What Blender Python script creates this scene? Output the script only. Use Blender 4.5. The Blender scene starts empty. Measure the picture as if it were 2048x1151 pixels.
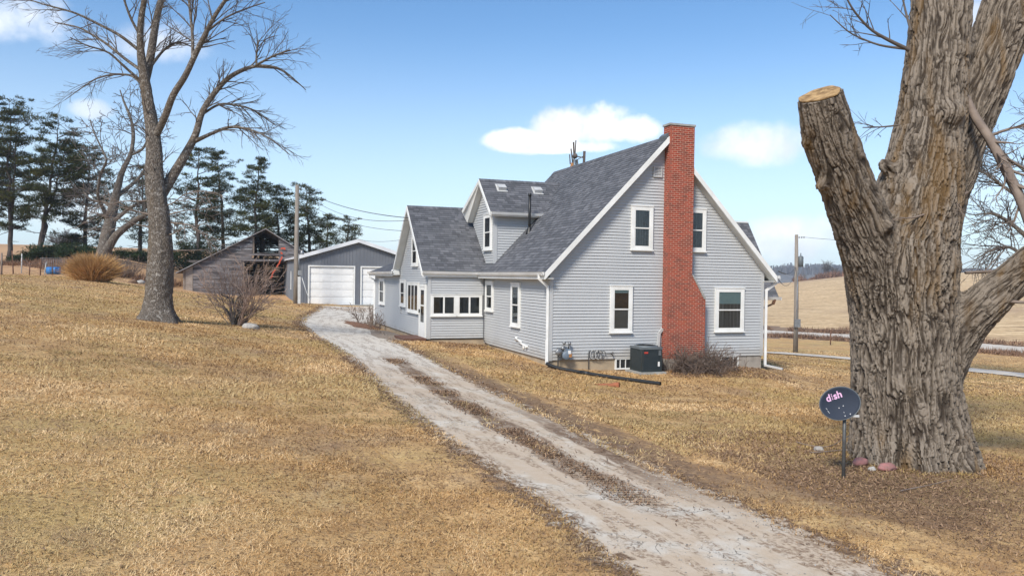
import bpy, math, random
import numpy as np
from mathutils import Vector, Matrix

S = bpy.context.scene
COL = S.collection
R = math.radians

# ------------------------------------------------------------------ camera
CF, CPITCH, CROLL, CYAW = 1578.3, -0.0128, -0.0137, -0.3419
CAMP = np.array([-9.8276, -23.8727, 2.6733])
CM = Matrix.Rotation(CYAW, 3, 'Z') @ Matrix.Rotation(CPITCH, 3, 'X') @ Matrix.Rotation(CROLL, 3, 'Y')
CMN = np.array(CM)                      # columns: right, forward, up
cd = bpy.data.cameras.new('camera')
cd.sensor_width = 36.0
cd.lens = CF / 2048 * 36.0
cd.clip_start, cd.clip_end = 0.1, 6000
camo = bpy.data.objects.new('camera', cd)
COL.objects.link(camo)
rot = Matrix((CM.col[0], CM.col[2], -CM.col[1])).transposed()
camo.matrix_world = Matrix.Translation(Vector(CAMP)) @ rot.to_4x4()
S.camera = camo

# ------------------------------------------------------------------ light and exposure
SUN_EL, SUN_AZ = R(43), R(226)          # azimuth measured clockwise from +Y
S.view_settings.view_transform = 'Standard'
S.view_settings.look = 'None'
S.view_settings.gamma = 1
S.view_settings.exposure = 0.86
sl = bpy.data.lights.new('sun', 'SUN')
sl.energy, sl.angle, sl.color = 2.8, R(14), (1.0, 0.93, 0.83)
so = bpy.data.objects.new('sun', sl)
COL.objects.link(so)
sdir = Vector((math.sin(SUN_AZ) * math.cos(SUN_EL), math.cos(SUN_AZ) * math.cos(SUN_EL), math.sin(SUN_EL)))
so.rotation_euler = sdir.to_track_quat('Z', 'Y').to_euler()
so.location = sdir * 60


def nd(nt, typ, ins=None, **at):
    n = nt.nodes.new(typ)
    for k, v in at.items():
        setattr(n, k, v)
    for k, v in (ins or {}).items():
        s = n.inputs[k]
        if isinstance(v, bpy.types.NodeSocket):
            nt.links.new(v, s)
        else:
            s.default_value = v
    return n


def mth(nt, op, a, b=0.0, c=0.0, clamp=False):
    n = nd(nt, 'ShaderNodeMath', {0: a, 1: b, 2: c}, operation=op)
    n.use_clamp = clamp
    return n.outputs[0]


def ramp(nt, fac, stops):
    n = nd(nt, 'ShaderNodeValToRGB', {0: fac})
    cr = n.color_ramp
    while len(cr.elements) > len(stops):
        cr.elements.remove(cr.elements[-1])
    while len(cr.elements) < len(stops):
        cr.elements.new(0.5)
    for e, (p, c) in zip(cr.elements, stops):
        e.position = p
        e.color = (c[0], c[1], c[2], 1) if hasattr(c, '__len__') else (c, c, c, 1)
    return n.outputs[0]


def mixc(nt, f, a, b, mode='MIX'):
    n = nd(nt, 'ShaderNodeMix', data_type='RGBA', blend_type=mode)
    for k, v in ((0, f), (6, a), (7, b)):
        if isinstance(v, bpy.types.NodeSocket):
            nt.links.new(v, n.inputs[k])
        else:
            n.inputs[k].default_value = v if k == 0 else (v[0], v[1], v[2], 1)
    return n.outputs[2]


def sstep(nt, x, a, b):
    n = nd(nt, 'ShaderNodeMapRange', {0: x, 1: a, 2: b, 3: 0.0, 4: 1.0}, interpolation_type='SMOOTHSTEP')
    return n.outputs[0]


def noise(nt, vec, scale, detail=4, rough=0.6, dist=0.0):
    return nd(nt, 'ShaderNodeTexNoise', {'Vector': vec, 'Scale': scale, 'Detail': detail, 'Roughness': rough,
                                         'Distortion': dist}).outputs[0]


# ------------------------------------------------------------------ sky with clouds
def pix_dir(u, v):
    d = CMN @ np.array([(u - 1024) / CF, 1.0, (575.5 - v) / CF])
    return d / np.linalg.norm(d)


W = bpy.data.worlds.new('World')
S.world = W
W.use_nodes = True
wt = W.node_tree
wt.nodes.clear()
sky = nd(wt, 'ShaderNodeTexSky', sky_type='NISHITA')
sky.sun_disc = False
sky.sun_elevation, sky.sun_rotation = SUN_EL, SUN_AZ
sky.altitude, sky.air_density, sky.dust_density, sky.ozone_density = 200, 1.0, 0.6, 1.2
gen = nd(wt, 'ShaderNodeTexCoord').outputs['Generated']
w1 = nd(wt, 'ShaderNodeTexNoise', {'Vector': gen, 'Scale': 9.0, 'Detail': 7.0, 'Roughness': 0.55})
wob = mth(wt, 'SUBTRACT', w1.outputs[0], 0.5)
w2 = noise(wt, gen, 30.0, 5, 0.55)
wob2 = mth(wt, 'SUBTRACT', w2, 0.5)
# centre u, v, half width, half height (photo pixels at calibration), softness, density
CLOUDS = [(1058, 286, 104, 28, .48, .96), (1170, 258, 108, 60, .48, 1.0), (1254, 264, 80, 36, .49, .96), (1140, 294, 135, 20, .48, .95), (1535, 290, 125, 56, .9, .9),
          (1500, 288, 70, 36, .9, .5), (10, 40, 150, 66, .8, .95), (335, 92, 100, 54, 1.0, .7), (180, 220, 38, 20, 1.0, .6),
          (1660, 488, 190, 56, .9, .8), (1975, 45, 120, 50, .9, .7), (2100, 420, 260, 110, 1.2, .5),
          (120, 420, 300, 60, 1.2, .7), (900, 470, 420, 60, 1.4, .35), (2600, 200, 350, 120, 1.0, .8), (-500, 200, 350, 130, 1.0, .8)]
cm = None
for (u, v, a, b, soft, dens) in CLOUDS:
    c = Vector(pix_dir(u, v))
    e1 = c.cross(Vector((0, 0, 1))).normalized()
    e2 = e1.cross(c).normalized()
    dx = nd(wt, 'ShaderNodeVectorMath', {0: gen, 1: e1 * (CF / a)}, operation='DOT_PRODUCT').outputs['Value']
    dy = nd(wt, 'ShaderNodeVectorMath', {0: gen, 1: e2 * (CF / b)}, operation='DOT_PRODUCT').outputs['Value']
    dz = nd(wt, 'ShaderNodeVectorMath', {0: gen, 1: c}, operation='DOT_PRODUCT').outputs['Value']
    dyn = mth(wt, 'MINIMUM', dy, 0.0)
    q = mth(wt, 'ADD', mth(wt, 'MULTIPLY', dx, dx), mth(wt, 'MULTIPLY', dy, dy))
    q = mth(wt, 'ADD', q, mth(wt, 'MULTIPLY', mth(wt, 'MULTIPLY', dyn, dyn), 0.8))
    f = mth(wt, 'SUBTRACT', 1.12 if soft < .5 else .95, q)
    f = mth(wt, 'ADD', f, mth(wt, 'MULTIPLY', wob, 3.3))
    f = mth(wt, 'ADD', f, mth(wt, 'MULTIPLY', wob2, 1.0))
    m = mth(wt, 'MULTIPLY', sstep(wt, f, 0.0, 0.15 + soft * 1.3), dens)
    m = mth(wt, 'MULTIPLY', m, mth(wt, 'GREATER_THAN', dz, 0.2))
    cm = m if cm is None else mth(wt, 'MAXIMUM', cm, m)
sepz = nd(wt, 'ShaderNodeSeparateXYZ', {0: gen}).outputs[2]
hz = mth(wt, 'MULTIPLY', sstep(wt, sepz, 0.33, -0.02), 0.58)
tint = mixc(wt, 1.0, sky.outputs[0], (0.68, 0.94, 1.13), 'MULTIPLY')
tint = mixc(wt, hz, tint, (7.2, 7.75, 8.2))
w3 = noise(wt, gen, 14.0, 5, .6)
ccol = ramp(wt, w3, [(.36, (6.3, 6.6, 7.2)), (.60, (8.7, 8.8, 9.0))])
skyc = mixc(wt, cm, tint, ccol)
bg = nd(wt, 'ShaderNodeBackground', {'Color': skyc, 'Strength': 0.085})
wo = nd(wt, 'ShaderNodeOutputWorld', {'Surface': bg.outputs[0]})

# ------------------------------------------------------------------ scene helpers
ORG = {}


def rd(x, y):
    c, s = math.cos(CYAW), math.sin(CYAW)
    X, Y = x - CAMP[0], y - CAMP[1]
    return X * c + Y * s, -X * s + Y * c


def unrd(r, d):
    c, s = math.cos(CYAW), math.sin(CYAW)
    return r * c - d * s + CAMP[0], r * s + d * c + CAMP[1]


def P(u, v, d):
    """world point of the calibrated survey view at depth d"""
    return CAMP + CMN @ np.array([(u - 1024) / CF * d, d, (575.5 - v) / CF * d])


def tag(o, label=None, cat=None, group=None, kind=None):
    if label: o['label'] = label
    if cat: o['category'] = cat
    if group: o['group'] = group
    if kind: o['kind'] = kind
    return o


def thing(name, loc, label, cat, group=None):
    o = bpy.data.objects.new(name, None)
    o.empty_display_size = 0.2
    COL.objects.link(o)
    o.location = Vector(loc)
    ORG[o] = np.array(loc, float)
    return tag(o, label, cat, group)


def link_mesh(name, me, mats, parent, org):
    for m in (mats if isinstance(mats, (list, tuple)) else [mats]):
        me.materials.append(m)
    o = bpy.data.objects.new(name, me)
    COL.objects.link(o)
    if parent is not None:
        o.parent = parent
        ORG[o] = ORG[parent]
    else:
        o.location = Vector(org)
        ORG[o] = np.array(org, float)
    return o


class MB:
    def __init__(s):
        s.V, s.F, s.U, s.I, s.SM = [], [], [], [], []

    def face(s, pts, uv=None, mi=0):
        b = len(s.V)
        s.V += [tuple(p) for p in pts]
        s.F.append(tuple(range(b, b + len(pts))))
        s.U.append(uv)
        s.I.append(mi)
        s.SM.append(False)

    def obox(s, o, ex, ey, ez, mi=0, uvs=False):
        o, ex, ey, ez = (np.array(a, float) for a in (o, ex, ey, ez))
        c = [o, o + ex, o + ex + ey, o + ey, o + ez, o + ex + ez, o + ex + ey + ez, o + ey + ez]
        if np.dot(np.cross(ex, ey), ez) < 0:
            c = c[4:] + c[:4]
        lx, ly, lz = (np.linalg.norm(a) for a in (ex, ey, ez))
        for f, (a, b) in (((0, 3, 2, 1), (ly, lx)), ((4, 5, 6, 7), (lx, ly)), ((0, 1, 5, 4), (lx, lz)), ((1, 2, 6, 5), (ly, lz)),
                          ((2, 3, 7, 6), (lx, lz)), ((3, 0, 4, 7), (ly, lz))):
            s.face([c[i] for i in f], [(0, 0), (a, 0), (a, b), (0, b)] if uvs else None, mi)
        return s

    def box(s, x0, x1, y0, y1, z0, z1, mi=0):
        return s.obox((x0, y0, z0), (x1 - x0, 0, 0), (0, y1 - y0, 0), (0, 0, z1 - z0), mi)

    def beam(s, a, b, w, h, up=(0, 0, 1), mi=0):
        a, b, up = (np.array(q, float) for q in (a, b, up))
        d = b - a
        sd = np.cross(d, up); sd /= max(np.linalg.norm(sd), 1e-9)
        uu = np.cross(sd, d); uu /= max(np.linalg.norm(uu), 1e-9)
        return s.obox(a - sd * w / 2 - uu * h / 2, d, sd * w, uu * h, mi)

    def prism(s, poly, dv, mi=0, uvf=None):
        """closed prism: polygon (3d, list) swept by dv"""
        p = [np.array(a, float) for a in poly]
        dv = np.array(dv, float)
        n = np.zeros(3)
        for i in range(len(p)):
            n += np.cross(p[i], p[(i + 1) % len(p)])
        if np.dot(n, dv) > 0:
            p = p[::-1]
        uvf = uvf or (lambda q: None)
        mk = lambda pts: [uvf(q) for q in pts] if uvf(p[0]) is not None else None
        s.face(p, mk(p), mi)
        q = [a + dv for a in p]
        s.face(q[::-1], mk(q[::-1]), mi)
        for i in range(len(p)):
            j = (i + 1) % len(p)
            f = [p[j], p[i], q[i], q[j]]
            L = np.linalg.norm(p[j] - p[i]); T = np.linalg.norm(dv)
            horiz = abs((p[j] - p[i])[2]) < 0.5 * L
            uv = None
            if mk(p) is not None:
                uv = [(L, 0), (0, 0), (0, T), (L, T)] if horiz else [(0, p[j][2]), (0, p[i][2]), (T, p[i][2]), (T, p[j][2])]
            s.face(f, uv, mi)
        return s

    def tube(s, pts, rad, n=8, caps=True, mi=0):
        V, F = tube_np(pts, rad, n)
        b = len(s.V)
        s.V += [tuple(v) for v in V]
        for f in F:
            s.F.append(tuple(int(i) + b for i in f)); s.U.append(None); s.I.append(mi); s.SM.append(True)
        if caps:
            k = len(pts)
            s.F.append(tuple(b + i for i in range(n - 1, -1, -1))); s.U.append(None); s.I.append(mi); s.SM.append(False)
            s.F.append(tuple(b + (k - 1) * n + i for i in range(n))); s.U.append(None); s.I.append(mi); s.SM.append(False)
        return s

    def lathe(s, c, prof, n=16, axis=(0, 0, 1), mi=0):
        """prof: (radius, distance along axis)"""
        ax = Vector(axis).normalized()
        e1 = ax.orthogonal().normalized(); e2 = ax.cross(e1)
        c = Vector(c); b = len(s.V)
        for (r, h) in prof:
            for i in range(n):
                t = 2 * math.pi * i / n
                s.V.append(tuple(c + ax * h + (e1 * math.cos(t) + e2 * math.sin(t)) * max(r, 1e-4)))
        for k in range(len(prof) - 1):
            for i in range(n):
                j = (i + 1) % n
                s.F.append((b + k * n + i, b + k * n + j, b + (k + 1) * n + j, b + (k + 1) * n + i))
                s.U.append(None); s.I.append(mi); s.SM.append(True)
        return s

    def build(s, name, mats, parent=None, org=None):
        if parent is not None:
            og = ORG[parent]
        else:
            a = np.array(s.V)
            og = np.array(org, float) if org is not None else np.array([a[:, 0].mean(), a[:, 1].mean(), a[:, 2].min()])
        me = bpy.data.meshes.new(name)
        me.from_pydata([tuple(np.array(v) - og) for v in s.V], [], s.F)
        if any(u is not None for u in s.U):
            l = me.uv_layers.new(name='UVMap')
            k = 0
            for f, u in zip(s.F, s.U):
                for i in range(len(f)):
                    l.data[k].uv = u[i] if u is not None else (0, 0)
                    k += 1
        me.polygons.foreach_set('material_index', s.I)
        me.polygons.foreach_set('use_smooth', s.SM)
        me.update()
        return link_mesh(name, me, mats, parent, og)


def tube_np(pts, rad, n=6):
    p = np.array(pts, float)
    k = len(p)
    rad = np.full(k, rad) if np.isscalar(rad) else np.array(rad, float)
    t = np.gradient(p, axis=0)
    t /= np.linalg.norm(t, axis=1)[:, None] + 1e-12
    a = np.array([0, 0, 1.0]) if abs(t[0][2]) < 0.9 else np.array([1.0, 0, 0])
    e = np.cross(t[0], a); e /= np.linalg.norm(e)
    E1 = np.empty((k, 3))
    for i in range(k):
        e = e - t[i] * np.dot(e, t[i]); e /= np.linalg.norm(e) + 1e-12
        E1[i] = e
    E2 = np.cross(t, E1)
    th = np.arange(n) * 2 * math.pi / n
    V = p[:, None, :] + rad[:, None, None] * (np.cos(th)[None, :, None] * E1[:, None, :] + np.sin(th)[None, :, None] * E2[:, None, :])
    i = np.arange(k - 1)[:, None] * n
    j = np.arange(n)[None, :]
    j2 = (j + 1) % n
    F = np.stack([i + j, i + j2, i + n + j2, i + n + j], -1).reshape(-1, 4)
    return V.reshape(-1, 3), F


def np_mesh(name, V, F, mat, parent=None, org=None, cols=None, smooth=False, fattr=None, uv=None):
    V = np.asarray(V, float); F = np.asarray(F)
    if parent is not None:
        og = ORG[parent]
    else:
        og = np.array(org, float) if org is not None else np.array([V[:, 0].mean(), V[:, 1].mean(), V[:, 2].min()])
    me = bpy.data.meshes.new(name)
    k = F.shape[1]
    me.vertices.add(len(V)); me.vertices.foreach_set('co', (V - og).astype(np.float32).ravel())
    me.loops.add(F.size); me.loops.foreach_set('vertex_index', F.astype(np.int32).ravel())
    me.polygons.add(len(F))
    me.polygons.foreach_set('loop_start', (np.arange(len(F)) * k).astype(np.int32))
    me.polygons.foreach_set('loop_total', np.full(len(F), k, np.int32))
    me.update(calc_edges=True)
    me.polygons.foreach_set('use_smooth', np.full(len(F), smooth))
    if cols is not None:
        a = me.color_attributes.new('Col', 'FLOAT_COLOR', 'POINT')
        c4 = np.ones((len(V), 4), np.float32); c4[:, :3] = cols
        a.data.foreach_set('color', c4.ravel())
    if fattr is not None:
        a = me.attributes.new('h', 'FLOAT', 'POINT')
        a.data.foreach_set('value', np.asarray(fattr, np.float32))
    if uv is not None:
        l = me.uv_layers.new(name='UVMap')
        l.data.foreach_set('uv', np.asarray(uv, np.float32)[F.ravel()].ravel())
    return link_mesh(name, me, mat, parent, og)


class Tubes:
    """many tubes of one part gathered into one mesh"""
    def __init__(s):
        s.V, s.F, s.k = [], [], 0

    def add(s, pts, rad, n=5):
        V, F = tube_np(pts, rad, n)
        s.V.append(V); s.F.append(F + s.k); s.k += len(V)

    def build(s, name, mat, parent=None, org=None):
        return np_mesh(name, np.concatenate(s.V), np.concatenate(s.F), mat, parent, org, smooth=True)


# ------------------------------------------------------------------ numpy noise
def _h(ix, iy, iz, k=0):
    n = (ix * 374761393 + iy * 668265263 + iz * 2147483647 + k * 1274126177) & 0xffffffff
    n = ((n ^ (n >> 13)) * 1274126177) & 0xffffffff
    n = ((n ^ (n >> 16)) * 668265263) & 0xffffffff
    return ((n ^ (n >> 15)) & 0xffffff) / float(0xffffff)


def vnoise(p, k=0):
    p = np.asarray(p, float)
    i = np.floor(p).astype(np.int64); f = p - i
    f = f * f * (3 - 2 * f)
    r = 0
    for a in (0, 1):
        for b in (0, 1):
            for c in (0, 1):
                w = (f[:, 0] if a else 1 - f[:, 0]) * (f[:, 1] if b else 1 - f[:, 1]) * (f[:, 2] if c else 1 - f[:, 2])
                r = r + w * _h(i[:, 0] + a, i[:, 1] + b, i[:, 2] + c, k)
    return r * 2 - 1


def fbm(p, o=3, k=0):
    r, a = 0, 1.0
    for q in range(o):
        r = r + a * vnoise(p * 2 ** q, k + q); a *= .5
    return r


def worley(p):
    i = np.floor(p).astype(np.int64)
    f1 = np.full(len(p), 9.0); f2 = f1.copy()
    for a in (-1, 0, 1):
        for b in (-1, 0, 1):
            for c in (-1, 0, 1):
                q = i + (a, b, c)
                d = 0
                for ax in range(3):
                    d = d + (q[:, ax] + .1 + .8 * _h(q[:, 0], q[:, 1], q[:, 2], 11 + ax) - p[:, ax]) ** 2
                d = np.sqrt(d)
                f2 = np.where(d < f1, f1, np.minimum(f2, d)); f1 = np.minimum(f1, d)
    return f1, f2


# ------------------------------------------------------------------ materials
def newmat(name):
    m = bpy.data.materials.new(name)
    m.use_nodes = True
    nt = m.node_tree
    nt.nodes.clear()
    b = nd(nt, 'ShaderNodeBsdfPrincipled')
    o = nd(nt, 'ShaderNodeOutputMaterial', {'Surface': b.outputs[0]})
    pos = nd(nt, 'ShaderNodeNewGeometry').outputs['Position']
    return m, nt, b, pos


def setb(nt, b, **k):
    for n, v in k.items():
        n = n.replace('_', ' ')
        if isinstance(v, bpy.types.NodeSocket):
            nt.links.new(v, b.inputs[n])
        else:
            if n == 'Base Color' and len(v) == 3:
                v = (*v, 1)
            b.inputs[n].default_value = v


def bump(nt, b, h, strength, dist=0.02):
    n = nd(nt, 'ShaderNodeBump', {'Height': h, 'Strength': strength, 'Distance': dist})
    nt.links.new(n.outputs[0], b.inputs['Normal'])


def mat(name, c1, c2=None, scale=4, rough=.75, bp=0, bscale=None, metal=0, stretch=None, lo=.35, hi=.65, spec=.4):
    m, nt, b, pos = newmat(name)
    if stretch:
        pos = nd(nt, 'ShaderNodeVectorMath', {0: pos, 1: stretch}, operation='MULTIPLY').outputs[0]
    c2 = c2 or tuple(x * .8 for x in c1)
    f = noise(nt, pos, scale, 6, .62)
    setb(nt, b, Base_Color=ramp(nt, f, [(lo, c1), (hi, c2)]), Roughness=rough, Metallic=metal)
    b.inputs['Specular IOR Level'].default_value = spec
    if bp:
        bump(nt, b, noise(nt, pos, bscale or scale * 3, 6, .65), bp)
    return m


MT = {}
MT['white'] = mat('white_trim_paint', (.78, .78, .76), (.66, .66, .63), 1.5, .45)
MT['soffit'] = mat('soffit_panel', (.62, .62, .59), (.54, .54, .51), 2, .6)
MT['gutter'] = mat('gutter_enamel', (.74, .74, .73), (.60, .60, .58), 1.2, .35)
MT['backing'] = mat('unlit_backing', (.012, .013, .015), (.03, .03, .03), 1.5, .9)  # near-black sheet colour stands in for the unlit space behind openings
MT['concrete'] = mat('weathered_concrete', (.42, .33, .22), (.30, .24, .17), 2.2, .9, .25, 30)
MT['block'] = mat('concrete_block', (.36, .32, .27), (.25, .22, .19), 3, .9, .3, 30)
MT['slab'] = mat('grey_slab', (.34, .34, .32), (.24, .23, .21), 3, .9, .2, 40)
MT['metal'] = mat('grey_metal', (.28, .29, .30), (.2, .2, .2), 6, .45, metal=.6)
MT['black'] = mat('black_plastic', (.012, .013, .014), (.02, .02, .02), 5, .45)
MT['acdark'] = mat('dark_green_enamel', (.022, .030, .032), (.03, .036, .036), 3, .5)
MT['acgrey'] = mat('grey_enamel', (.12, .14, .15), (.09, .1, .11), 3, .5)
MT['meterblue'] = mat('meter_enamel', (.12, .17, .23), (.18, .2, .22), 8, .5)
MT['red'] = mat('red_label', (.45, .05, .03), (.35, .04, .03), 8, .5)
MT['paper'] = mat('white_label', (.75, .75, .74), (.68, .68, .67), 20, .6)
MT['copper'] = mat('orange_tag', (.45, .2, .06), (.3, .14, .05), 20, .6)
MT['clay'] = mat('fired_clay', (.36, .12, .055), (.22, .085, .045), 8, .85, .2)
MT['deck'] = mat('stained_boards', (.10, .045, .03), (.16, .085, .06), 6, .7, .2, stretch=(1, 8, 8))
MT['pole'] = mat('weathered_pole', (.17, .145, .12), (.27, .235, .20), 3, .9, .4, 14, stretch=(6, 6, .6))
MT['wire'] = mat('wire_insulation', (.05, .05, .055), (.09, .09, .09), 3, .6)
MT['steel'] = mat('grey_steel_siding', (.155, .165, .185), (.13, .14, .16), .6, .5)
MT['steelroof'] = mat('white_steel_roof', (.72, .73, .74), (.6, .61, .63), .8, .4)
MT['gdoor'] = mat('white_door_panel', (.82, .82, .80), (.74, .74, .72), 1.0, .5)
MT['barnwood'] = mat('weathered_barn_board', (.050, .046, .048), (.225, .205, .205), 1.0, .92, .5, 9, stretch=(.7, .7, 5.6), lo=.36, hi=.64)
MT['timber'] = mat('dark_old_timber', (.06, .05, .045), (.12, .10, .09), 3, .9)
MT['barnpale'] = mat('pale_barn_board', (.34, .29, .25), (.22, .18, .15), 3, .9, .3, stretch=(2, 2, 5))
MT['barnroof'] = mat('old_tin_roof', (.30, .29, .29), (.17, .15, .15), .9, .7, .2)
MT['hay'] = mat('old_hay', (.28, .19, .10), (.10, .07, .04), 3, .95, .6, 14)
MT['orange'] = mat('orange_netting', (.50, .07, .025), (.36, .05, .025), 6, .7)
MT['drum'] = mat('blue_drum_plastic', (.03, .21, .56), (.025, .17, .45), 2, .4)
MT['rock'] = mat('pale_fieldstone', (.42, .40, .36), (.27, .25, .23), 9, .9, .5, 25)
MT['pinkrock'] = mat('pink_granite', (.36, .15, .14), (.23, .13, .12), 12, .85, .5, 30)
MT['rust'] = mat('rusty_steel', (.10, .055, .035), (.2, .1, .06), 12, .9)
MT['post'] = mat('fence_post_wood', (.13, .10, .08), (.25, .2, .16), 8, .9, .3, stretch=(4, 4, .5))
MT['dish'] = mat('slate_enamel', (.026, .034, .052), (.032, .040, .058), 2, .75, spec=.2)
MT['pink'] = mat('pink_lettering', (.80, .50, .72), (.74, .45, .66), 20, .5)
MT['galv'] = mat('dull_galvanised', (.13, .13, .125), (.08, .08, .08), 8, .55, metal=.5)
MT['twig'] = mat('grey_twig_bark', (.085, .070, .060), (.13, .11, .095), 3, .9)
MT['twigpale'] = mat('pale_twig_bark', (.24, .19, .155), (.15, .115, .095), 4, .9)
MT['twigred'] = mat('reddish_stem', (.25, .17, .135), (.38, .28, .225), 4, .9)
MT['shrubtwig'] = mat('brown_shrub_stem', (.125, .088, .068), (.2, .15, .12), 3, .9)
MT['pinebark'] = mat('pine_bark', (.05, .04, .035), (.10, .08, .07), 3, .95, .5, 12)
MT['cut'] = mat('sawn_wood', (.46, .30, .14), (.15, .085, .035), 8, .9, .3, 20)
MT['mulch'] = mat('reddish_mulch', (.24, .12, .065), (.10, .055, .035), 9, .95, .8, 22)
MT['vent'] = mat('grey_vent', (.50, .50, .49), (.42, .42, .41), 4, .5)
MT['soil'] = mat('dark_leaf_soil', (.10, .06, .04), (.19, .12, .075), 7, .95, .6, 24)


def glass_mat():
    m, nt, b, pos = newmat('window_glass')
    setb(nt, b, Base_Color=(.02, .024, .028), Roughness=.04)
    tr = nd(nt, 'ShaderNodeBsdfTransparent', {'Color': (.82, .86, .86, 1)})
    gl = nd(nt, 'ShaderNodeBsdfGlossy', {'Color': (.9, .95, 1, 1), 'Roughness': .03})
    fr = nd(nt, 'ShaderNodeFresnel', {'IOR': 1.5})
    f = mth(nt, 'ADD', mth(nt, 'MULTIPLY', fr.outputs[0], .75), .02)
    mx = nd(nt, 'ShaderNodeMixShader', {0: f, 1: tr.outputs[0], 2: gl.outputs[0]})
    out = [n for n in nt.nodes if n.type == 'OUTPUT_MATERIAL'][0]
    nt.links.new(mx.outputs[0], out.inputs[0])
    return m


MT['glass'] = glass_mat()
MT['shade'] = mat('teal_roller_shade', (.30, .42, .42), (.26, .37, .37), 2, .7)
MT['shadegrey'] = mat('grey_screen', (.13, .13, .125), (.11, .11, .105), 2, .7)
MT['curtain'] = mat('dull_curtain', (.16, .165, .165), (.05, .05, .055), 1, .9, stretch=(14, 14, .5))
MT['brownroom'] = mat('brown_room', (.085, .042, .026), (.03, .018, .013), 2.2, .8)


def siding_mat():
    m, nt, b, pos = newmat('vinyl_siding')
    f = noise(nt, pos, .9, 5, .6)
    st = nd(nt, 'ShaderNodeVectorMath', {0: pos, 1: (3, 3, 1.0)}, operation='MULTIPLY').outputs[0]
    f2 = noise(nt, st, 6.0, 4, .6)
    c = ramp(nt, f, [(.3, (.452, .460, .462)), (.7, (.415, .424, .428))])
    c = mixc(nt, mth(nt, 'MULTIPLY', sstep(nt, f2, .5, .8), .35), c, (.33, .34, .35))
    z = nd(nt, 'ShaderNodeSeparateXYZ', {0: pos}).outputs[2]
    f3 = noise(nt, pos, 2.6, 6, .7)
    spl = mth(nt, 'MULTIPLY', sstep(nt, mth(nt, 'ADD', z, mth(nt, 'MULTIPLY', mth(nt, 'SUBTRACT', f3, .5), .9)), .42, .0), .45)
    c = mixc(nt, spl, c, (.30, .265, .215))
    setb(nt, b, Base_Color=c, Roughness=.5)
    return m


MT['siding'] = siding_mat()


def shingle_mat():
    m, nt, b, pos = newmat('asphalt_shingles')
    uv = nd(nt, 'ShaderNodeUVMap').outputs[0]
    s = nd(nt, 'ShaderNodeSeparateXYZ', {0: uv})
    row = mth(nt, 'FLOOR', mth(nt, 'DIVIDE', s.outputs[1], .142))
    ro = nd(nt, 'ShaderNodeTexWhiteNoise', {'W': row}, noise_dimensions='1D').outputs[0]
    cx = mth(nt, 'ADD', mth(nt, 'DIVIDE', s.outputs[0], .23), mth(nt, 'MULTIPLY', ro, 7.0))
    cx = mth(nt, 'ADD', cx, mth(nt, 'MULTIPLY', mth(nt, 'SINE', mth(nt, 'MULTIPLY', cx, 2.3)), .3))
    ce = mth(nt, 'FLOOR', cx)
    cv = nd(nt, 'ShaderNodeCombineXYZ', {0: ce, 1: row, 2: 0.0}).outputs[0]
    wn = nd(nt, 'ShaderNodeTexWhiteNoise', {'Vector': cv}, noise_dimensions='2D').outputs[0]
    g = noise(nt, uv, 90, 3, .7)
    big = noise(nt, uv, .7, 3, .5)
    v = mth(nt, 'ADD', mth(nt, 'MULTIPLY', wn, .46), mth(nt, 'MULTIPLY', g, .58))
    v = mth(nt, 'ADD', v, mth(nt, 'MULTIPLY', mth(nt, 'SUBTRACT', big, .5), .3))
    c = ramp(nt, v, [(.15, (.055, .057, .064)), (.42, (.085, .088, .098)), (.70, (.128, .130, .142)), (.95, (.205, .205, .218))])
    fx = mth(nt, 'FRACT', cx)
    edge = mth(nt, 'LESS_THAN', fx, .05)
    c = mixc(nt, mth(nt, 'MULTIPLY', edge, .6), c, (.03, .03, .035))
    setb(nt, b, Base_Color=c, Roughness=.92)
    bump(nt, b, mth(nt, 'ADD', mth(nt, 'MULTIPLY', wn, .6), mth(nt, 'MULTIPLY', g, .4)), .5, .012)
    return m


MT['shingle'] = shingle_mat()


def brick_mat():
    m, nt, b, pos = newmat('red_brick')
    uv = nd(nt, 'ShaderNodeUVMap').outputs[0]
    w = noise(nt, uv, 3, 3, .5)
    bk = nd(nt, 'ShaderNodeTexBrick', {'Vector': uv, 'Color1': (.38, .040, .012, 1), 'Color2': (.16, .021, .010, 1),
                                       'Mortar': (.52, .33, .24, 1), 'Scale': 1.0, 'Mortar Size': .0085, 'Mortar Smooth': .15,
                                       'Bias': -.1, 'Brick Width': .205, 'Row Height': .068})
    n1 = noise(nt, uv, 2.2, 5, .65)
    n2 = noise(nt, uv, 40, 4, .6)
    c = mixc(nt, mth(nt, 'MULTIPLY', sstep(nt, n1, .50, .70), .45), bk.outputs[0], (.12, .045, .032))
    c = mixc(nt, mth(nt, 'MULTIPLY', sstep(nt, n1, .46, .32), .4), c, (.46, .10, .04))
    c = mixc(nt, mth(nt, 'MULTIPLY', n2, .4), c, (.10, .035, .025), 'MIX')
    setb(nt, b, Base_Color=c, Roughness=.9)
    h = mth(nt, 'ADD', mth(nt, 'MULTIPLY', bk.outputs[1], -1.0), mth(nt, 'MULTIPLY', n2, .4))
    bump(nt, b, h, .7, .012)
    return m


MT['brick'] = brick_mat()


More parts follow.
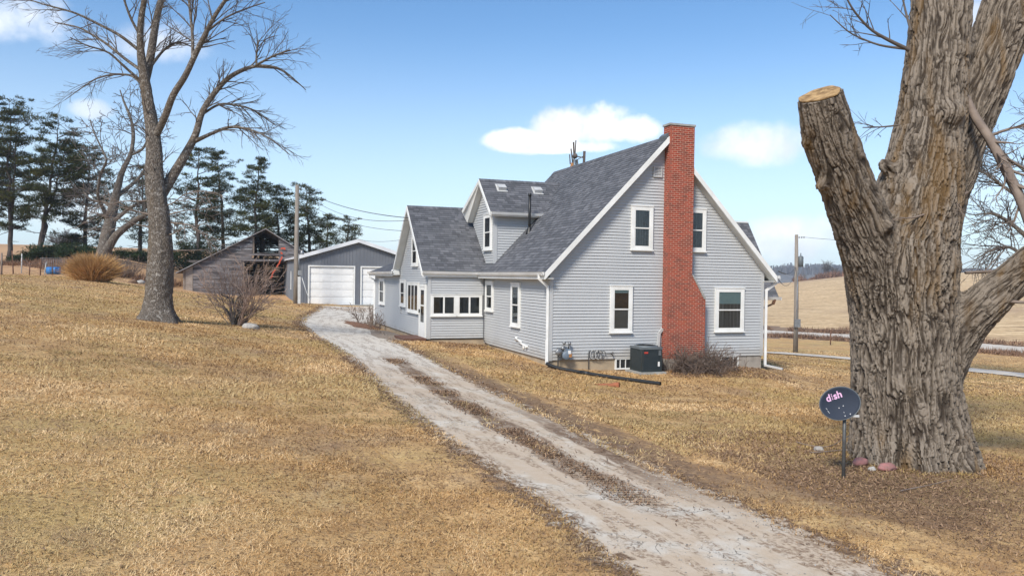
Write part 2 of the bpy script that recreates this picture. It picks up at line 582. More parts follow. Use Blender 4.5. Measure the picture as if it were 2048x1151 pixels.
def bark_mat(name, hi, lo, moss, use_h, sc=1.0):
    m, nt, b, pos = newmat(name)
    st = nd(nt, 'ShaderNodeVectorMath', {0: pos, 1: (1, 1, .22)}, operation='MULTIPLY').outputs[0]
    n1 = noise(nt, st, 9 * sc, 6, .65, .4)
    n2 = noise(nt, st, 40 * sc, 5, .7)
    n3 = noise(nt, nd(nt, 'ShaderNodeVectorMath', {0: pos, 1: (1, 1, .16)}, operation='MULTIPLY').outputs[0], 2.1, 4, .6)
    if use_h:
        h = nd(nt, 'ShaderNodeAttribute', attribute_name='h').outputs['Fac']
    else:
        vo = nd(nt, 'ShaderNodeTexVoronoi', {'Vector': nd(nt, 'ShaderNodeVectorMath', {0: pos, 1: (1, 1, .25)}, operation='MULTIPLY').outputs[0],
                                             'Scale': 11 * sc}, feature='DISTANCE_TO_EDGE')
        h = sstep(nt, vo.outputs[0], 0.0, .25)
    f = mth(nt, 'ADD', mth(nt, 'MULTIPLY', h, .68), mth(nt, 'MULTIPLY', n1, .4))
    c = ramp(nt, f, [(.25, lo), (.55, tuple((a + q) / 2 for a, q in zip(hi, lo))), (.85, hi)])
    c = mixc(nt, mth(nt, 'MULTIPLY', n2, .45), c, tuple(x * .45 for x in hi))
    c = mixc(nt, mth(nt, 'MULTIPLY', sstep(nt, n3, .50, .65), .55), c, moss)
    if not use_h:
        n5 = noise(nt, pos, 7.5, 6, .75)
        c = mixc(nt, mth(nt, 'MULTIPLY', sstep(nt, n5, .54, .62), .6), c, (.47, .44, .40))
    setb(nt, b, Base_Color=c, Roughness=.95)
    b.inputs['Specular IOR Level'].default_value = .2
    bump(nt, b, mth(nt, 'ADD', mth(nt, 'MULTIPLY', n2, .5), mth(nt, 'ADD', n1, mth(nt, 'MULTIPLY', h, 0.0 if use_h else 1.2))), .9, .02)
    return m


MT['bark'] = bark_mat('cottonwood_bark', (.265, .22, .175), (.028, .019, .013), (.155, .088, .028), True)
MT['bark2'] = bark_mat('grey_elm_bark', (.25, .215, .18), (.095, .077, .062), (.155, .115, .075), False, 2.4)


def colmat(name, rough=.9, trans=0.0):
    m, nt, b, pos = newmat(name)
    a = nd(nt, 'ShaderNodeAttribute', attribute_name='Col')
    setb(nt, b, Base_Color=a.outputs['Color'], Roughness=rough)
    b.inputs['Specular IOR Level'].default_value = .15
    if trans:
        t = nd(nt, 'ShaderNodeBsdfTranslucent', {'Color': a.outputs['Color']})
        mx = nd(nt, 'ShaderNodeMixShader', {0: trans, 1: b.outputs[0], 2: t.outputs[0]})
        out = [n for n in nt.nodes if n.type == 'OUTPUT_MATERIAL'][0]
        nt.links.new(mx.outputs[0], out.inputs[0])
    return m


MT['blade'] = colmat('dry_blades', .9, .25)
MT['needle'] = colmat('pine_needles', .7, .15)

# ------------------------------------------------------------------ terrain
TC = []


def tc(u, v, d):
    p = P(u, v, d); r, dd = rd(p[0], p[1]); TC.append((r, dd, p[2]))


def tw(x, y, z):
    r, d = rd(x, y); TC.append((r, d, z))


def tg(u, d, z):
    TC.append(((u - 1024) / CF * d, d, z))


for a in ((0, 0, -.2), (2.5, 0, -.40), (3.2, -1.2, -.40), (8.3, 0, -.46), (-2.36, 7.06, .10), (0, 7.06, -.1), (-2.36, 19.4, -.12),
          (-3.0, 9.3, .02), (2.4, -3.2, -.47), (.7, -3.3, -.44), (5, -2.5, -.52), (5, 5, -.4), (9, 6, -.6), (3, 16, -.2)):
    tw(*a)
for a in ((0, 7, .25), (400, 7, .12), (900, 7, 0), (1500, 7.2, -.15), (2000, 7.5, -.28), (1830, 12, -.2), (1687, 12, -.2), (2048, 12, -.27),
          (1300, 14, -.16), (1000, 16, -.02), (700, 16, .30), (300, 16, .70), (0, 16, 1.05), (1149, 20, -.26), (860, 22, .08), (600, 22, .5),
          (1620, 28, -1.0), (1900, 26, -.95), (2048, 26, -1.0), (315, 27, 1.04), (0, 27, 1.7), (600, 34, .42), (800, 30, .13), (690, 44, .2)):
    tg(*a)
for a in ((595, 606, 58), (750, 610, 61), (592, 606, 56), (107, 549, 58), (0, 546, 62), (185, 562, 50), (375, 577, 66), (480, 590, 66),
          (1700, 716, 51), (2048, 751, 43), (1590, 704, 54), (1540, 705, 56), (1540, 664, 88), (2048, 699, 70), (1540, 642, 110), (2048, 660, 93),
          (1800, 640, 112), (75, 527, 78), (205, 512, 72), (330, 535, 78), (500, 560, 82), (650, 560, 84),
          (0, 487, 170), (160, 492, 170), (340, 499, 170), (600, 515, 170), (800, 535, 170)):
    tc(*a)
for (u, v, d) in ((1500, 572, 350), (1545, 569, 350), (1620, 561, 350), (1690, 552, 350), (1800, 548, 350), (2048, 541, 350), (2500, 535, 350), (900, 552, 350),
                  (1545, 604, 200), (2048, 590, 200)):
    tc(u, v, d)
for a in ((0, 300, 7), (500, 300, 6), (1000, 100, -1), (1200, 100, -1.5), (1000, 200, -1), (1545, 600, -6), (2048, 600, 0), (500, 700, 6),
          (1000, 900, 2), (1600, 900, 6), (2400, 900, 10), (1560, 1500, 26), (1750, 1500, 24), (1200, 1500, 14), (600, 1500, 14), (0, 1500, 14), (2300, 1500, 18), (-800, 1500, 10),
          (3200, 1500, 10)):
    tg(*a)
TC += [(0, -20, -.1), (-20, -10, 1.9), (20, -10, -.8), (-14, 2, .9), (12, 2, -.4), (0, 0, 0), (0, -300, 0), (-300, 0, 12), (300, 0, -4), (0, -1500, 5),
       (-1500, 0, 14), (1500, 0, 5), (-60, 20, 5.5), (60, 20, -2.6), (0, -80, -.3), (-80, -40, 5), (80, -40, -3)]
TC = np.array(TC, float)


def _tps(a, b):
    d2 = ((a[:, None, :] - b[None, :, :]) ** 2).sum(-1) / 400.0
    return 0.5 * d2 * np.log(d2 + 1e-12)


def _warp(q):
    """compress distances so that near points and far points share one smooth surface"""
    l = np.linalg.norm(q, axis=1)
    return q * ((np.log1p(l / 40) * 40) / np.maximum(l, 1e-6))[:, None]


_A = _warp(TC[:, :2]); _n = len(_A)
_K = np.zeros((_n + 3, _n + 3))
_K[:_n, :_n] = _tps(_A, _A) + np.eye(_n) * 2e-3
_K[:_n, _n:] = np.c_[np.ones(_n), _A / 20]; _K[_n:, :_n] = _K[:_n, _n:].T
_W = np.linalg.solve(_K, np.r_[TC[:, 2], 0, 0, 0])


def gzs(x, y):
    x = np.asarray(x, float).ravel(); y = np.asarray(y, float).ravel()
    r, d = rd(x, y)
    out = np.empty(len(x))
    for i in range(0, len(x), 40000):
        q = _warp(np.c_[r[i:i + 40000], d[i:i + 40000]])
        out[i:i + 40000] = _tps(q, _A) @ _W[:_n] + np.c_[np.ones(len(q)), q / 20] @ _W[_n:]
    p = np.c_[x, y, np.zeros(len(x))]
    far = np.clip((np.hypot(r, d) - 60) / 200, 0, 1)
    out += .018 * vnoise(p / 2.7, 5) + .03 * vnoise(p / 7.0, 6) + far * .8 * vnoise(p / 90.0, 7)
    return out


def gz(x, y):
    return float(gzs([x], [y])[0])


def G(u, v):
    """where the survey ray meets the ground"""
    dr = CMN @ np.array([(u - 1024) / CF, 1, (575.5 - v) / CF])
    t = np.concatenate([np.linspace(4, 60, 160), np.linspace(60.5, 420, 260)])
    q = CAMP[None] + dr[None] * t[:, None]
    h = q[:, 2] - gzs(q[:, 0], q[:, 1])
    k = np.nonzero(h < 0)[0]
    if not len(k):
        k = [len(t) - 1]
    i = max(k[0], 1)
    f = h[i - 1] / (h[i - 1] - h[i] + 1e-9)
    return q[i - 1] + (q[i] - q[i - 1]) * f


def lawn_nodes(nt, pos):
    big = noise(nt, pos, .22, 4, .55)
    mid = noise(nt, pos, 1.5, 5, .62, .3)
    fin = noise(nt, pos, 16, 6, .7, .5)
    vf = noise(nt, pos, 55, 4, .7)
    sp = noise(nt, pos, 6.5, 5, .75, .6)
    c = ramp(nt, mid, [(.28, (.35, .195, .085)), (.5, (.56, .345, .148)), (.72, (.70, .48, .24))])
    c = mixc(nt, mth(nt, 'MULTIPLY', sstep(nt, big, .46, .66), .6), c, (.50, .37, .15))
    pt = noise(nt, pos, .55, 5, .6, .4)
    c = mixc(nt, mth(nt, 'MULTIPLY', sstep(nt, pt, .53, .66), .6), c, (.33, .22, .135))
    c = mixc(nt, mth(nt, 'MULTIPLY', sstep(nt, sp, .52, .40), .55), c, (.36, .225, .115))
    c = mixc(nt, mth(nt, 'MULTIPLY', sstep(nt, fin, .47, .34), .9), c, (.10, .055, .028))
    c = mixc(nt, mth(nt, 'MULTIPLY', sstep(nt, vf, .55, .70), .5), c, (.84, .66, .40))
    c = mixc(nt, mth(nt, 'MULTIPLY', sstep(nt, vf, .46, .34), .5), c, (.16, .09, .045))
    # fallen leaf litter round the big tree
    tb = P(1760, 975, 11.3)
    dv = nd(nt, 'ShaderNodeVectorMath', {0: pos, 1: tuple(tb)}, operation='DISTANCE').outputs['Value']
    l = mth(nt, 'ADD', dv, mth(nt, 'MULTIPLY', mid, 3.0))
    c = mixc(nt, mth(nt, 'MULTIPLY', sstep(nt, l, 4.6, 2.6), .8), c, ramp(nt, fin, [(.3, (.12, .075, .048)), (.7, (.29, .19, .12))]))
    return c, fin, mid


def ground_mats():
    m, nt, b, pos = newmat('dormant_lawn')
    c, fin, mid = lawn_nodes(nt, pos)
    setb(nt, b, Base_Color=c, Roughness=.95)
    b.inputs['Specular IOR Level'].default_value = .1
    bump(nt, b, fin, .8, .05)
    m2, nt, b, pos = newmat('stubble_field')
    rdv = Vector((math.cos(CYAW + .12), math.sin(CYAW + .12), 0))
    al = nd(nt, 'ShaderNodeVectorMath', {0: pos, 1: rdv}, operation='DOT_PRODUCT').outputs['Value']
    ac = nd(nt, 'ShaderNodeVectorMath', {0: pos, 1: Vector((-rdv.y, rdv.x, 0))}, operation='DOT_PRODUCT').outputs['Value']
    cv = nd(nt, 'ShaderNodeCombineXYZ', {0: mth(nt, 'MULTIPLY', al, .035), 1: mth(nt, 'MULTIPLY', ac, .28), 2: 0.0}).outputs[0]
    n1 = noise(nt, cv, 3.0, 6, .65, .3)
    n2 = noise(nt, pos, .018, 4, .5)
    n3 = noise(nt, pos, 1.2, 4, .6)
    c = ramp(nt, mth(nt, 'ADD', mth(nt, 'MULTIPLY', n1, .6), mth(nt, 'MULTIPLY', n3, .4)),
             [(.38, (.27, .17, .08)), (.5, (.52, .35, .175)), (.60, (.72, .53, .30))])  # stubble row tones; dark end also paints in small shadows
    c = mixc(nt, mth(nt, 'MULTIPLY', sstep(nt, n2, .5, .68), .5), c, (.33, .205, .115))
    setb(nt, b, Base_Color=c, Roughness=.95)
    bump(nt, b, n3, .5, .2)
    m3 = mat('brown_ditch', (.16, .095, .06), (.27, .185, .11), .8, .95, .5, 5)
    m4 = mat('hill_pasture', (.50, .30, .15), (.38, .225, .115), .05, .95, .4, 3)
    m5 = mat('far_ridge', (.10, .095, .10), (.16, .14, .12), .02, .95)
    return m, m2, m3, m4, m5


M_LAWN, M_FIELD, M_DITCH, M_PAST, M_RIDGE = ground_mats()


def line_side(x, y, pts):
    """signed depth beyond a polyline given as (r, d) pairs (constant ends)"""
    r, d = rd(x, y)
    p = np.array(pts)
    return d - np.interp(r, p[:, 0], p[:, 1])


def rdline(lst):
    o = []
    for (u, v) in lst:
        q = G(u, v); o.append(rd(q[0], q[1]))
    return sorted(o)


ROAD = [(1380, 655), (1540, 664), (1700, 673), (1880, 686), (2048, 700), (2300, 722)]
LANE = [(1440, 695), (1540, 706), (1700, 718), (1850, 732), (2048, 751), (2400, 790)]
ROADL = rdline(ROAD)


def build_ground():
    fine = np.linspace(-42, 42, 421)
    coarse = np.linspace(42, 318, 93)[1:-1]
    ang = np.radians(np.concatenate([fine, coarse]))
    rad = [0.6]
    while rad[-1] < 1750:
        rad.append(rad[-1] * (1.022 if rad[-1] < 130 else 1.05))
    rad = np.array(rad)
    A, RR = np.meshgrid(ang, rad)
    r, d = RR * np.sin(A), RR * np.cos(A)
    x, y = unrd(r, d)
    x, y = x.ravel(), y.ravel()
    z = gzs(x, y)
    V = np.c_[x, y, z]
    V = np.r_[V, [[CAMP[0], CAMP[1], gz(CAMP[0], CAMP[1])]]]
    n, k = len(ang), len(rad)
    i = np.arange(k - 1)[:, None] * n; j = np.arange(n)[None]; j2 = (j + 1) % n
    F = np.stack([i + j, i + j2, i + n + j2, i + n + j], -1).reshape(-1, 4)[:, ::-1]
    cap = np.array([[len(V) - 1, a, (a + 1) % n] for a in range(n)])[:, ::-1]
    c = V[F].mean(1)
    cr, cdp = rd(c[:, 0], c[:, 1])
    beyond = line_side(c[:, 0], c[:, 1], ROADL)
    wob = vnoise(np.c_[c[:, 0] / 9, c[:, 1] / 9, np.zeros(len(c))], 3)
    dist = np.hypot(cr, cdp)
    right = cr > 6 + .02 * cdp
    reg = np.zeros(len(F), int)
    reg[(dist > 66 + wob * 3) & ~right] = 3
    reg[right & (beyond > -9 + wob * 2) & (beyond < 14 + wob * 3)] = 2
    reg[right & (beyond >= 14 + wob * 3)] = 1
    reg[dist > 700] = 4
    for q, (nm, mm) in enumerate((('lawn', M_LAWN), ('field', M_FIELD), ('verge', M_DITCH), ('pasture', M_PAST), ('hills', M_RIDGE))):
        f = F[reg == q]
        if not len(f):
            continue
        us, inv = np.unique(f.ravel(), return_inverse=True)
        o = np_mesh(nm, V[us], inv.reshape(-1, 4), mm, None, (0, 0, 0), smooth=True)
        o['kind'] = 'structure'
    us, inv = np.unique(cap.ravel(), return_inverse=True)
    o = np_mesh('ground', V[us], inv.reshape(-1, 3), M_LAWN, None, (0, 0, 0), smooth=True)
    o['kind'] = 'structure'


build_ground()

# ------------------------------------------------------------------ drive, lane, road
DL = [(1420, 1330), (1310, 1222), (1232, 1151), (1130, 1059), (1066, 1010), (964, 937), (890, 888), (822, 834), (764, 788), (724, 746), (681, 707),
      (617, 668), (590, 645), (604, 632), (632, 619), (636, 611)]
DR = [(2350, 1330), (2050, 1230), (1830, 1151), (1620, 1062), (1490, 1003), (1345, 945), (1245, 898), (1140, 846), (1045, 806), (930, 750), (850, 710),
      (790, 681), (742, 655), (746, 640), (752, 628), (754, 613)]
DLW = np.array([G(*a) for a in DL]); DRW = np.array([G(*a) for a in DR])


def resample(a, n):
    s = np.r_[0, np.cumsum(np.linalg.norm(np.diff(a[:, :2], axis=0), axis=1))]
    t = np.linspace(0, s[-1], n)
    # Catmull-like smoothing by oversampled average
    o = np.c_[[np.interp(t, s, a[:, i]) for i in range(3)]].T
    return o, t


def smooth_pair(L, Rr, n=500):
    mid = (L + Rr) / 2
    s = np.r_[0, np.cumsum(np.linalg.norm(np.diff(mid[:, :2], axis=0), axis=1))]
    t = np.linspace(0, s[-1], n)
    out = []
    for a in (L, Rr):
        o = np.c_[[np.interp(t, s, a[:, i]) for i in range(2)]].T
        k = 31
        ker = np.hanning(k + 2)[1:-1]; ker /= ker.sum()
        pad = np.r_[np.repeat(o[:1], k // 2, 0), o, np.repeat(o[-1:], k // 2, 0)]
        out.append(np.c_[[np.convolve(pad[:, i], ker, 'valid') for i in range(2)]].T)
    return out[0], out[1], t


OFF = 7.0
_dv = (DLW[0] + DRW[0]) / 2 - (DLW[1] + DRW[1]) / 2
_dv = _dv / np.linalg.norm(_dv[:2]) * OFF
DLW = np.r_[[DLW[0] + _dv], DLW]; DRW = np.r_[[DRW[0] + _dv], DRW]
sL, sR, sT = smooth_pair(DLW, DRW, 560)
sT = sT - OFF


def strip(name, L, Rr, t, m, na, lift, ext=0.0, edge=0.0):
    ns = len(t)
    a = np.linspace(-ext, 1 + ext, na)
    X = L[:, None, :] + (Rr - L)[:, None, :] * a[None, :, None]
    X = X.reshape(-1, 2)
    w = np.linalg.norm(Rr - L, axis=1)
    U = np.c_[np.tile(a, ns), np.repeat(t, na)]
    if edge:
        k = np.zeros((ns, na)); k[:, 0] = -1; k[:, -1] = 1
        nrm = (Rr - L) / w[:, None]
        jit = edge * vnoise(np.c_[X / .35, np.zeros(len(X))], 9)
        X = X + (np.repeat(nrm, na, 0) * (jit * np.abs(k).ravel())[:, None])
    z = gzs(X[:, 0], X[:, 1]) + lift
    i = np.arange(ns - 1)[:, None] * na; j = np.arange(na - 1)[None]
    F = np.stack([i + j, i + j + 1, i + na + j + 1, i + na + j], -1).reshape(-1, 4)
    o = np_mesh(name, np.c_[X, z], F, m, None, (0, 0, 0), smooth=True, uv=U)
    o['kind'] = 'structure'
    return o


LA, LB = 2.8, 17.0


def drive_mat():
    m, nt, b, pos = newmat('gravel_drive')
    uv = nd(nt, 'ShaderNodeUVMap').outputs[0]
    s = nd(nt, 'ShaderNodeSeparateXYZ', {0: uv})
    t, l = s.outputs[0], s.outputs[1]
    lawn, fin, mid = lawn_nodes(nt, pos)
    n1 = noise(nt, pos, 1.1, 5, .6)
    n2 = noise(nt, pos, 4.5, 6, .65, .4)
    n3 = noise(nt, pos, 45, 4, .7)
    st = nd(nt, 'ShaderNodeCombineXYZ', {0: mth(nt, 'MULTIPLY', t, 9.0), 1: mth(nt, 'MULTIPLY', l, .5), 2: 0.0}).outputs[0]
    n4 = noise(nt, st, 1.3, 5, .6, .3)
    grav = ramp(nt, n2, [(.25, (.42, .335, .235)), (.5, (.55, .47, .37)), (.75, (.66, .61, .53))])
    vo = nd(nt, 'ShaderNodeTexVoronoi', {'Vector': nd(nt, 'ShaderNodeVectorMath', {0: pos, 1: nd(nt, 'ShaderNodeTexNoise', {'Vector': pos, 'Scale': 2.5, 'Detail': 4.0}).outputs[1]}, operation='ADD').outputs[0],
                                         'Scale': 2.1}, feature='DISTANCE_TO_EDGE')
    crack = mth(nt, 'MULTIPLY', sstep(nt, vo.outputs[0], .028, .006), mth(nt, 'MULTIPLY', sstep(nt, n1, .47, .60), sstep(nt, l, 6.2, 4.4)))
    slabm = mth(nt, 'MULTIPLY', mth(nt, 'MULTIPLY', sstep(nt, n1, .46, .62), .6), sstep(nt, l, 6.2, 4.0))
    grav = mixc(nt, slabm, grav, ramp(nt, n3, [(.2, (.50, .455, .385)), (.8, (.64, .60, .53))]))
    grav = mixc(nt, mth(nt, 'MULTIPLY', crack, .8), grav, (.15, .12, .09))
    spec = sstep(nt, n3, .62, .72)
    grav = mixc(nt, mth(nt, 'MULTIPLY', spec, .42), grav, (.20, .16, .125))
    dirt = ramp(nt, fin, [(.28, (.075, .046, .03)), (.55, (.20, .13, .083)), (.78, (.36, .26, .17))])
    # dirt and dead grass down the middle and right of the wheel tracks, in broken streaks
    w = mth(nt, 'MULTIPLY', mth(nt, 'SUBTRACT', n4, .5), .42)
    tt = mth(nt, 'ADD', t, w)
    along = mth(nt, 'MULTIPLY', sstep(nt, l, LA, LA + 4), sstep(nt, l, LB + 5, LB))
    brk = sstep(nt, mth(nt, 'ADD', mth(nt, 'MULTIPLY', n2, .6), mth(nt, 'MULTIPLY', fin, .5)), .40, .58)
    c1 = mth(nt, 'SUBTRACT', 1.0, sstep(nt, mth(nt, 'ABSOLUTE', mth(nt, 'SUBTRACT', tt, .50)), .05, .13))
    c2 = mth(nt, 'SUBTRACT', 1.0, sstep(nt, mth(nt, 'ABSOLUTE', mth(nt, 'SUBTRACT', tt, .83)), .03, .10))
    c2 = mth(nt, 'MULTIPLY', c2, sstep(nt, l, LB - 4, LB - 9))
    dm = mth(nt, 'MULTIPLY', mth(nt, 'MULTIPLY', mth(nt, 'MAXIMUM', c1, mth(nt, 'MULTIPLY', c2, 1.0)), along), mth(nt, 'ADD', .25, mth(nt, 'MULTIPLY', brk, .75)))
    lit = mth(nt, 'MULTIPLY', sstep(nt, n4, .49, .56), .85)
    dm = mth(nt, 'MAXIMUM', dm, mth(nt, 'MULTIPLY', lit, sstep(nt, fin, .44, .60)))
    tan = mth(nt, 'MULTIPLY', sstep(nt, n1, .62, .42), .7)
    tan = mth(nt, 'MULTIPLY', tan, sstep(nt, l, 22.0, 13.0))
    grav = mixc(nt, mth(nt, 'MULTIPLY', sstep(nt, l, 13.0, 22.0), .6), grav, (.64, .60, .53))
    grav = mixc(nt, tan, grav, (.50, .385, .275))
    c = mixc(nt, dm, grav, dirt)
    # ragged edges run out into the lawn through a belt of dirt
    e = mth(nt, 'MINIMUM', t, mth(nt, 'SUBTRACT', 1.0, t))
    e = mth(nt, 'ADD', e, mth(nt, 'MULTIPLY', mth(nt, 'SUBTRACT', n2, .5), .56))
    e = mth(nt, 'ADD', e, mth(nt, 'MULTIPLY', mth(nt, 'SUBTRACT', fin, .5), .22))
    c = mixc(nt, sstep(nt, e, .10, .02), c, dirt)
    out = sstep(nt, e, .0, -.06)
    # worn soil belt along the right hand edge
    bl = mth(nt, 'MULTIPLY', mth(nt, 'MULTIPLY', sstep(nt, t, .94, 1.02), sstep(nt, mth(nt, 'ADD', t, mth(nt, 'MULTIPLY', mth(nt, 'SUBTRACT', n2, .5), .5)), 1.34, 1.14)),
             mth(nt, 'MULTIPLY', sstep(nt, l, 3.0, 6.0), sstep(nt, l, 24.0, 15.0)))
    bl = mth(nt, 'MULTIPLY', bl, sstep(nt, mth(nt, 'ADD', mth(nt, 'MULTIPLY', n4, .5), mth(nt, 'MULTIPLY', n2, .5)), .35, .47))
    c = mixc(nt, mth(nt, 'MULTIPLY', out, mth(nt, 'SUBTRACT', 1.0, mth(nt, 'MULTIPLY', bl, .85))), c, lawn)
    setb(nt, b, Base_Color=c, Roughness=.95)
    b.inputs['Specular IOR Level'].default_value = .15
    bump(nt, b, mth(nt, 'ADD', mth(nt, 'MULTIPLY', n3, .35), mth(nt, 'ADD', mth(nt, 'MULTIPLY', fin, .4), mth(nt, 'MULTIPLY', crack, -.5))), .7, .03)
    return m


strip('driveway', sL, sR, sT, drive_mat(), 61, .010, .42)
M_ROAD = mat('pale_gravel_road', (.58, .52, .44), (.48, .42, .345), .7, .95, .2, 12)
for nm, pts, wd in (('lane', LANE, 4.6), ('road', ROAD, 6.4)):
    c = np.array([G(*a) for a in pts])
    tdir = np.gradient(c[:, :2], axis=0); tdir /= np.linalg.norm(tdir, axis=1)[:, None]
    nr = np.c_[-tdir[:, 1], tdir[:, 0]]
    Lp = np.c_[c[:, :2] - nr * wd / 2, c[:, 2]]; Rp = np.c_[c[:, :2] + nr * wd / 2, c[:, 2]]
    a, b_, t = smooth_pair(Lp, Rp, 260)
    strip(nm, a, b_, t, M_ROAD, 9, .05, 0, .25)

# coverage of the drive, for the grass
GX0, GY0, GS = -40., -30., .1
DMASK = np.full((900, 800), 9.0)
_a = np.linspace(-.42, 1.42, 261)
_t3 = np.linspace(sT[0], sT[-1], 2400)
_L3 = np.c_[np.interp(_t3, sT, sL[:, 0]), np.interp(_t3, sT, sL[:, 1])]; _R3 = np.c_[np.interp(_t3, sT, sR[:, 0]), np.interp(_t3, sT, sR[:, 1])]
_X = (_L3[:, None, :] + (_R3 - _L3)[:, None, :] * _a[None, :, None])
_e = np.minimum(_a, 1 - _a)[None, :].repeat(len(_t3), 0)
_l = np.repeat(_t3[:, None], len(_a), 1)
_ix = ((_X[..., 0] - GX0) / GS).astype(int); _iy = ((_X[..., 1] - GY0) / GS).astype(int)
_ok = (_ix >= 0) & (_ix < 800) & (_iy >= 0) & (_iy < 900)
DMASK[_iy[_ok], _ix[_ok]] = np.where((np.abs(_a[None, :] - .5 - .05 * vnoise(np.c_[_t3 / 1.7, np.zeros(2400), np.zeros(2400)], 3)[:, None]) < .055 + .04 * vnoise(np.c_[_t3 / .9, np.zeros(2400), np.zeros(2400)], 4)[:, None]) & (_l > 4.2) & (_l < 18.5), -1.0, -_e)[_ok]

BELT = np.zeros((900, 800))
BELT[_iy[_ok], _ix[_ok]] = (((_a[None, :] > .98) & (_a[None, :] < 1.27)) & (_l > 4.5) & (_l < 20))[_ok]

# ------------------------------------------------------------------ farmhouse
HOUSE = thing('farmhouse', (0, 0, -.3), 'pale grey vinyl sided farmhouse with dark shingle roofs and a tall red brick chimney', 'house')


def clip_t(poly, a, b):
    def half(pl, val, keep_ge):
        out = []
        for i in range(len(pl)):
            p, q = pl[i], pl[(i + 1) % len(pl)]
            ip = (p[1] >= val) if keep_ge else (p[1] <= val)
            iq = (q[1] >= val) if keep_ge else (q[1] <= val)
            if ip:
                out.append(p)
            if ip != iq:
                f = (val - p[1]) / (q[1] - p[1])
                out.append((p[0] + (q[0] - p[0]) * f, val))
        return out
    r = half(poly, a, True)
    return half(r, b, False) if len(r) > 2 else []


def lap(mb, o, ux, up, poly, course, ob, ot, t0=None, mi=0, jit=0.0, rng=None):
    """lapped courses (siding, shingles) over a convex polygon given in (s, t) metres"""
    o, ux, up = (np.array(q, float) for q in (o, ux, up))
    n = np.cross(ux, up)
    lo = min(p[1] for p in poly); hi = max(p[1] for p in poly)
    k = math.floor((lo - (t0 or lo)) / course) if t0 is not None else 0
    t = (t0 if t0 is not None else lo) + k * course
    while t < hi - 1e-6:
        a, b = max(t, lo), min(t + course, hi)
        pl = clip_t(poly, a, b)
        if len(pl) >= 3 and b - a > 1e-4:
            of = lambda q: ob + (ot - ob) * (q[1] - t) / course
            pts = [o + ux * q[0] + up * q[1] + n * of(q) for q in pl]
            mb.face(pts, [tuple(q) for q in pl], mi)
            bot = sorted([q for q in pl if abs(q[1] - a) < 1e-6])
            if len(bot) >= 2:
                s0, s1 = bot[0][0], bot[-1][0]
                e = [o + ux * s + up * a + n * w for s, w in ((s0, ot), (s1, ot), (s1, of((0, a))), (s0, of((0, a))))]
                mb.face(e, [(s0, a), (s1, a), (s1, a + .004), (s0, a + .004)], mi)
        t += course
    return mb


XN, YN, ZN = np.array([1., 0, 0]), np.array([0, 1., 0]), np.array([0, 0, 1.])
CO = .1016
SB, ST = .028, .001
SLP = 1.05
rz = lambda x: 2.88 + .29 * SLP + SLP * x              # top of left main slope at X
APX, APZ = 4.176, rz(4.176)
# walls ------------------------------------------------------------------
w = MB()
HW = 3.02
lap(w, (0, 0, 0), XN, ZN, [(0, 0), (8.3, 0), (8.3, HW), (4.15, HW + 4.15 * SLP), (0, HW)], CO, SB, ST)
w.build('wall', MT['siding'], HOUSE)
w = MB()
lap(w, (0, 7.05, 0), -YN, ZN, [(0, 0), (7.05, 0), (7.05, HW), (0, HW)], CO, SB, ST)
w.build('wall', MT['siding'], HOUSE)
w = MB()
lap(w, (8.3, 0, 0), YN, ZN, [(0, 0), (9.6, 0), (9.6, HW), (0, HW)], CO, SB, ST)
lap(w, (8.3, 9.6, 0), -XN, ZN, [(0, 0), (8.3, 0), (8.3, HW), (4.15, HW + 4.15 * SLP), (0, HW)], CO, SB, ST)
w.build('wall', MT['siding'], HOUSE)
XP = -2.36
w = MB()
lap(w, (XP, 7.06, .2), XN, ZN, [(0, 0), (2.36, 0), (2.36, 2.68), (0, 2.68)], CO, SB, ST)
w.build('wall', MT['siding'], HOUSE)
w = MB()          # gable wall of the wing with the lean-to beside it
lap(w, (XP, 19.4, .16), -YN, ZN, [(0, 0), (12.34, 0), (12.34, 2.72), (9.4, 5.50), (6.4, 2.72), (0, 2.72)], CO, SB, ST)
w.build('wall', MT['siding'], HOUSE)
w = MB()
lap(w, (XP, 19.4, .16), XN, ZN, [(0, 0), (0, 2.7), (9, 2.7), (9, 0)][::-1], CO, SB, ST)
w.build('wall', MT['siding'], HOUSE)
# dormer walls
w = MB()
DE, DR_ = 5.16, 6.55
lap(w, (.05, 9.0, 0), -YN, ZN, [(0, 5.0), (2.03, 3.16), (3.0, 3.16), (3.0, DE + .02), (1.7, DR_), (0, DE)], CO, SB, ST)
w.build('dormer_wall', MT['siding'], HOUSE)
w = MB()
lap(w, (.05, 6.0, 0), XN, ZN, [(0, 3.12), (2.1, 5.30), (0, 5.30)], CO, SB, ST)
w.build('dormer_wall', MT['siding'], HOUSE)
# corner boards
CBS = []
for (x, y, z0, z1) in ((0, 0, 0, HW - .02), (8.3, 0, 0, HW - .03)):
    sx = 1 if x == 0 else -1
    CBS.append((min(x - sx * .034, x + sx * .085), max(x - sx * .034, x + sx * .085), -.034, .085, z0 - .02, z1))
CBS += [(XP - .034, XP + .085, 7.026, 7.14, .18, 2.88), (XP - .034, XP + .06, 19.33, 19.434, .14, 2.8), (.016, .14, 5.966, 6.09, 3.24, 5.22)]
for c_ in CBS:
    q_ = MB(); q_.box(*c_); q_.build('corner_board', MT['siding'], HOUSE)
# foundations
f = MB()
f.box(.03, 8.27, .03, 9.5, -1.2, -.005)
f.box(XP + .04, 0.05, 7.1, 19.3, -.8, .15)
f.build('foundation', MT['concrete'], HOUSE)
blk = MB()
for i in range(4):
    blk.box(5.75 + i * .64, 5.75 + i * .64 + .62, .010, .045, -1.0, -.004)
blk.build('foundation_block', MT['block'], HOUSE)

# roofs -------------------------------------------------------------------
SH = .142


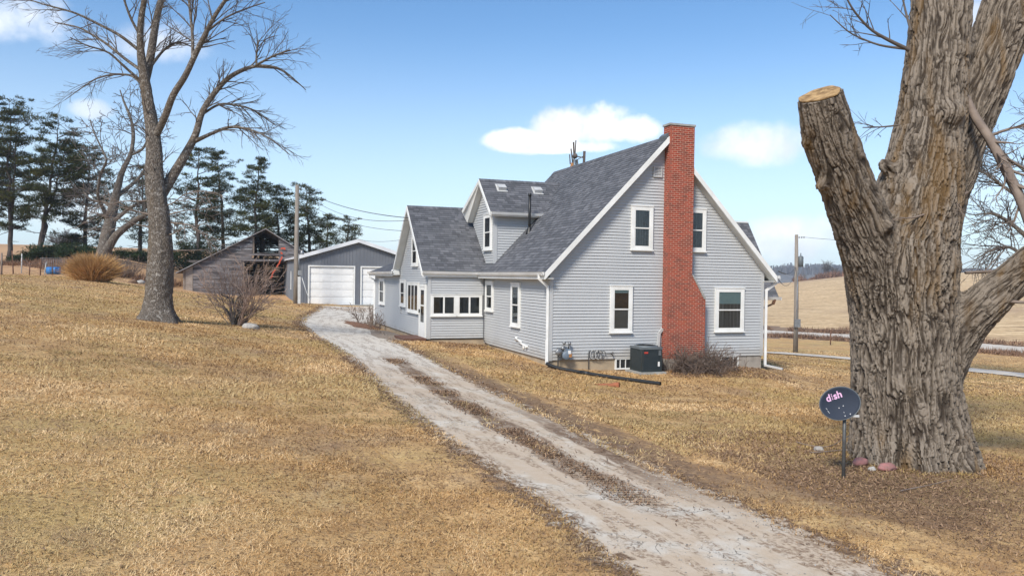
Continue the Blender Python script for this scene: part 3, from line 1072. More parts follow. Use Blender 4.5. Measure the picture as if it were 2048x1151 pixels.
def slope(name, o, ux, up, poly, thick=.13):
    mb = MB()
    lap(mb, o, ux, up, poly, SH, .014, .002)
    o, ux, up = (np.array(q, float) for q in (o, ux, up))
    n = np.cross(ux, up)
    pts = [o + ux * s + up * t - n * .004 for s, t in poly]
    body = MB()
    body.prism(pts, -n * thick)
    for fc in body.F:
        mb.face([body.V[i] for i in fc], None, 1)
    return mb.build(name, [MT['shingle'], MT['soffit']], HOUSE)


k = math.sqrt(1 + SLP * SLP)
upL = np.array([1, 0, SLP]) / k
Ls = (APX + .29) * k
# left main slope: ux must satisfy ux x up = outward
slope('roof', (-.29, 9.9, 2.88), -YN, upL, [(0, 0), (10.2, 0), (10.2, Ls), (0, Ls)])
upR = np.array([-1, 0, SLP]) / k
slope('roof', (8.64, -.3, 2.88), YN, upR, [(0, 0), (10.2, 0), (10.2, Ls), (0, Ls)])
# wing
WS = (5.73 - 2.93) / 3.0
kw = math.sqrt(1 + WS * WS)
upW = np.array([0, 1, WS]) / kw
XW = XP - .30
slope('roof', (XW, 6.98, 2.91), XN, upW, [(0, 0), (6.2, 0), (6.2, 3.02 * kw), (0, 3.02 * kw)])
upW2 = np.array([0, -1, WS]) / kw
slope('roof', (8.0, 13.02, 2.91), -XN, upW2, [(0, 0), (8.0 - XW, 0), (8.0 - XW, 3.02 * kw), (0, 3.02 * kw)])
# lean-to roof
kl = math.sqrt(1 + .4 ** 2)
slope('roof', (XW, 19.6, 2.90), -YN, np.array([1, 0, .4]) / kl, [(0, 0), (6.6, 0), (6.6, 4.0), (0, 4.0)])
# dormer: near slope and far slope
DS = (6.72 - 5.27) / 1.6
kd = math.sqrt(1 + DS * DS)
slope('dormer_roof', (-.24, 5.72, 5.27), XN, np.array([0, 1, DS]) / kd, [(0, 0), (2.3, 0), (3.75, 1.6 * kd), (0, 1.6 * kd)])
DS2 = (6.72 - 5.52) / 1.62
kd2 = math.sqrt(1 + DS2 * DS2)
slope('dormer_roof', (3.7, 8.94, 5.52), -XN, np.array([0, -1, DS2]) / kd2, [(0, 0), (4.18, 0), (3.94, 1.62 * kd2), (0, 1.62 * kd2)])
# ridge caps
for (a, b, s) in (((APX, -.3, APZ), (APX, 9.9, APZ), SLP), ((XW, 10.0, 5.735), (3.0, 10.0, 5.735), WS), ((-.24, 7.32, 6.725), (3.4, 7.32, 6.725), .9)):
    a, b = np.array(a), np.array(b)
    L = np.linalg.norm(b - a); d = (b - a) / L
    sd = np.cross(d, ZN)
    m = int(L / .14)
    rc = MB()
    for i in range(m):
        p = a + d * (i * L / m); q = a + d * ((i + 1) * L / m + .03)
        for sg in (-1, 1):
            e = sd * sg * .14 - ZN * .14 * s
            z0, z1 = ZN * .018, ZN * .026
            f = [p + z1, q + z0, q + z0 + e, p + z1 + e]
            rc.face(f if sg > 0 else f[::-1], [(i * .3 + .01, 0), (i * .3 + .2, 0), (i * .3 + .2, .1), (i * .3 + .01, .1)])
    rc.build('ridge_cap', MT['shingle'], HOUSE)

# rakes, fascia, soffits -----------------------------------------------------
fa = MB()


def rake(a, b, h, t, nrm, mb):
    """board from a (low) to b (high) hanging h below the roof line, thickness t along nrm"""
    a, b, nrm = (np.array(q, float) for q in (a, b, nrm))
    mb.prism([a, b, b - ZN * h, a - ZN * h], nrm * t)


rake((-.33, -.302, 2.85), (4.176, -.302, 7.56), .22, .03, -YN, fa)
rake((8.68, -.302, 2.85), (4.176, -.302, 7.56), .22, .03, -YN, fa)
rake((XW - .002, 6.96, 2.90), (XW - .002, 10.0, 5.72), .19, .03, -XN, fa)
rake((XW - .002, 13.04, 2.90), (XW - .002, 10.0, 5.72), .19, .03, -XN, fa)
rake((-.244, 5.70, 5.25), (-.244, 7.32, 6.70), .15, .03, -XN, fa)
fa.prism([(-.246, 7.32, 6.71), (-.50, 8.96, 5.52), (-.235, 8.97, 5.03), (-.232, 7.33, 6.50)], (.02, 0, 0))
fa.box(-.335, -.300, -.30, 6.95, 2.64, 2.86)
fa.box(8.65, 8.685, -.30, 9.8, 2.64, 2.86)
fa.box(XW, -.30, 6.93, 6.962, 2.68, 2.89)
fa.box(XW - .03, XW, 13.0, 19.6, 2.68, 2.88)
fa.box(-.23, 2.2, 5.69, 5.715, 5.10, 5.25)
fa.build('fascia', MT['white'], HOUSE)
so_ = MB()
so_.box(-.30, 0, -.29, 6.98, 2.655, 2.685)
so_.box(8.3, 8.65, -.29, 9.6, 2.655, 2.685)
so_.box(XW + .01, -.30, 6.96, 7.06, 2.69, 2.715)
so_.box(XW, XP, 13.0, 19.55, 2.70, 2.72)
so_.box(-.22, 2.2, 5.71, 6.02, 5.11, 5.13)
for sg, x0, x1 in ((1, -.30, 4.17), (-1, 8.64, 4.18)):
    so_.prism([(x0, -.298, 2.655), (x1, -.298, 7.36), (x1, 0, 7.36), (x0, 0, 2.655)], (0, 0, -.02))
so_.prism([(XW, 7.0, 2.72), (XW, 10, 5.53), (XP, 10, 5.53), (XP, 7.0, 2.72)], (0, 0, -.02))
so_.prism([(XW, 13.0, 2.72), (XW, 10, 5.53), (XP, 10, 5.53), (XP, 13.0, 2.72)], (0, 0, -.02))
so_.prism([(XW - .01, 13.0, 2.74), (XW - .01, 12.62, 2.74), (XW - .01, 12.72, 3.06), (XW - .01, 13.0, 3.0)], (.25, 0, 0))
so_.prism([(-.235, 8.95, 5.05), (-.235, 7.33, 6.52), (.05, 7.33, 6.52), (.05, 8.95, 5.05)], (0, 0, -.02))
so_.prism([(-.235, 5.73, 5.10), (-.235, 7.31, 6.52), (.05, 7.31, 6.52), (.05, 5.73, 5.10)], (0, 0, -.02))
so_.build('soffit', MT['soffit'], HOUSE)

# gutters and downspouts ------------------------------------------------------


def gutter(a, b, out, name='gutter'):
    """K-profile trough from a to b along the eave, opening upward"""
    a, b, out = (np.array(q, float) for q in (a, b, out))
    pr = [(0, 0), (0, -.115), (.075, -.115), (.095, -.075), (.115, -.02), (.125, 0), (.112, 0), (.10, -.03), (.068, -.10), (.012, -.10), (.012, 0)]
    m = MB()
    A = [a + out * x + ZN * z for x, z in pr]; B = [b + out * x + ZN * z for x, z in pr]
    for i in range(len(pr)):
        j = (i + 1) % len(pr)
        m.face([A[i], A[j], B[j], B[i]])
    m.face(A[::-1]); m.face(B)
    m.box(*sorted((a[0], (a + out * .12)[0] + .004)), *sorted((a[1], (a + out * .12)[1] + .004)), a[2] - .118, a[2] + .002)
    m.box(*sorted((b[0], (b + out * .12)[0] + .004)), *sorted((b[1], (b + out * .12)[1] + .004)), b[2] - .118, b[2] + .002)
    return m.build(name, MT['gutter'], HOUSE)


gutter((-.338, -.33, 2.875), (-.338, 6.93, 2.885), -XN)
gutter((XW, 6.925, 2.90), (-.34, 6.925, 2.885), -YN)
gutter((8.69, -.33, 2.875), (8.69, 9.8, 2.885), XN)
gutter((XW - .035, 12.9, 2.90), (XW - .035, 19.65, 2.89), -XN)
gutter((-.22, 5.685, 5.26), (2.15, 5.685, 5.262), -YN)


def spout(pts, name='downspout', w=.085, d=.065, m_=None):
    m = MB()
    for a, b in zip(pts[:-1], pts[1:]):
        a, b = np.array(a, float), np.array(b, float)
        e = (b - a) / np.linalg.norm(b - a) * .02
        m.beam(a - e, b + e, w, d, (0.3, 1, 0.05) if abs((b - a)[2]) > .5 * np.linalg.norm(b - a) else ZN)
    return m.build(name, m_ or MT['gutter'], HOUSE)


spout([(-.40, .02, 2.78), (-.40, .02, 2.66), (-.085, .02, 2.40), (-.085, .02, .62)])
spout([(-.095, .015, .64), (-.10, -.01, -.08)], w=.10, d=.08)
spout([(8.74, -.20, 2.76), (8.72, -.18, 2.60), (8.42, -.05, 2.35), (8.42, -.05, -.32)])
spout([(8.42, -.06, -.36), (8.72, -.62, -.44)], w=.10, d=.065, m_=MT['vent'])
spout([(XW - .09, 19.45, 2.80), (XW - .07, 19.45, 2.62), (XP - .05, 19.47, 2.45), (XP - .05, 19.47, .0)])

# windows ---------------------------------------------------------------------


def window(o, ux, x0, x1, z0, z1, kind='hung', trim=.105, glassmat=None, behind=None, blind=None, name='window', ncol=1, sill=True):
    """o: wall origin, ux: unit vector along the wall seen from outside (left to right); returns the window part"""
    o, ux = np.array(o, float), np.array(ux, float)
    n = np.cross(ux, ZN)
    pt = lambda s, t, q: o + ux * s + ZN * t + n * q
    bx = lambda m, s0, s1, t0, t1, q0, q1: m.obox(pt(s0, t0, q0), ux * (s1 - s0), n * (q1 - q0), ZN * (t1 - t0))
    m = MB()
    P0, P1 = -.02, .085
    bx(m, x0, x0 + trim, z0, z1, P0, P1); bx(m, x1 - trim, x1, z0, z1, P0, P1)
    bx(m, x0 + trim, x1 - trim, z1 - trim, z1, P0, P1 - .002); bx(m, x0 + trim, x1 - trim, z0, z0 + trim, P0, P1 - .002)
    if sill:
        bx(m, x0 - .015, x1 + .015, z0 - .02, z0 + .03, P0 + .01, P1 + .03)
    bx(m, x0 - .012, x1 + .012, z1 - .012, z1 + .016, P0, P1 + .018)
    wd = m.build(name, MT['white'], HOUSE)
    a0, a1, b0, b1 = x0 + trim, x1 - trim, z0 + trim, z1 - trim
    br = MB(); bx(br, a0 - .02, a1 + .02, b0 - .02, b1 + .02, .030, .0485)
    br.build('backing', behind or MT['backing'], wd)

    def sash(s0, s1, t0, t1, q, r=.042):
        g = MB()
        bx(g, s0, s0 + r, t0, t1, q, q + .022); bx(g, s1 - r, s1, t0, t1, q, q + .022)
        bx(g, s0 + r, s1 - r, t1 - r, t1, q, q + .0215); bx(g, s0 + r, s1 - r, t0, t0 + r, q, q + .0215)
        g.build('sash', MT['white'], wd)
        pn = MB()
        pn.face([pt(s0 + r - .005, t0 + r - .005, q + .009), pt(s1 - r + .005, t0 + r - .005, q + .009), pt(s1 - r + .005, t1 - r + .005, q + .009), pt(s0 + r - .005, t1 - r + .005, q + .009)])
        pn.build('pane', glassmat or MT['glass'], wd)

    if kind == 'hung':
        zm = (b0 + b1) / 2 + .0
        sash(a0, a1, zm - .02, b1, .0585)
        sash(a0 + .004, a1 - .004, b0, zm + .02, .0515)
    elif kind == 'row':
        c = (a1 - a0) / ncol
        for i in range(ncol):
            g = .004 if i else 0
            sash(a0 + i * c + g, a0 + (i + 1) * c - g, b0, b1, .054, .032)
    elif kind == 'fixed':
        sash(a0, a1, b0, b1, .054, .03)
    for (t0, t1, mm) in (blind or []):
        q = MB(); bx(q, a0 + .02, a1 - .02, b0 + (b1 - b0) * t0, b0 + (b1 - b0) * t1, .0488, .0503)
        q.build('blind', mm, wd)
    return wd


GW = ((0, 0, 0), XN)
window(*GW, 2.155, 2.983, .873, 2.46, behind=MT['brownroom'], blind=[(0, .49, MT['shadegrey']), (.90, 1, MT['shade'])])
window(*GW, 6.263, 7.468, .861, 2.42, behind=MT['curtain'], blind=[(.66, 1, MT['shade'])])
window(*GW, 2.90, 3.725, 3.67, 5.17, behind=MT['curtain'])
window(*GW, 4.97, 5.832, 3.67, 5.17, behind=MT['curtain'])
SW = ((0, 7.05, 0), -YN)
window(*SW, .27, 1.20, 1.32, 2.52)
window(*SW, 3.38, 4.30, .888, 2.49, behind=MT['curtain'])
PWn = ((XP, 7.06, 0), XN)
window(*PWn, .075, 1.15, 1.09, 1.975, 'row', .085, ncol=2)
window(*PWn, 1.15, 2.225, 1.09, 1.975, 'row', .085, ncol=2)
LW = ((XP, 19.4, 0), -YN)
window(*LW, 8.55, 10.72, 1.11, 2.42, 'row', .1, ncol=3)
window(*LW, 6.92, 7.96, 1.30, 2.52)
window(*LW, 1.42, 2.80, 1.20, 2.55)
window(*LW, 9.36, 10.4, 3.12, 4.42)
DWn = ((.05, 9.0, 0), -YN)
window(*DWn, 1.71, 2.69, 3.78, 5.24)

# porch door
dm = MB()
dm.box(XP - .078, XP, 7.38, 7.46, .16, 2.36); dm.box(XP - .078, XP, 8.42, 8.50, .16, 2.36); dm.box(XP - .0785, XP, 7.46, 8.42, 2.26, 2.36)
door = MB()
door.box(XP - .065, XP, 7.47, 7.62, .20, 2.25); door.box(XP - .065, XP, 8.26, 8.41, .20, 2.25)
door.box(XP - .0645, XP, 7.62, 8.26, .20, .80); door.box(XP - .0645, XP, 7.62, 8.26, 1.46, 1.52); door.box(XP - .0645, XP, 7.62, 8.26, 2.12, 2.25)
dp = door.build('door', MT['white'], HOUSE)
dm.build('frame', MT['white'], dp)
g = MB(); g.face([(XP - .052, 8.27, .79), (XP - .052, 7.61, .79), (XP - .052, 7.61, 2.13), (XP - .052, 8.27, 2.13)])
g.build('pane', MT['glass'], dp)
g = MB(); g.box(XP - .045, XP - .040, 7.61, 8.27, .79, 2.13)
g.build('backing', MT['backing'], dp)
g = MB(); g.box(XP - .12, XP - .065, 8.30, 8.34, 1.18, 1.32)
g.build('handle', MT['black'], dp)

# basement windows, recessed in the foundation
for (x0, x1, z0, z1, bars) in ((2.39, 3.10, -.37, -.012, 3), (6.56, 7.31, -.42, -.012, 0)):
    m = MB()
    m.box(x0, x0 + .05, -.03, .03, z0, z1); m.box(x1 - .05, x1, -.03, .03, z0, z1); m.box(x0 + .05, x1 - .05, -.029, .03, z0, z0 + .05)
    m.box(x0 + .05, x1 - .05, -.029, .03, z1 - .02, z1)
    b_ = m.build('basement_window', MT['white'], HOUSE)
    m = MB(); m.box(x0 + .05, x1 - .05, .008, .028, z0 + .05, z1 - .02); m.build('backing', MT['backing'], b_)
    for i in range(bars or 1):
        xx = x0 + .05 + (x1 - x0 - .1) * (i + .7) / bars if bars else x1 - .22
        m = MB(); m.box(xx - .013, xx + .013, -.02, .006, z0 + .05, z1 - .02)
        m.build('mullion', MT['white'], b_)

# gable vent
m = MB()
m.box(3.72, 4.05, -.075, 0, 6.18, 6.21); m.box(3.72, 4.05, -.075, 0, 6.52, 6.55); m.box(3.72, 3.75, -.0745, 0, 6.21, 6.52); m.box(4.02, 4.05, -.0745, 0, 6.21, 6.52)
gv = m.build('gable_vent', MT['siding'], HOUSE)
m = MB()
for i in range(6):
    z = 6.215 + i * .052
    m.prism([(3.75, -.070, z), (3.75, -.044, z + .045), (3.75, -.040, z + .045), (3.75, -.066, z)], (.27, 0, 0))
m.build('louvre', MT['vent'], gv)
m = MB(); m.box(3.75, 4.02, -.036, -.034, 6.21, 6.52); m.build('backing', MT['backing'], gv)

# chimney
ch = MB()
uvf = lambda q: (q[0] + q[1], q[2])
Ypf = -.36
ch.prism([(4.155, Ypf, -.02), (5.665, Ypf, -.02), (5.665, Ypf, 2.05), (5.115, Ypf, 2.86), (5.125, Ypf, 7.93), (4.165, Ypf, 7.93)], (0, .37, 0), 0, uvf)
ch.prism([(4.168, .012, 6.9), (5.122, .012, 6.9), (5.122, .012, 7.925), (4.168, .012, 7.925)], (0, .06, 0), 0, uvf)
chim = ch.build('chimney', MT['brick'], HOUSE)
m = MB(); m.box(4.13, 5.155, Ypf - .03, .10, 7.932, 8.0); m.build('chimney_cap', MT['slab'], chim)
m = MB(); m.prism([(5.60, Ypf - .02, 2.03), (5.70, Ypf - .02, 2.03), (5.155, Ypf - .02, 2.86), (5.095, Ypf - .02, 2.88)], (0, .36, 0))
m.build('shoulder_cap', MT['slab'], chim)
m = MB(); m.box(4.13, 5.70, Ypf - .02, .0, -1.0, -.024); m.build('chimney_base', MT['block'], chim)
m = MB(); m.obox((4.05, -.29, APZ - .16), (.11, 0, .10), (0, .42, 0), (-.03, 0, .16)); m.build('flashing', MT['acgrey'], chim)

# roof vents and stack
for (x, y) in ((.60, 6.9), (2.17, 6.86)):
    z = 5.27 + DS * (y - 5.72)
    c = np.array((x, y, z)); up = np.array([0, 1, DS]) / kd; nn = np.cross(XN, up)
    m = MB()
    b0 = c - XN * .17 - up * .18
    pr = [b0 + nn * .01, b0 + up * .36 + nn * .01, b0 + up * .34 + nn * .10, b0 + up * .04 + nn * .16]
    m.prism(pr, XN * .34)
    m.obox(c - XN * .22 - up * .24 + nn * .012, XN * .44, up * .5, nn * .012)
    m.build('roof_vent', MT['vent'], HOUSE)
m = MB()
m.tube([(1.26, 5.33, rz(1.26) - .1), (1.26, 5.33, 6.0)], .055, 12)
m.tube([(1.26, 5.33, 5.9), (1.26, 5.33, 6.02)], .066, 12)
m.lathe((1.26, 5.33, rz(1.26) + .01), [(.16, -.1), (.10, .06), (.06, .16)], 12)
m.build('vent_stack', MT['black'], HOUSE)

# dormer foot flashing, porch lamp, service mast, conduit
m = MB(); m.box(-.02, .06, 6.1, 6.95, 3.10, 3.17); m.build('dormer_sill', MT['white'], HOUSE)
m = MB()
m.lathe((XW + .02, 12.78, 2.86), [(.045, 0), (.05, .05), (.03, .08)], 10, (-1, -.5, -.4)); m.lathe((XW - .02, 12.86, 2.95), [(.045, 0), (.055, .06), (.03, .09)], 10, (-1, .3, -.5))
m.build('flood_lamp', MT['white'], HOUSE)
m = MB()
m.tube([(XP - .06, 9.75, 3.6), (XP - .06, 9.75, 4.75), (XP - .12, 9.75, 4.9), (XP - .2, 9.75, 4.85)], .022, 8)
m.tube([(XP - .05, 10.0, 4.95), (XP - .18, 10.0, 5.0)], .05, 8)
m.build('service_mast', MT['metal'], HOUSE)
m = MB(); m.box(XP - .07, XP, 12.28, 12.42, .98, 1.10); m.tube([(XP - .05, 12.35, 1.1), (XP - .06, 12.4, 1.3)], .03, 8); m.build('outlet_box', MT['vent'], HOUSE)
m = MB()
m.beam((3.93, -.12, -.1), (4.03, -.06, .86), .09, .07, YN); m.beam((4.03, -.06, .84), (4.14, -.10, 1.0), .09, .07, YN)
m.build('line_set_cover', MT['vent'], HOUSE)
m = MB()   # white vent pipes low on the left wall
for a, b in (((-.05, 3.05, .45), (-.05, 2.55, .40)), ((-.05, 2.75, .36), (-.05, 2.0, .27)), ((-.05, 2.30, .30), (-.05, 2.30, .14))):
    m.tube([a, b], .035, 8)
m.lathe((-.02, 3.1, .46), [(.075, 0), (.075, .05), (.03, .06)], 10, (-1, 0, 0)); m.lathe((-.02, 1.98, .27), [(.05, 0), (.05, .09)], 10, (-1, 0, 0))
m.build('vent_pipe', MT['white'], HOUSE)
m = MB(); m.tube([(-.06, 7.0, 2.75), (-.07, 6.98, 2.2), (-.06, 6.99, 1.2), (-.07, 6.98, .2), (-.1, 6.7, .05), (-.12, 5.6, -.05), (-.10, 5.2, -.12)], .014, 6)
m.build('cable', MT['wire'], HOUSE)

# right hand porch: small steep gable roof beyond the corner
RS = (5.10 - 2.05) / 2.05
kr = math.sqrt(1 + RS * RS)
slope('porch_roof', (7.2, 1.24, 2.05), XN, np.array([0, 1, RS]) / kr, [(0, 0), (2.8, 0), (2.8, 2.05 * kr), (-1.2 + .2, 2.05 * kr)], .1)
slope('porch_roof', (10.0, 5.34, 2.05), -XN, np.array([0, -1, RS]) / kr, [(0, 0), (2.8, 0), (2.8, 2.05 * kr), (0, 2.05 * kr)], .1)
w = MB()
lap(w, (8.32, 1.95, -.2), XN, ZN, [(0, 0), (.5, 0), (.5, 2.3), (0, 2.3)], CO, SB, ST)
lap(w, (8.82, 1.95, -.2), YN, ZN, [(0, 0), (2.8, 0), (2.8, 2.2), (1.4, 4.6), (0, 2.2)], CO, SB, ST)
w.build('porch_wall', MT['siding'], HOUSE)
gutter((8.70, 1.20, 2.08), (10.0, 1.20, 2.08), -YN)
spout([(9.72, 1.14, 1.98), (9.70, 1.2, 1.82), (9.30, 1.6, 1.55), (9.28, 1.6, -.5)], m_=MT['rust'], w=.1)
m = MB(); m.box(9.02, 9.13, 1.5, 1.61, -.8, 2.1); m.build('porch_post', MT['deck'], HOUSE)

# ------------------------------------------------------------------ big cottonwood
def limb_pts(l, dflt):
    """(u, v, width px, depth) -> points and radii"""
    pts, rad = [], []
    for q in l:
        d = q[3] if len(q) > 3 else dflt
        pts.append(P(q[0], q[1], d)); rad.append(q[2] / CF * d / 2)
    return np.array(pts), np.array(rad)


def dense(pts, rad, step):
    s = np.r_[0, np.cumsum(np.linalg.norm(np.diff(pts, axis=0), axis=1))]
    n = max(4, int(s[-1] / step))
    t = np.linspace(0, s[-1], n)
    o = np.c_[[np.interp(t, s, pts[:, i]) for i in range(3)]].T
    r = np.interp(t, s, rad)
    for _ in range(max(2, n // 12)):
        o[1:-1] = (o[:-2] + 2 * o[1:-1] + o[2:]) / 4; r[1:-1] = (r[:-2] + 2 * r[1:-1] + r[2:]) / 4
    return o, r


CTB = np.array(P(1820, 915, 13.05)); CTB[2] = gz(CTB[0], CTB[1])
COTTON = thing('cottonwood_tree', CTB, 'massive furrowed cottonwood with one limb sawn off flat, behind the satellite dish', 'tree', None)
LIMBS = [
    [(1822, 955, 236, 13.05), (1820, 912, 222, 13.05), (1815, 880, 206, 13.05), (1811, 780, 198, 13.05), (1806, 690, 194, 13.05), (1802, 600, 200, 13.05), (1800, 520, 216, 13.05),
     (1824, 440, 176, 13.10), (1846, 350, 150, 13.15), (1861, 250, 126, 13.20), (1872, 130, 116, 13.25), (1883, 10, 110, 13.30), (1890, -110, 106, 13.35), (1893, -260, 100, 13.40)],
    [(1800, 660, 150, 13.00), (1762, 545, 132, 12.85), (1733, 470, 112, 12.70), (1699, 385, 102, 12.40), (1663, 290, 101, 12.10), (1647, 225, 94, 11.90), (1639, 182, 89, 11.77)],
    [(1835, 610, 140, 13.15), (1848, 520, 100, 13.30), (1870, 440, 96, 13.5), (1893, 360, 95, 13.7), (1927, 262, 97, 13.8), (1975, 140, 101, 13.9), (2022, 10, 103, 14.0), (2058, -120, 98, 14.1), (2090, -260, 90, 14.2)],
    [(1835, 800, 110, 13.00), (1872, 725, 112, 12.95), (1922, 652, 92, 12.80), (1985, 592, 76, 12.55), (2045, 542, 72, 12.35), (2120, 480, 70, 11.85), (2210, 400, 62, 11.55)],
]
SK = []
for l in LIMBS:
    p_, r_ = limb_pts(l, 12.2)
    SK.append(dense(p_, r_, .10))
# root flare lobes
rng = np.random.default_rng(3)
base_p = SK[0][0][1]
for a_ in range(9):
    th = a_ * 2 * math.pi / 9 + rng.uniform(-.2, .2)
    rr = rng.uniform(.90, 1.08)
    d_ = np.array([math.cos(th), math.sin(th), 0])
    g_ = CTB + d_ * rr
    SK.append(dense(np.array([CTB + d_ * .50 + [0, 0, 1.2], CTB + d_ * .62 + [0, 0, .45], CTB + d_ * .74 + [0, 0, .10], g_ + [0, 0, -.25]]),
                    np.array([.24, .27, .26, .16]), .1))


def cotton_mesh():
    me = bpy.data.meshes.new('tmp')
    V, F, k = [], [], 0
    for (p_, r_) in SK:
        a, f = tube_np(p_, r_, 28)
        n = len(p_)
        V.append(a); F += [tuple(q + k) for q in f]
        F.append(tuple(k + i for i in range(27, -1, -1))); F.append(tuple(k + (n - 1) * 28 + i for i in range(28)))
        k += len(a)
    # burls
    for (u, v, d, r) in ((1902, 228, 12.73, .21), (1612, 288, 12.05, .10), (1640, 372, 12.10, .09), (1772, 330, 12.95, .13), (1778, 455, 12.20, .10)):
        c = P(u, v, d); th = np.linspace(0, math.pi, 9)
        a, f = tube_np(np.c_[np.zeros(9), np.zeros(9), -np.cos(th) * r] + c, np.maximum(np.sin(th) * r, .004), 14)
        V.append(a); F += [tuple(q + k) for q in f]; k += len(a)
    me.from_pydata([tuple(x) for x in np.concatenate(V)], [], F)
    o = bpy.data.objects.new('tmp', me); COL.objects.link(o)
    m = o.modifiers.new('r', 'REMESH'); m.mode = 'VOXEL'; m.voxel_size = .05
    m = o.modifiers.new('s', 'SMOOTH'); m.factor = .5; m.iterations = 7
    m = o.modifiers.new('d', 'SUBSURF'); m.subdivision_type = 'SIMPLE'; m.levels = 2; m.render_levels = 2
    m = o.modifiers.new('s2', 'SMOOTH'); m.factor = .5; m.iterations = 3
    dg = bpy.context.evaluated_depsgraph_get()
    ev = o.evaluated_get(dg); e = ev.to_mesh()
    n = len(e.vertices)
    co = np.empty(n * 3, np.float32); e.vertices.foreach_get('co', co); co = co.reshape(-1, 3).astype(float)
    no = np.empty(n * 3, np.float32); e.vertices.foreach_get('normal', no); no = no.reshape(-1, 3).astype(float)
    Fq = np.empty(len(e.polygons) * 4, np.int32); e.loops.foreach_get('vertex_index', Fq)
    Fq = Fq.reshape(-1, 4)
    ev.to_mesh_clear()
    bpy.data.objects.remove(o)
    return co, no, Fq


co, no, Fq = cotton_mesh()


def bark_field(co, limbs, size, stretch, warp):
    H, Wt, RAD = 0, 0, 0
    for li, (p_, r_) in enumerate(limbs):
        s = np.r_[0, np.cumsum(np.linalg.norm(np.diff(p_, axis=0), axis=1))]
        ps, ss, rs = p_, s, r_
        d2 = np.empty(len(co)); idx = np.empty(len(co), int)
        for i in range(0, len(co), 30000):
            q = ((co[i:i + 30000, None, :] - ps[None]) ** 2).sum(-1)
            idx[i:i + 30000] = q.argmin(1); d2[i:i + 30000] = q.min(1)
        tg_ = np.gradient(ps, axis=0); tg_ /= np.linalg.norm(tg_, axis=1)[:, None]
        rel = co - ps[idx]
        al = (rel * tg_[idx]).sum(1)
        perp = rel - tg_[idx] * al[:, None]
        sd = np.linalg.norm(perp, axis=1) - rs[idx]
        if li:
            sd = sd + rs[idx] * (1 - np.clip((ss[idx] + al) / (.40 * ss[-1]), 0, 1))
        w = np.exp(-np.clip(np.abs(sd), 0, 3) / .075) + 1e-9
        t0 = tg_.mean(0); t0 /= np.linalg.norm(t0)
        e1 = np.cross(t0, [0.3, 1, 0.1]); e1 /= np.linalg.norm(e1); e2 = np.cross(t0, e1)
        # work on the circumference so that ridges keep their width
        ang = np.arctan2(perp @ e2, perp @ e1)
        Rm = np.maximum(rs[idx], .2)
        q = np.c_[np.cos(ang) * Rm / size, np.sin(ang) * Rm / size, (ss[idx] + al) / (size * stretch)]
        q[:, :2] += warp * np.c_[vnoise(np.c_[q[:, :2] * .35, q[:, 2] * .9], 20 + li), vnoise(np.c_[q[:, :2] * .35, q[:, 2] * .9], 40 + li)]
        fur = lambda n_, w_: 1 - np.clip(np.abs(n_) / w_, 0, 1) ** 1.3
        qq = q + li * 7.3
        a1 = fur(vnoise(qq * [1, 1, .62], 70) + .3 * vnoise(qq * [2.3, 2.3, 1.9], 71), .27)
        a2 = fur(vnoise(qq * [1.8, 1.8, .95] + 9, 72) + .3 * vnoise(qq * 4.1, 73), .30)
        a3 = fur(vnoise(qq * [1.0, 1.0, 3.4] + 5, 74) + .5 * vnoise(qq * [2, 2, 3], 77), .14) * np.clip(.6 + 1.5 * vnoise(qq * [.8, .8, .7], 75), 0, 1)
        a4 = fur(vnoise(qq * [4.2, 4.2, 2.2] + 2, 76), .4)
        h = 1 - np.maximum(np.maximum(a1, .72 * a2), .5 * a3) - .16 * a4 + .14 * fbm(qq * [5, 5, 3.5], 2, 60)
        H = H + w * h; Wt = Wt + w; RAD = RAD + w * Rm
    return H / Wt, RAD / Wt


h, rad = bark_field(co, SK[:4], .058, 6.5, 1.1)
amp = .056 * np.clip(rad / .75, .35, 1.15) ** .8
coarse_ = fbm(co / .55, 2, 3)
co2 = co + no * ((h - .6) * amp + .022 * coarse_)[:, None]
# keep the sawn face flat
top_p, top_r = SK[1][0][-1], SK[1][1][-1]
ax_ = SK[1][0][-1] - SK[1][0][-5]; ax_ /= np.linalg.norm(ax_)
near = (np.linalg.norm(co - top_p, axis=1) < .55)
pr_ = (co2 - top_p) @ ax_
fl = near & (pr_ > -.07)
co2[fl] -= ax_[None] * (pr_[fl] + .07)[:, None]
np_mesh('trunk', co2, Fq, MT['bark'], COTTON, smooth=True, fattr=h)
m = MB()
th = np.linspace(0, 2 * math.pi, 33)[:-1]
e1 = np.cross(ax_, [0, 0, 1.]); e1 /= np.linalg.norm(e1); e2 = np.cross(ax_, e1)
rim = [top_p - ax_ * .058 + (e1 * math.cos(t) + e2 * math.sin(t)) * top_r * (.90 + .05 * math.sin(3 * t) + .03 * math.sin(7 * t + 1)) for t in th]
m.prism([tuple(a) for a in rim], ax_ * .018)
m.build('sawn_face', MT['cut'], COTTON)


# ------------------------------------------------------------------ bare branch generator
def rot_about(v, axis, a):
    axis = axis / (np.linalg.norm(axis) + 1e-9)
    return v * math.cos(a) + np.cross(axis, v) * math.sin(a) + axis * np.dot(axis, v) * (1 - math.cos(a))


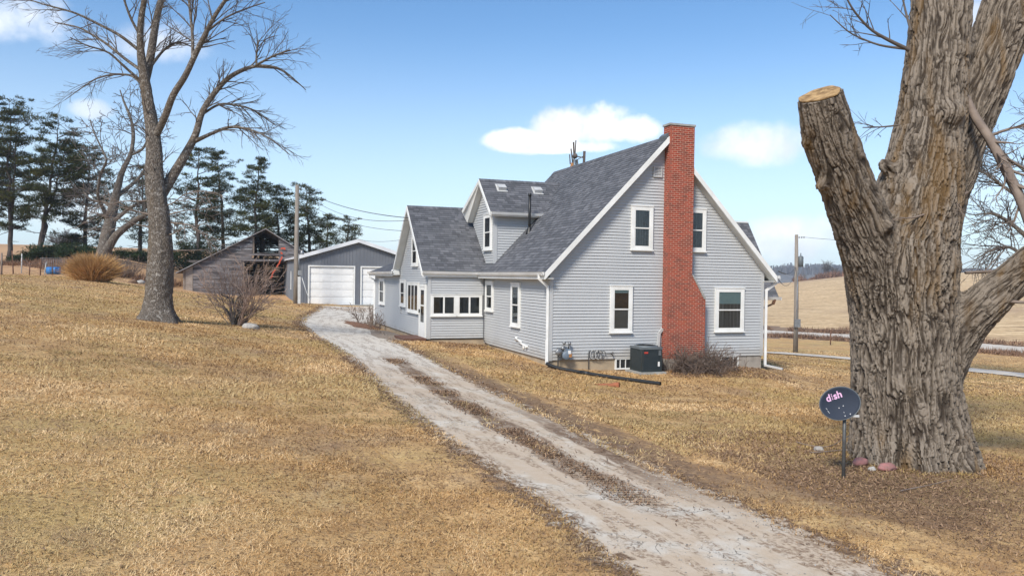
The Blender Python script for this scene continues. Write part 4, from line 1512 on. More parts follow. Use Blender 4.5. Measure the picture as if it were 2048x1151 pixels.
def grow(rng, out, p, d, L, r, lev, cfg):
    seg = cfg['seg'][min(lev, len(cfg['seg']) - 1)]
    n = max(3, int(L / seg))
    st = L / n
    pts, rad = [p.copy()], [r]
    d = d / np.linalg.norm(d)
    up = cfg.get('up', [0])[min(lev, len(cfg.get('up', [0])) - 1)]
    for i in range(n):
        d = d + rng.normal(0, cfg['wander'], 3) + np.array([0, 0, up]) * st
        d /= np.linalg.norm(d)
        p = p + d * st
        pts.append(p.copy()); rad.append(r * (1 - (i + 1) / n) ** .8 * .85 + cfg['tip'])
    out.append((np.array(pts), np.array(rad), lev))
    if lev < cfg['max']:
        nc = cfg['kids'][min(lev, len(cfg['kids']) - 1)]
        nc = max(1, int(nc * L / cfg['ref'] ** 0 + rng.uniform(0, 1)))
        for _ in range(nc):
            t = rng.uniform(.18, 1.0)
            k = t * n; i = min(int(k), n - 1); f = k - i
            q = pts[i] * (1 - f) + pts[i + 1] * f
            dd = pts[i + 1] - pts[i]; dd /= np.linalg.norm(dd)
            a = rng.uniform(*cfg['ang'])
            perp = rng.normal(0, 1, 3); perp -= dd * np.dot(perp, dd)
            nd_ = rot_about(dd, np.cross(dd, perp), a)
            grow(rng, out, q, nd_, L * rng.uniform(*cfg['ratio']) * (1.15 - .6 * t), max(rad[i] * .6, cfg['tip'] * 1.3), lev + 1, cfg)


def kids_on(rng, out, pts, rad, cfg, n, tr, Lr, lev=1, bias=None, angr=None):
    k = len(pts)
    for _ in range(n):
        t = rng.uniform(*tr) * (k - 1); i = min(int(t), k - 2); f = t - i
        q = pts[i] * (1 - f) + pts[i + 1] * f
        dd = pts[i + 1] - pts[i]; dd /= np.linalg.norm(dd)
        perp = rng.normal(0, 1, 3)
        if bias is not None: perp = perp + np.array(bias)
        perp -= dd * np.dot(perp, dd)
        a = rng.uniform(*(angr or cfg['ang']))
        grow(rng, out, q, rot_about(dd, np.cross(dd, perp), a), rng.uniform(*Lr), min(rad[i] * .45, .028), lev, cfg)


def emit(out, tb, rmin_sides=((.08, 9), (.03, 6), (.012, 4), (0, 3))):
    for (p_, r_, lev) in out:
        for lim, s in rmin_sides:
            if r_[0] >= lim:
                break
        tb.add(p_, r_, s)


# thin branches of the cottonwood
rng = np.random.default_rng(11)
cfg = dict(seg=[.22, .16, .12], wander=.10, tip=.0022, max=3, kids=[4, 4, 3], ref=1, ang=(.45, 1.0), ratio=(.35, .6), up=[.05, .0])
out = []
for l, n in (([(1818, 100, 8, 12.95), (1780, 82, 7, 12.85), (1740, 60, 5, 12.75), (1705, 20, 4, 12.65), (1685, -20, 3, 12.55)], 12),
             ([(1815, 98, 6, 12.95), (1760, 92, 4, 13.15), (1700, 68, 3, 13.25), (1660, 30, 2, 13.35)], 9),
             ([(1822, 62, 7, 13.15), (1810, 20, 5, 13.25), (1800, -30, 4, 13.35)], 5),
             ([(1800, 250, 4, 13.15), (1760, 255, 3, 13.25), (1725, 255, 2, 13.35)], 7)):
    p_, r_ = limb_pts(l, 12.85); p_, r_ = dense(p_, r_, .1); out.append((p_, r_, 0))
    kids_on(rng, out, p_, r_, cfg, n, (.2, 1), (.25, .75), 1)
tb = Tubes(); emit(out, tb); tb.build('twigs', MT['twig'], COTTON)
out = []
for l, n in (([(1932, 195, 15, 13.30), (1950, 235, 17, 13.05), (1985, 285, 19, 12.85), (2015, 345, 20, 12.65), (2045, 405, 20, 12.45), (2075, 500, 18, 12.35), (2110, 580, 12, 12.25)], 26),
             ([(1935, 385, 7, 13.10), (1900, 402, 5, 12.75), (1860, 425, 5, 12.40), (1820, 438, 3, 12.30), (1800, 435, 2, 12.25)], 4),
             ([(1985, 270, 6, 13.45), (2020, 255, 5, 13.35), (2060, 250, 4, 13.25)], 6),
             ([(2000, 600, 9, 12.35), (2050, 606, 7, 12.25), (2110, 600, 6, 12.15)], 5),
             ([(1930, 545, 6, 13.15), (1975, 543, 6, 13.25), (2030, 540, 6, 13.35)], 4)):
    p_, r_ = limb_pts(l, 12.85); p_, r_ = dense(p_, r_, .1); out.append((p_, r_, 0))
    kids_on(rng, out, p_, r_, cfg, n, (.25, 1), (.4, 1.1), 1)
tb = Tubes(); emit(out, tb); tb.build('branch', MT['twigpale'], COTTON)

# ------------------------------------------------------------------ bare yard tree on the lawn
YD = 27.0
YB = np.array(P(315, 638, YD)); YB[2] = gz(YB[0], YB[1])
YARD = thing('bare_tree', YB, 'tall bare forked tree standing alone on the left lawn', 'tree')
YL = [
    [(314, 655, 78), (315, 632, 66), (317, 600, 52), (319, 560, 50), (322, 520, 48), (322, 470, 46), (318, 420, 42), (311, 385, 40), (309, 330, 33), (308, 290, 30), (305, 265, 27), (300, 230, 24),
     (293, 190, 21), (290, 160, 20), (283, 120, 15, 26.8), (278, 60, 13, 26.6), (285, 20, 11, 26.5), (296, -40, 10, 26.4), (300, -140, 8, 26.3), (305, -260, 5, 26.2)],
    [(290, 165, 16, 27.1), (298, 130, 17, 27.3), (306, 80, 15, 27.5), (312, 40, 14, 27.6), (322, 0, 12, 27.8), (335, -60, 10, 28), (345, -150, 7, 28.2), (350, -240, 4, 28.4)],
    [(314, 268, 14, 26.9), (332, 230, 14, 26.6), (345, 190, 13, 26.4), (370, 155, 12, 26.2), (390, 110, 11, 26), (410, 70, 10, 25.8), (430, 30, 8, 25.6), (455, -5, 7, 25.4), (490, -60, 5, 25.2), (510, -110, 3, 25.0)],
    [(385, 118, 7, 26), (386, 80, 7, 26), (382, 40, 6, 26.1), (378, 0, 6, 26.2), (372, -70, 4, 26.4)],
    [(322, 388, 24, 27.2), (345, 352, 20, 27.4), (370, 310, 17, 27.6), (392, 270, 14, 27.8), (402, 225, 12, 28), (425, 190, 11, 28.2), (455, 155, 9, 28.4), (490, 137, 8, 28.5), (515, 130, 6, 28.6), (560, 135, 5, 28.8), (590, 160, 3, 29), (612, 180, 1.5, 29.2)],
    [(385, 285, 9, 27.8), (420, 268, 7, 27.6), (460, 252, 6, 27.4), (500, 258, 5, 27.2), (540, 276, 3, 27.0), (580, 310, 1.5, 26.8)],
    [(277, 100, 7, 26.7), (240, 70, 6, 26.4), (200, 50, 5, 26.2), (150, 25, 4, 26), (90, 10, 3, 25.8), (45, -5, 2, 25.7)],
    [(281, 140, 7, 26.8), (250, 118, 6, 27), (210, 85, 5, 27.2), (160, 55, 4, 27.4), (110, 45, 2.5, 27.6)],
    [(280, 160, 6, 26.9), (250, 135, 5, 26.6), (215, 100, 4, 26.3), (180, 95, 3, 26), (140, 75, 2, 25.7)],
    [(288, 172, 7, 27.2), (265, 150, 5, 27.6), (230, 148, 4, 28), (195, 155, 3, 28.4), (160, 178, 2, 28.8), (130, 200, 1.2, 29)],
    [(513, 132, 5, 28.6), (512, 100, 4, 28.6), (518, 80, 3, 28.6)],
    [(505, 135, 5, 28.5), (545, 112, 4, 28.2), (580, 100, 2.5, 28)],
    [(400, 232, 6, 28), (440, 205, 5, 28.4), (500, 215, 4, 28.7), (550, 250, 2, 29)],
    [(300, 135, 7, 27.3), (330, 95, 5, 27.5), (360, 80, 4, 27.7), (385, 95, 2, 27.9)],
    [(283, 75, 6, 26.6), (262, 40, 5, 26.4), (248, 0, 4, 26.2), (230, -60, 3, 26)],
    [(412, 65, 5, 25.8), (450, 35, 4, 26), (490, 18, 3, 26.2), (530, 5, 2, 26.4)],
]
rng = np.random.default_rng(5)
cfgy = dict(seg=[.35, .28, .22], wander=.10, tip=.0030, max=3, kids=[3.4, 3.6, 2.8], ref=1, ang=(.35, .85), ratio=(.38, .62), up=[.03, -.03, -.09])
tr, outy = [], []
for i, l in enumerate(YL):
    p_, r_ = limb_pts(l, YD); p_, r_ = dense(p_, r_, .18)
    if i == 0:
        tr.append((p_, r_, 0))
    else:
        outy.append((p_, r_, 0))
    if i == 0:
        kids_on(rng, outy, p_, r_, cfgy, 16, (.55, 1), (1.0, 2.3), 1)
        kids_on(rng, outy, p_, r_, cfgy, 7, (.28, .5), (.7, 1.6), 2)
    elif i in (1, 2, 3):
        kids_on(rng, outy, p_, r_, cfgy, 15, (.15, 1), (.8, 2.0), 1)
    elif i in (4, 5, 12):
        kids_on(rng, outy, p_, r_, cfgy, 20, (.25, .92), (.6, 1.5), 1, (0, 0, -.5))
    else:
        kids_on(rng, outy, p_, r_, cfgy, 10, (.25, 1), (.7, 1.6), 1)


def trunk_mesh(name, p_, r_, matl, parent, n=40, size=.12, amp0=.03, flare=None, bs=5.0):
    s = np.r_[0, np.cumsum(np.linalg.norm(np.diff(p_, axis=0), axis=1))]
    m_ = int(s[-1] / .07)
    t = np.linspace(0, s[-1], m_)
    pp = np.c_[[np.interp(t, s, p_[:, i]) for i in range(3)]].T
    rr = np.interp(t, s, r_)
    V, F = tube_np(pp, rr, n)
    C = np.repeat(pp, n, 0); nrm = V - C; R0 = np.linalg.norm(nrm, axis=1); nrm /= R0[:, None]
    al = np.repeat(t, n); ang = np.tile(np.arange(n) * 2 * math.pi / n, m_)
    Rm = np.maximum(R0, .12)
    q = np.c_[np.cos(ang) * Rm / size, np.sin(ang) * Rm / size, al / (size * bs)]
    q[:, :2] += .7 * np.c_[vnoise(q * [.5, .5, 1], 3), vnoise(q * [.5, .5, 1], 4)]
    f1, f2 = worley(q)
    h = np.clip((f2 - f1) / .4, 0, 1)
    dsp = (h - .6) * amp0 * np.clip(R0 / .4, .2, 1.1) + .10 * R0 * fbm(np.c_[np.cos(ang) * 1.2, np.sin(ang) * 1.2, al * 1.1], 2, 8)
    if flare:
        dsp += np.clip(1 - al / flare[0], 0, 1) ** 1.8 * (flare[1] * (.75 + .7 * np.cos(ang * 5 + 1.2 * np.sin(ang)) + .35 * vnoise(np.c_[np.cos(ang) * 3, np.sin(ang) * 3, al * 4], 2)))
    return np_mesh(name, V + nrm * dsp[:, None], F, matl, parent, smooth=True)


trunk_mesh('trunk', tr[0][0], tr[0][1], MT['bark2'], YARD, 44, .07, .022, (.95, .27))
tb = Tubes(); emit([o for o in outy if o[1][0] > .045], tb); tb.build('limbs', MT['bark2'], YARD)
tb = Tubes(); emit([o for o in outy if o[1][0] <= .045], tb); tb.build('twigs', MT['twig'], YARD)
# low pale twigs sprouting from the trunk
rng = np.random.default_rng(8)
cfgs = dict(seg=[.22, .2], wander=.13, tip=.005, max=2, kids=[3, 3], ref=1, ang=(.4, 1.0), ratio=(.4, .7), up=[-.02, -.05])
out = []
for (u, v, dx, dz, L) in ((333, 470, 1, .15, 1.9), (335, 430, 1, .3, 1.6), (336, 500, 1, .2, 1.3), (305, 455, -1, .25, 2.2), (303, 430, -1, .4, 2.0), (300, 400, -1, .15, 1.8), (334, 410, .9, -.1, 2.2), (340, 445, 1, 0, 2.2)):
    q = P(u, v, 27 if dx > 0 else 26.9)
    out_d = CMN[:, 0] * dx + np.array([0, 0, dz]) + CMN[:, 1] * rng.uniform(-.8, .3)
    grow(rng, out, q, out_d, L, .025, 0, cfgs)
tb = Tubes(); emit(out, tb); tb.build('sprouts', MT['twigpale'], YARD)


# ------------------------------------------------------------------ other bare trees
def bare_tree(name, lims, d, seed, label, group, matl, ntw, Lr, cfgx, parts=('trunk', 'limbs', 'twigs'), flare=None, bias=None):
    b = limb_pts(lims[0], d)[0][0]
    base = np.array([b[0], b[1], gz(b[0], b[1])])
    t = thing(name, base, label, 'tree', group)
    rng = np.random.default_rng(seed)
    out = []
    for i, l in enumerate(lims):
        p_, r_ = limb_pts(l, d); p_, r_ = dense(p_, r_, .25)
        if i == 0:
            p_[0][2] = min(p_[0][2], base[2] - .1)
            trunk_mesh(parts[0], p_, r_, matl, t, 26, .16, .04, flare)
        else:
            out.append((p_, r_, 0))
        kids_on(rng, out, p_, r_, cfgx, ntw, (.35, 1), Lr, 1, bias)
    tb = Tubes(); emit([o for o in out if o[1][0] > .05], tb)
    if tb.V: tb.build(parts[1], matl, t)
    tb = Tubes(); emit([o for o in out if o[1][0] <= .05], tb)
    if tb.V: tb.build(parts[2], MT['twig'], t)
    return t


cfgb = dict(seg=[.6, .45, .35], wander=.20, tip=.013, max=3, kids=[1.6, 1.9, 2.0], ref=1, ang=(.5, 1.15), ratio=(.4, .65), up=[.03, .02, .0])
bare_tree('bare_tree', [
    [(206, 520, 32), (210, 495, 27), (215, 470, 25), (222, 440, 22), (228, 410, 18), (236, 370, 13), (245, 340, 10), (262, 310, 8), (268, 270, 7), (262, 235, 5), (248, 205, 4), (240, 180, 2)],
    [(214, 500, 18, 69), (232, 470, 15, 68.5), (250, 455, 13, 68), (275, 437, 11, 67), (300, 425, 8, 66), (330, 420, 5, 65)],
    [(232, 395, 9), (250, 380, 8, 71), (275, 360, 6, 72), (295, 330, 4, 73)],
    [(222, 445, 10), (205, 415, 8, 69), (195, 390, 6, 68), (200, 350, 5, 67), (215, 320, 4, 66), (190, 270, 3, 66), (180, 240, 2, 66)],
    [(262, 310, 5), (285, 300, 5), (300, 270, 4), (295, 240, 3)],
    [(226, 420, 8), (212, 405, 6, 72), (180, 400, 5, 73), (165, 380, 3, 74)],
    [(230, 440, 8, 69), (260, 415, 7, 68), (290, 400, 5, 67), (320, 395, 3, 66)],
], 70, 21, 'gnarled bare tree with thick leaning double trunk behind the straw clump', None, MT['bark2'], 15, (1.5, 3.2), cfgb, flare=(1.2, .2))
cfgr = dict(seg=[.4, .3, .22], wander=.16, tip=.007, max=3, kids=[2.4, 2.6, 2.2], ref=1, ang=(.45, 1.1), ratio=(.42, .68), up=[.0, -.03, -.05])
bare_tree('bare_tree', [
    [(2085, 650, 26), (2083, 560, 24), (2080, 480, 20), (2078, 400, 16), (2082, 320, 10), (2090, 240, 5)],
    [(2080, 500, 12), (2050, 470, 9), (2015, 440, 7), (1985, 425, 4), (1950, 430, 2)],
    [(2080, 440, 11), (2045, 400, 8), (2010, 375, 6), (1975, 350, 4), (1945, 330, 2)],
    [(2082, 540, 9), (2055, 520, 8), (2020, 490, 6), (1980, 500, 4), (1950, 520, 2)],
    [(2080, 380, 8), (2050, 340, 6), (2020, 320, 4), (1990, 310, 2)],
], 40, 33, 'bare twiggy tree at the right edge seen through the gap beside the big trunk', None, MT['bark2'], 20, (1.2, 2.6), cfgr)

# ------------------------------------------------------------------ pines
def pine(u, vb, vt, d, seed, label, lean=0.0, fork=None, wid=1.0, start=.3, dens=1.0, conic=False, r0=.25):
    b = P(u, vb, d); b[2] = gz(b[0], b[1])
    H = P(u, vt, d)[2] - b[2]
    t = thing('pine_tree', b, label, 'tree', 'pines behind the barn and lawn')
    rng = np.random.default_rng(seed)
    R_ = CMN[:, 0]
    tb = Tubes(); cl = []
    stems = [(lean, 0.0, 1.0)] if not fork else [(lean, 0, 1.0), (fork[1], fork[0], fork[2])]
    br = []
    for (ln, f0, hh) in stems:
        n = 22
        z = np.linspace(f0, hh, n)
        wob = np.cumsum(rng.normal(0, .012, (n, 2)), 0) * H * .5
        wob -= wob[0]
        x = b[None] + np.c_[wob, z * H] + R_[None] * (ln * H * np.clip(z - f0, 0, 1) + (lean * f0 * H))[:, None]
        if f0:
            x[:, :2] += (main_at(f0) - x[0])[:2]
        else:
            xm = x.copy()
            main_at = lambda q: np.array([np.interp(q * H, xm[:, 2] - b[2], xm[:, i]) for i in range(3)])
        x[0][2] -= .3 if not f0 else 0
        r = r0 * (1 - z / hh * .93) * (1.0 if not f0 else .8)
        tb.add(x, r, 9)
        s0 = max(start, f0 + .08)
        q = s0
        while q < hh * .985:
            f = (q - s0) / (hh - s0)
            i = np.interp(q, z, np.arange(n)); i0 = min(int(i), n - 2); p = x[i0] + (x[i0 + 1] - x[i0]) * (i - i0)
            if conic:
                L = wid * H * .20 * (1 - f) ** .8 * rng.uniform(.75, 1.15) + .35
            else:
                L = wid * H * (.17 * math.sin(math.pi * min(f * .72 + .22, 1)) + .03) * rng.uniform(.55, 1.3)
            for _ in range(rng.integers(2, 4)):
                th = rng.uniform(0, 2 * math.pi)
                dr = np.array([math.cos(th), math.sin(th), rng.uniform(-.05, .35) + (.25 if f > .75 else 0)])
                k = 6
                pts = [p.copy()]
                dd = dr.copy()
                for j in range(k):
                    dd = dd + rng.normal(0, .10, 3) + np.array([0, 0, .05])
                    pts.append(pts[-1] + dd / np.linalg.norm(dd) * L / k)
                pts = np.array(pts)
                br.append((pts, np.linspace(max(.018, .045 * L / 3), .012, k + 1)))
                m = max(2, int(L * 1.9 * dens))
                for j in range(m):
                    tt = rng.uniform(.40, 1.02) * k; a = min(int(tt), k - 1)
                    c = pts[a] + (pts[a + 1] - pts[a]) * (tt - a) + rng.normal(0, .22, 3) * [1.4, 1.4, .7] * min(L / 2, 1)
                    cl.append((c, rng.uniform(.28, .80) * (.75 if f > .85 else 1), dr))
            q += (rng.uniform(.016, .034) if conic else rng.uniform(.019, .045)) * (18 / max(H, 8)) ** .3 / dens ** .3
    # a few dead snags under the crown
    for _ in range(7):
        q = rng.uniform(.12, start + .1); p = main_at(q); th = rng.uniform(0, 6.28)
        dd = np.array([math.cos(th), math.sin(th), rng.uniform(-.1, .3)])
        pts = [p]
        for j in range(5):
            dd = dd + rng.normal(0, .2, 3); pts.append(pts[-1] + dd * rng.uniform(.2, .4))
        br.append((np.array(pts), np.linspace(.04, .012, 6)))
    tb.build('trunk', MT['pinebark'], t)
    tb = Tubes()
    for p_, r_ in br: tb.add(p_, r_, 4)
    tb.build('branches', MT['pinebark'], t)
    # needle sprays
    C = np.array([c[0] for c in cl]); S_ = np.array([c[1] for c in cl])
    per = 60
    n = len(C) * per
    ci = np.repeat(np.arange(len(C)), per)
    o = rng.normal(0, 1, (n, 3)); o /= np.linalg.norm(o, axis=1)[:, None]
    o *= (rng.uniform(0, 1, n) ** .45)[:, None] * np.array([1.0, 1.0, .34])
    base = C[ci] + o * S_[ci][:, None]
    dr = o * [1, 1, 1.2] + rng.normal(0, .5, (n, 3)) + np.array([0, 0, .35]); dr /= np.linalg.norm(dr, axis=1)[:, None]
    sd = np.cross(dr, rng.normal(0, 1, (n, 3))); sd /= np.linalg.norm(sd, axis=1)[:, None] + 1e-9
    ln = rng.uniform(.16, .34, n)[:, None]; wd = rng.uniform(.018, .045, n)[:, None]
    V = np.stack([base - sd * wd, base + sd * wd, base + dr * ln], 1).reshape(-1, 3)
    F = np.arange(n * 3).reshape(-1, 3)
    tone = rng.uniform(0, 1, len(C)) ** 1.5
    c0 = np.array([.020, .032, .011]); c1 = np.array([.098, .094, .022])
    c = c0 + (c1 - c0) * (tone[ci] * rng.uniform(.5, 1.1, n))[:, None]
    brown = rng.uniform(0, 1, n) < .05
    c[brown] = [.09, .06, .03]
    np_mesh('crown', V, F, MT['needle'], t, cols=np.repeat(c, 3, 0))
    return t


pine(18, 522, 206, 77, 1, 'tall pine at the left edge with tiered dark tufts on a bare lower trunk', .01, (.22, .10, .95), 1.05, .22, 1.0)
pine(-40, 520, 225, 80, 12, 'pine cut off by the left edge, only some boughs showing', .01, None, 1.1, .25, 1.0)
pine(74, 530, 236, 74, 2, 'forked pine with two crooked dark trunks behind the wire fence', .12, (.12, .26, .82), 1.1, .30, 1.05)
pine(172, 520, 296, 84, 3, 'bushy pine half hidden behind the thick leaning bare tree', .03, None, 1.35, .12, 1.05)
pine(275, 545, 330, 84, 13, 'pine with a bare lower trunk just left of the yard tree, partly behind it', -.01, None, 1.0, .2, .9)
pine(398, 545, 296, 80, 4, 'tall ragged pine right of the yard tree above the low end of the barn roof', .02, None, 1.25, .05, 1.0)
pine(444, 545, 300, 86, 5, 'thin topped pine directly behind the barn, between two fuller pines', .0, None, .95, .12, .95)
pine(511, 545, 310, 78, 6, 'pointed pine with layered tiers rising above the barn peak', .015, None, 1.05, .30, 1.15, True, .22)
pine(562, 545, 373, 82, 7, 'broad pine left of the utility pole, between barn and garage', .02, None, 1.35, .15, 1.1)
pine(622, 545, 374, 84, 8, 'broad pine right of the utility pole, behind the garage', .0, None, 1.3, .15, 1.1)
pine(655, 560, 430, 96, 9, 'small open pine over the left garage roof slope', .03, None, 1.3, .2, .8)
pine(688, 560, 432, 100, 10, 'small leaning pine farthest right, over the garage ridge', .10, None, 1.2, .3, .8)


# low evergreen boughs along the fence
def low_evergreen(u, v, d, wpx, hpx, seed, label):
    c = P(u, v, d); c[2] = gz(c[0], c[1])
    t = thing('evergreen_shrub', c, label, 'shrub', 'low evergreens along the fence')
    rng = np.random.default_rng(seed)
    w, hh = wpx / CF * d / 2, hpx / CF * d
    R_ = CMN[:, 0]; Fw = CMN[:, 1]
    tb = Tubes()
    cs = []
    for i in range(int(10 + wpx / 5)):
        a = rng.uniform(-1, 1)
        top = c + R_ * a * w + Fw * rng.normal(0, .8) + np.array([0, 0, hh * (1 - a * a * .6) * rng.uniform(.25, 1)])
        b0 = c + R_ * a * w * .55
        tb.add(np.array([b0, (b0 + top) / 2 + rng.normal(0, .1, 3), top]), [.03, .02, .01], 4)
        for q in range(4):
            cs.append(b0 + (top - b0) * rng.uniform(.5, 1.05) + rng.normal(0, .22, 3) * [1.3, 1.3, .5])
    tb.build('stems', MT['pinebark'], t)
    C = np.array(cs); per = 46; n = len(C) * per; ci = np.repeat(np.arange(len(C)), per)
    o = rng.normal(0, 1, (n, 3)); o /= np.linalg.norm(o, axis=1)[:, None]
    o *= (rng.uniform(0, 1, n) ** .45)[:, None] * [1, 1, .4]
    base = C[ci] + o * .5
    dr = o + rng.normal(0, .5, (n, 3)) + [0, 0, .2]; dr /= np.linalg.norm(dr, axis=1)[:, None]
    sd = np.cross(dr, rng.normal(0, 1, (n, 3))); sd /= np.linalg.norm(sd, axis=1)[:, None]
    ln = rng.uniform(.16, .34, n)[:, None]; wd = rng.uniform(.02, .045, n)[:, None]
    V = np.stack([base - sd * wd, base + sd * wd, base + dr * ln], 1).reshape(-1, 3)
    cc = np.array([.018, .036, .014]) + rng.uniform(0, 1, (n, 1)) * np.array([.022, .024, .010])
    np_mesh('foliage', V, np.arange(n * 3).reshape(-1, 3), MT['needle'], t, cols=np.repeat(cc, 3, 0))


low_evergreen(105, 524, 72, 110, 34, 1, 'low dark evergreen boughs behind the wire fence panel')
low_evergreen(160, 514, 74, 70, 34, 2, 'low dark evergreen bush directly behind the straw coloured clump')
low_evergreen(250, 516, 76, 60, 22, 3, 'small low evergreen right of the thick leaning trunk')
low_evergreen(52, 508, 74, 60, 18, 4, 'small dark evergreen bough beside the left fence posts')
low_evergreen(320, 545, 78, 90, 55, 5, 'dark evergreen thicket behind the yard tree trunk, left of the barn')
low_evergreen(390, 545, 80, 90, 60, 6, 'dark evergreen thicket above the low end of the barn roof')


# ------------------------------------------------------------------ shrubs
def twig_shrub(base, label, seed, n, H, spread, matl, cfgs, r0=.02, up=.8, cat='shrub', name='bare_shrub', foot=.25, group=None, part='stems'):
    t = thing(name, base, label, cat, group)
    rng = np.random.default_rng(seed)
    out = []
    for i in range(n):
        th = rng.uniform(0, 2 * math.pi); s = rng.uniform(.1, 1) ** .6 * spread
        d = np.array([math.cos(th) * s, math.sin(th) * s, up])
        p = np.array(base) + np.array([math.cos(th), math.sin(th), 0]) * rng.uniform(0, foot)
        p[2] -= .04
        grow(rng, out, p, d, H * rng.uniform(.55, 1.1), r0 * rng.uniform(.6, 1.1), 0, cfgs)
    tb = Tubes(); emit(out, tb); tb.build(part, matl, t)
    return t


cfgq = dict(seg=[.25, .2, .15], wander=.13, tip=.0042, max=2, kids=[4.2, 4.0], ref=1, ang=(.3, .8), ratio=(.38, .62), up=[.04, .02])
qb = G(473, 650)
sb_ = twig_shrub(qb, 'bare multi stemmed shrub with reddish twigs beside a pale rock on the lawn', 41, 30, 2.3, .80, MT['twigred'], cfgq, .022, .95, foot=.28)
rng = np.random.default_rng(77)
out = []
for i in range(4):
    d = np.array([rng.uniform(-.25, .25), rng.uniform(-.25, .25), 1])
    grow(rng, out, np.array(qb) + [rng.uniform(-.15, .15), rng.uniform(-.15, .15), -.05], d, 1.1, .075, 0, dict(cfgq, max=1, kids=[3], tip=.02))
tb = Tubes(); emit(out, tb); tb.build('trunk', MT['bark2'], sb_)

cfga = dict(seg=[.14, .12, .1], wander=.17, tip=.0042, max=2, kids=[5, 4], ref=1, ang=(.35, 1.0), ratio=(.4, .7), up=[.05, -.03])
for i, (x, y, hh, nn) in enumerate(((4.15, -.75, .95, 34), (4.85, -.95, 1.0, 44), (5.55, -.85, 1.0, 40), (6.15, -.75, .7, 24), (4.55, -1.35, .6, 26), (5.4, -1.45, .6, 26), (6.75, -.9, .42, 9))):
    lb = ('bare brown shrub touching the air conditioner, leftmost along the chimney foot', 'tangled bare shrub in front of the left half of the chimney foot', 'tangled bare shrub in front of the right half of the chimney foot',
          'bare shrub between the chimney and the right basement window', 'low bare shrub at the front of the bed, below the chimney left edge', 'low bare shrub at the front of the bed, below the chimney right edge', 'thin bare shrub over the right basement window')[i]
    twig_shrub((x, y, gz(x, y)), lb, 50 + i, nn, hh, 1.0, MT['shrubtwig'], cfga, .011, .8, foot=.3, group='bare shrubs at the chimney foot')

# straw clump
sc = G(186, 562)
t = thing('straw_grass_clump', sc, 'round clump of tall golden dry grass beside the blue drum', 'grass clump')
rng = np.random.default_rng(9)
n = 9000
th = rng.uniform(0, 2 * math.pi, n); rr = rng.uniform(0, 1, n) ** .6
b0 = np.c_[np.cos(th) * rr * .95, np.sin(th) * rr * .95, np.zeros(n)] + sc
dr = np.c_[np.cos(th) * rr * .20, np.sin(th) * rr * .20, np.ones(n)] + rng.normal(0, .32, (n, 3)); dr /= np.linalg.norm(dr, axis=1)[:, None]
ln = (rng.uniform(.7, 2.1, n) * (1.05 - .42 * rr ** 2))[:, None]
sd = np.cross(dr, rng.normal(0, 1, (n, 3))); sd /= np.linalg.norm(sd, axis=1)[:, None]
wd = rng.uniform(.010, .026, n)[:, None]
midp = b0 + dr * ln * .6 + rng.normal(0, .05, (n, 3))
tip = b0 + dr * ln + np.c_[np.cos(th) * .3, np.sin(th) * .3, -rng.uniform(0, .35, n)] * ln * .6
V = np.stack([b0 - sd * wd, b0 + sd * wd, midp + sd * wd * .8, midp - sd * wd * .8, tip + sd * wd * .2, tip - sd * wd * .2], 1).reshape(-1, 3)
k = np.arange(n)[:, None] * 6
F = np.concatenate([k + [0, 1, 2, 3], k + [3, 2, 4, 5]])
c = np.array([.34, .18, .06]) + rng.uniform(0, 1, (n, 1)) * np.array([.32, .24, .13])
np_mesh('blades', V, F, MT['blade'], t, cols=np.repeat(c, 6, 0))

# dead perennials by the lean-to corner, and the straw bed under them
wb = np.array([-2.95, 18.6, 0]); wb[2] = gz(wb[0], wb[1])
cfgd = dict(seg=[.15, .1], wander=.12, tip=.007, max=2, kids=[4, 3], ref=1, ang=(.4, .9), ratio=(.3, .5), up=[.02, -.05])
for i, (x, y, hh, nn) in enumerate(((-3.1, 19.9, 1.1, 10), (-2.75, 17.6, 1.05, 12), (-2.72, 16.4, .9, 10))):
    twig_shrub((x, y, gz(x, y)), ('pale dead stalks at the far corner of the lean-to wall', 'grey dead seed heads under the far window of the lean-to wall', 'grey dead seed heads between far window and outlet on the left wall')[i],
               90 + i, nn, hh, .45, MT['twigpale'], cfgd, .012, 1, 'dead plant', 'dead_perennial', .3, 'dead perennials by the left wall')

# ------------------------------------------------------------------ garage
g0 = np.array(P(596, 606, 58)); g0[2] = .50
GAR = thing('garage', g0, 'grey metal garage with two white overhead doors at the end of the drive', 'garage')
ga = R(1.0)
GX_ = np.array([math.cos(ga), math.sin(ga), 0]); GY_ = np.array([-math.sin(ga), math.cos(ga), 0])
gp = lambda x, y, z: g0 + GX_ * x + GY_ * y + ZN * z
GWD, GL, GE, GAP = 8.7, 12.5, 3.42, 4.72


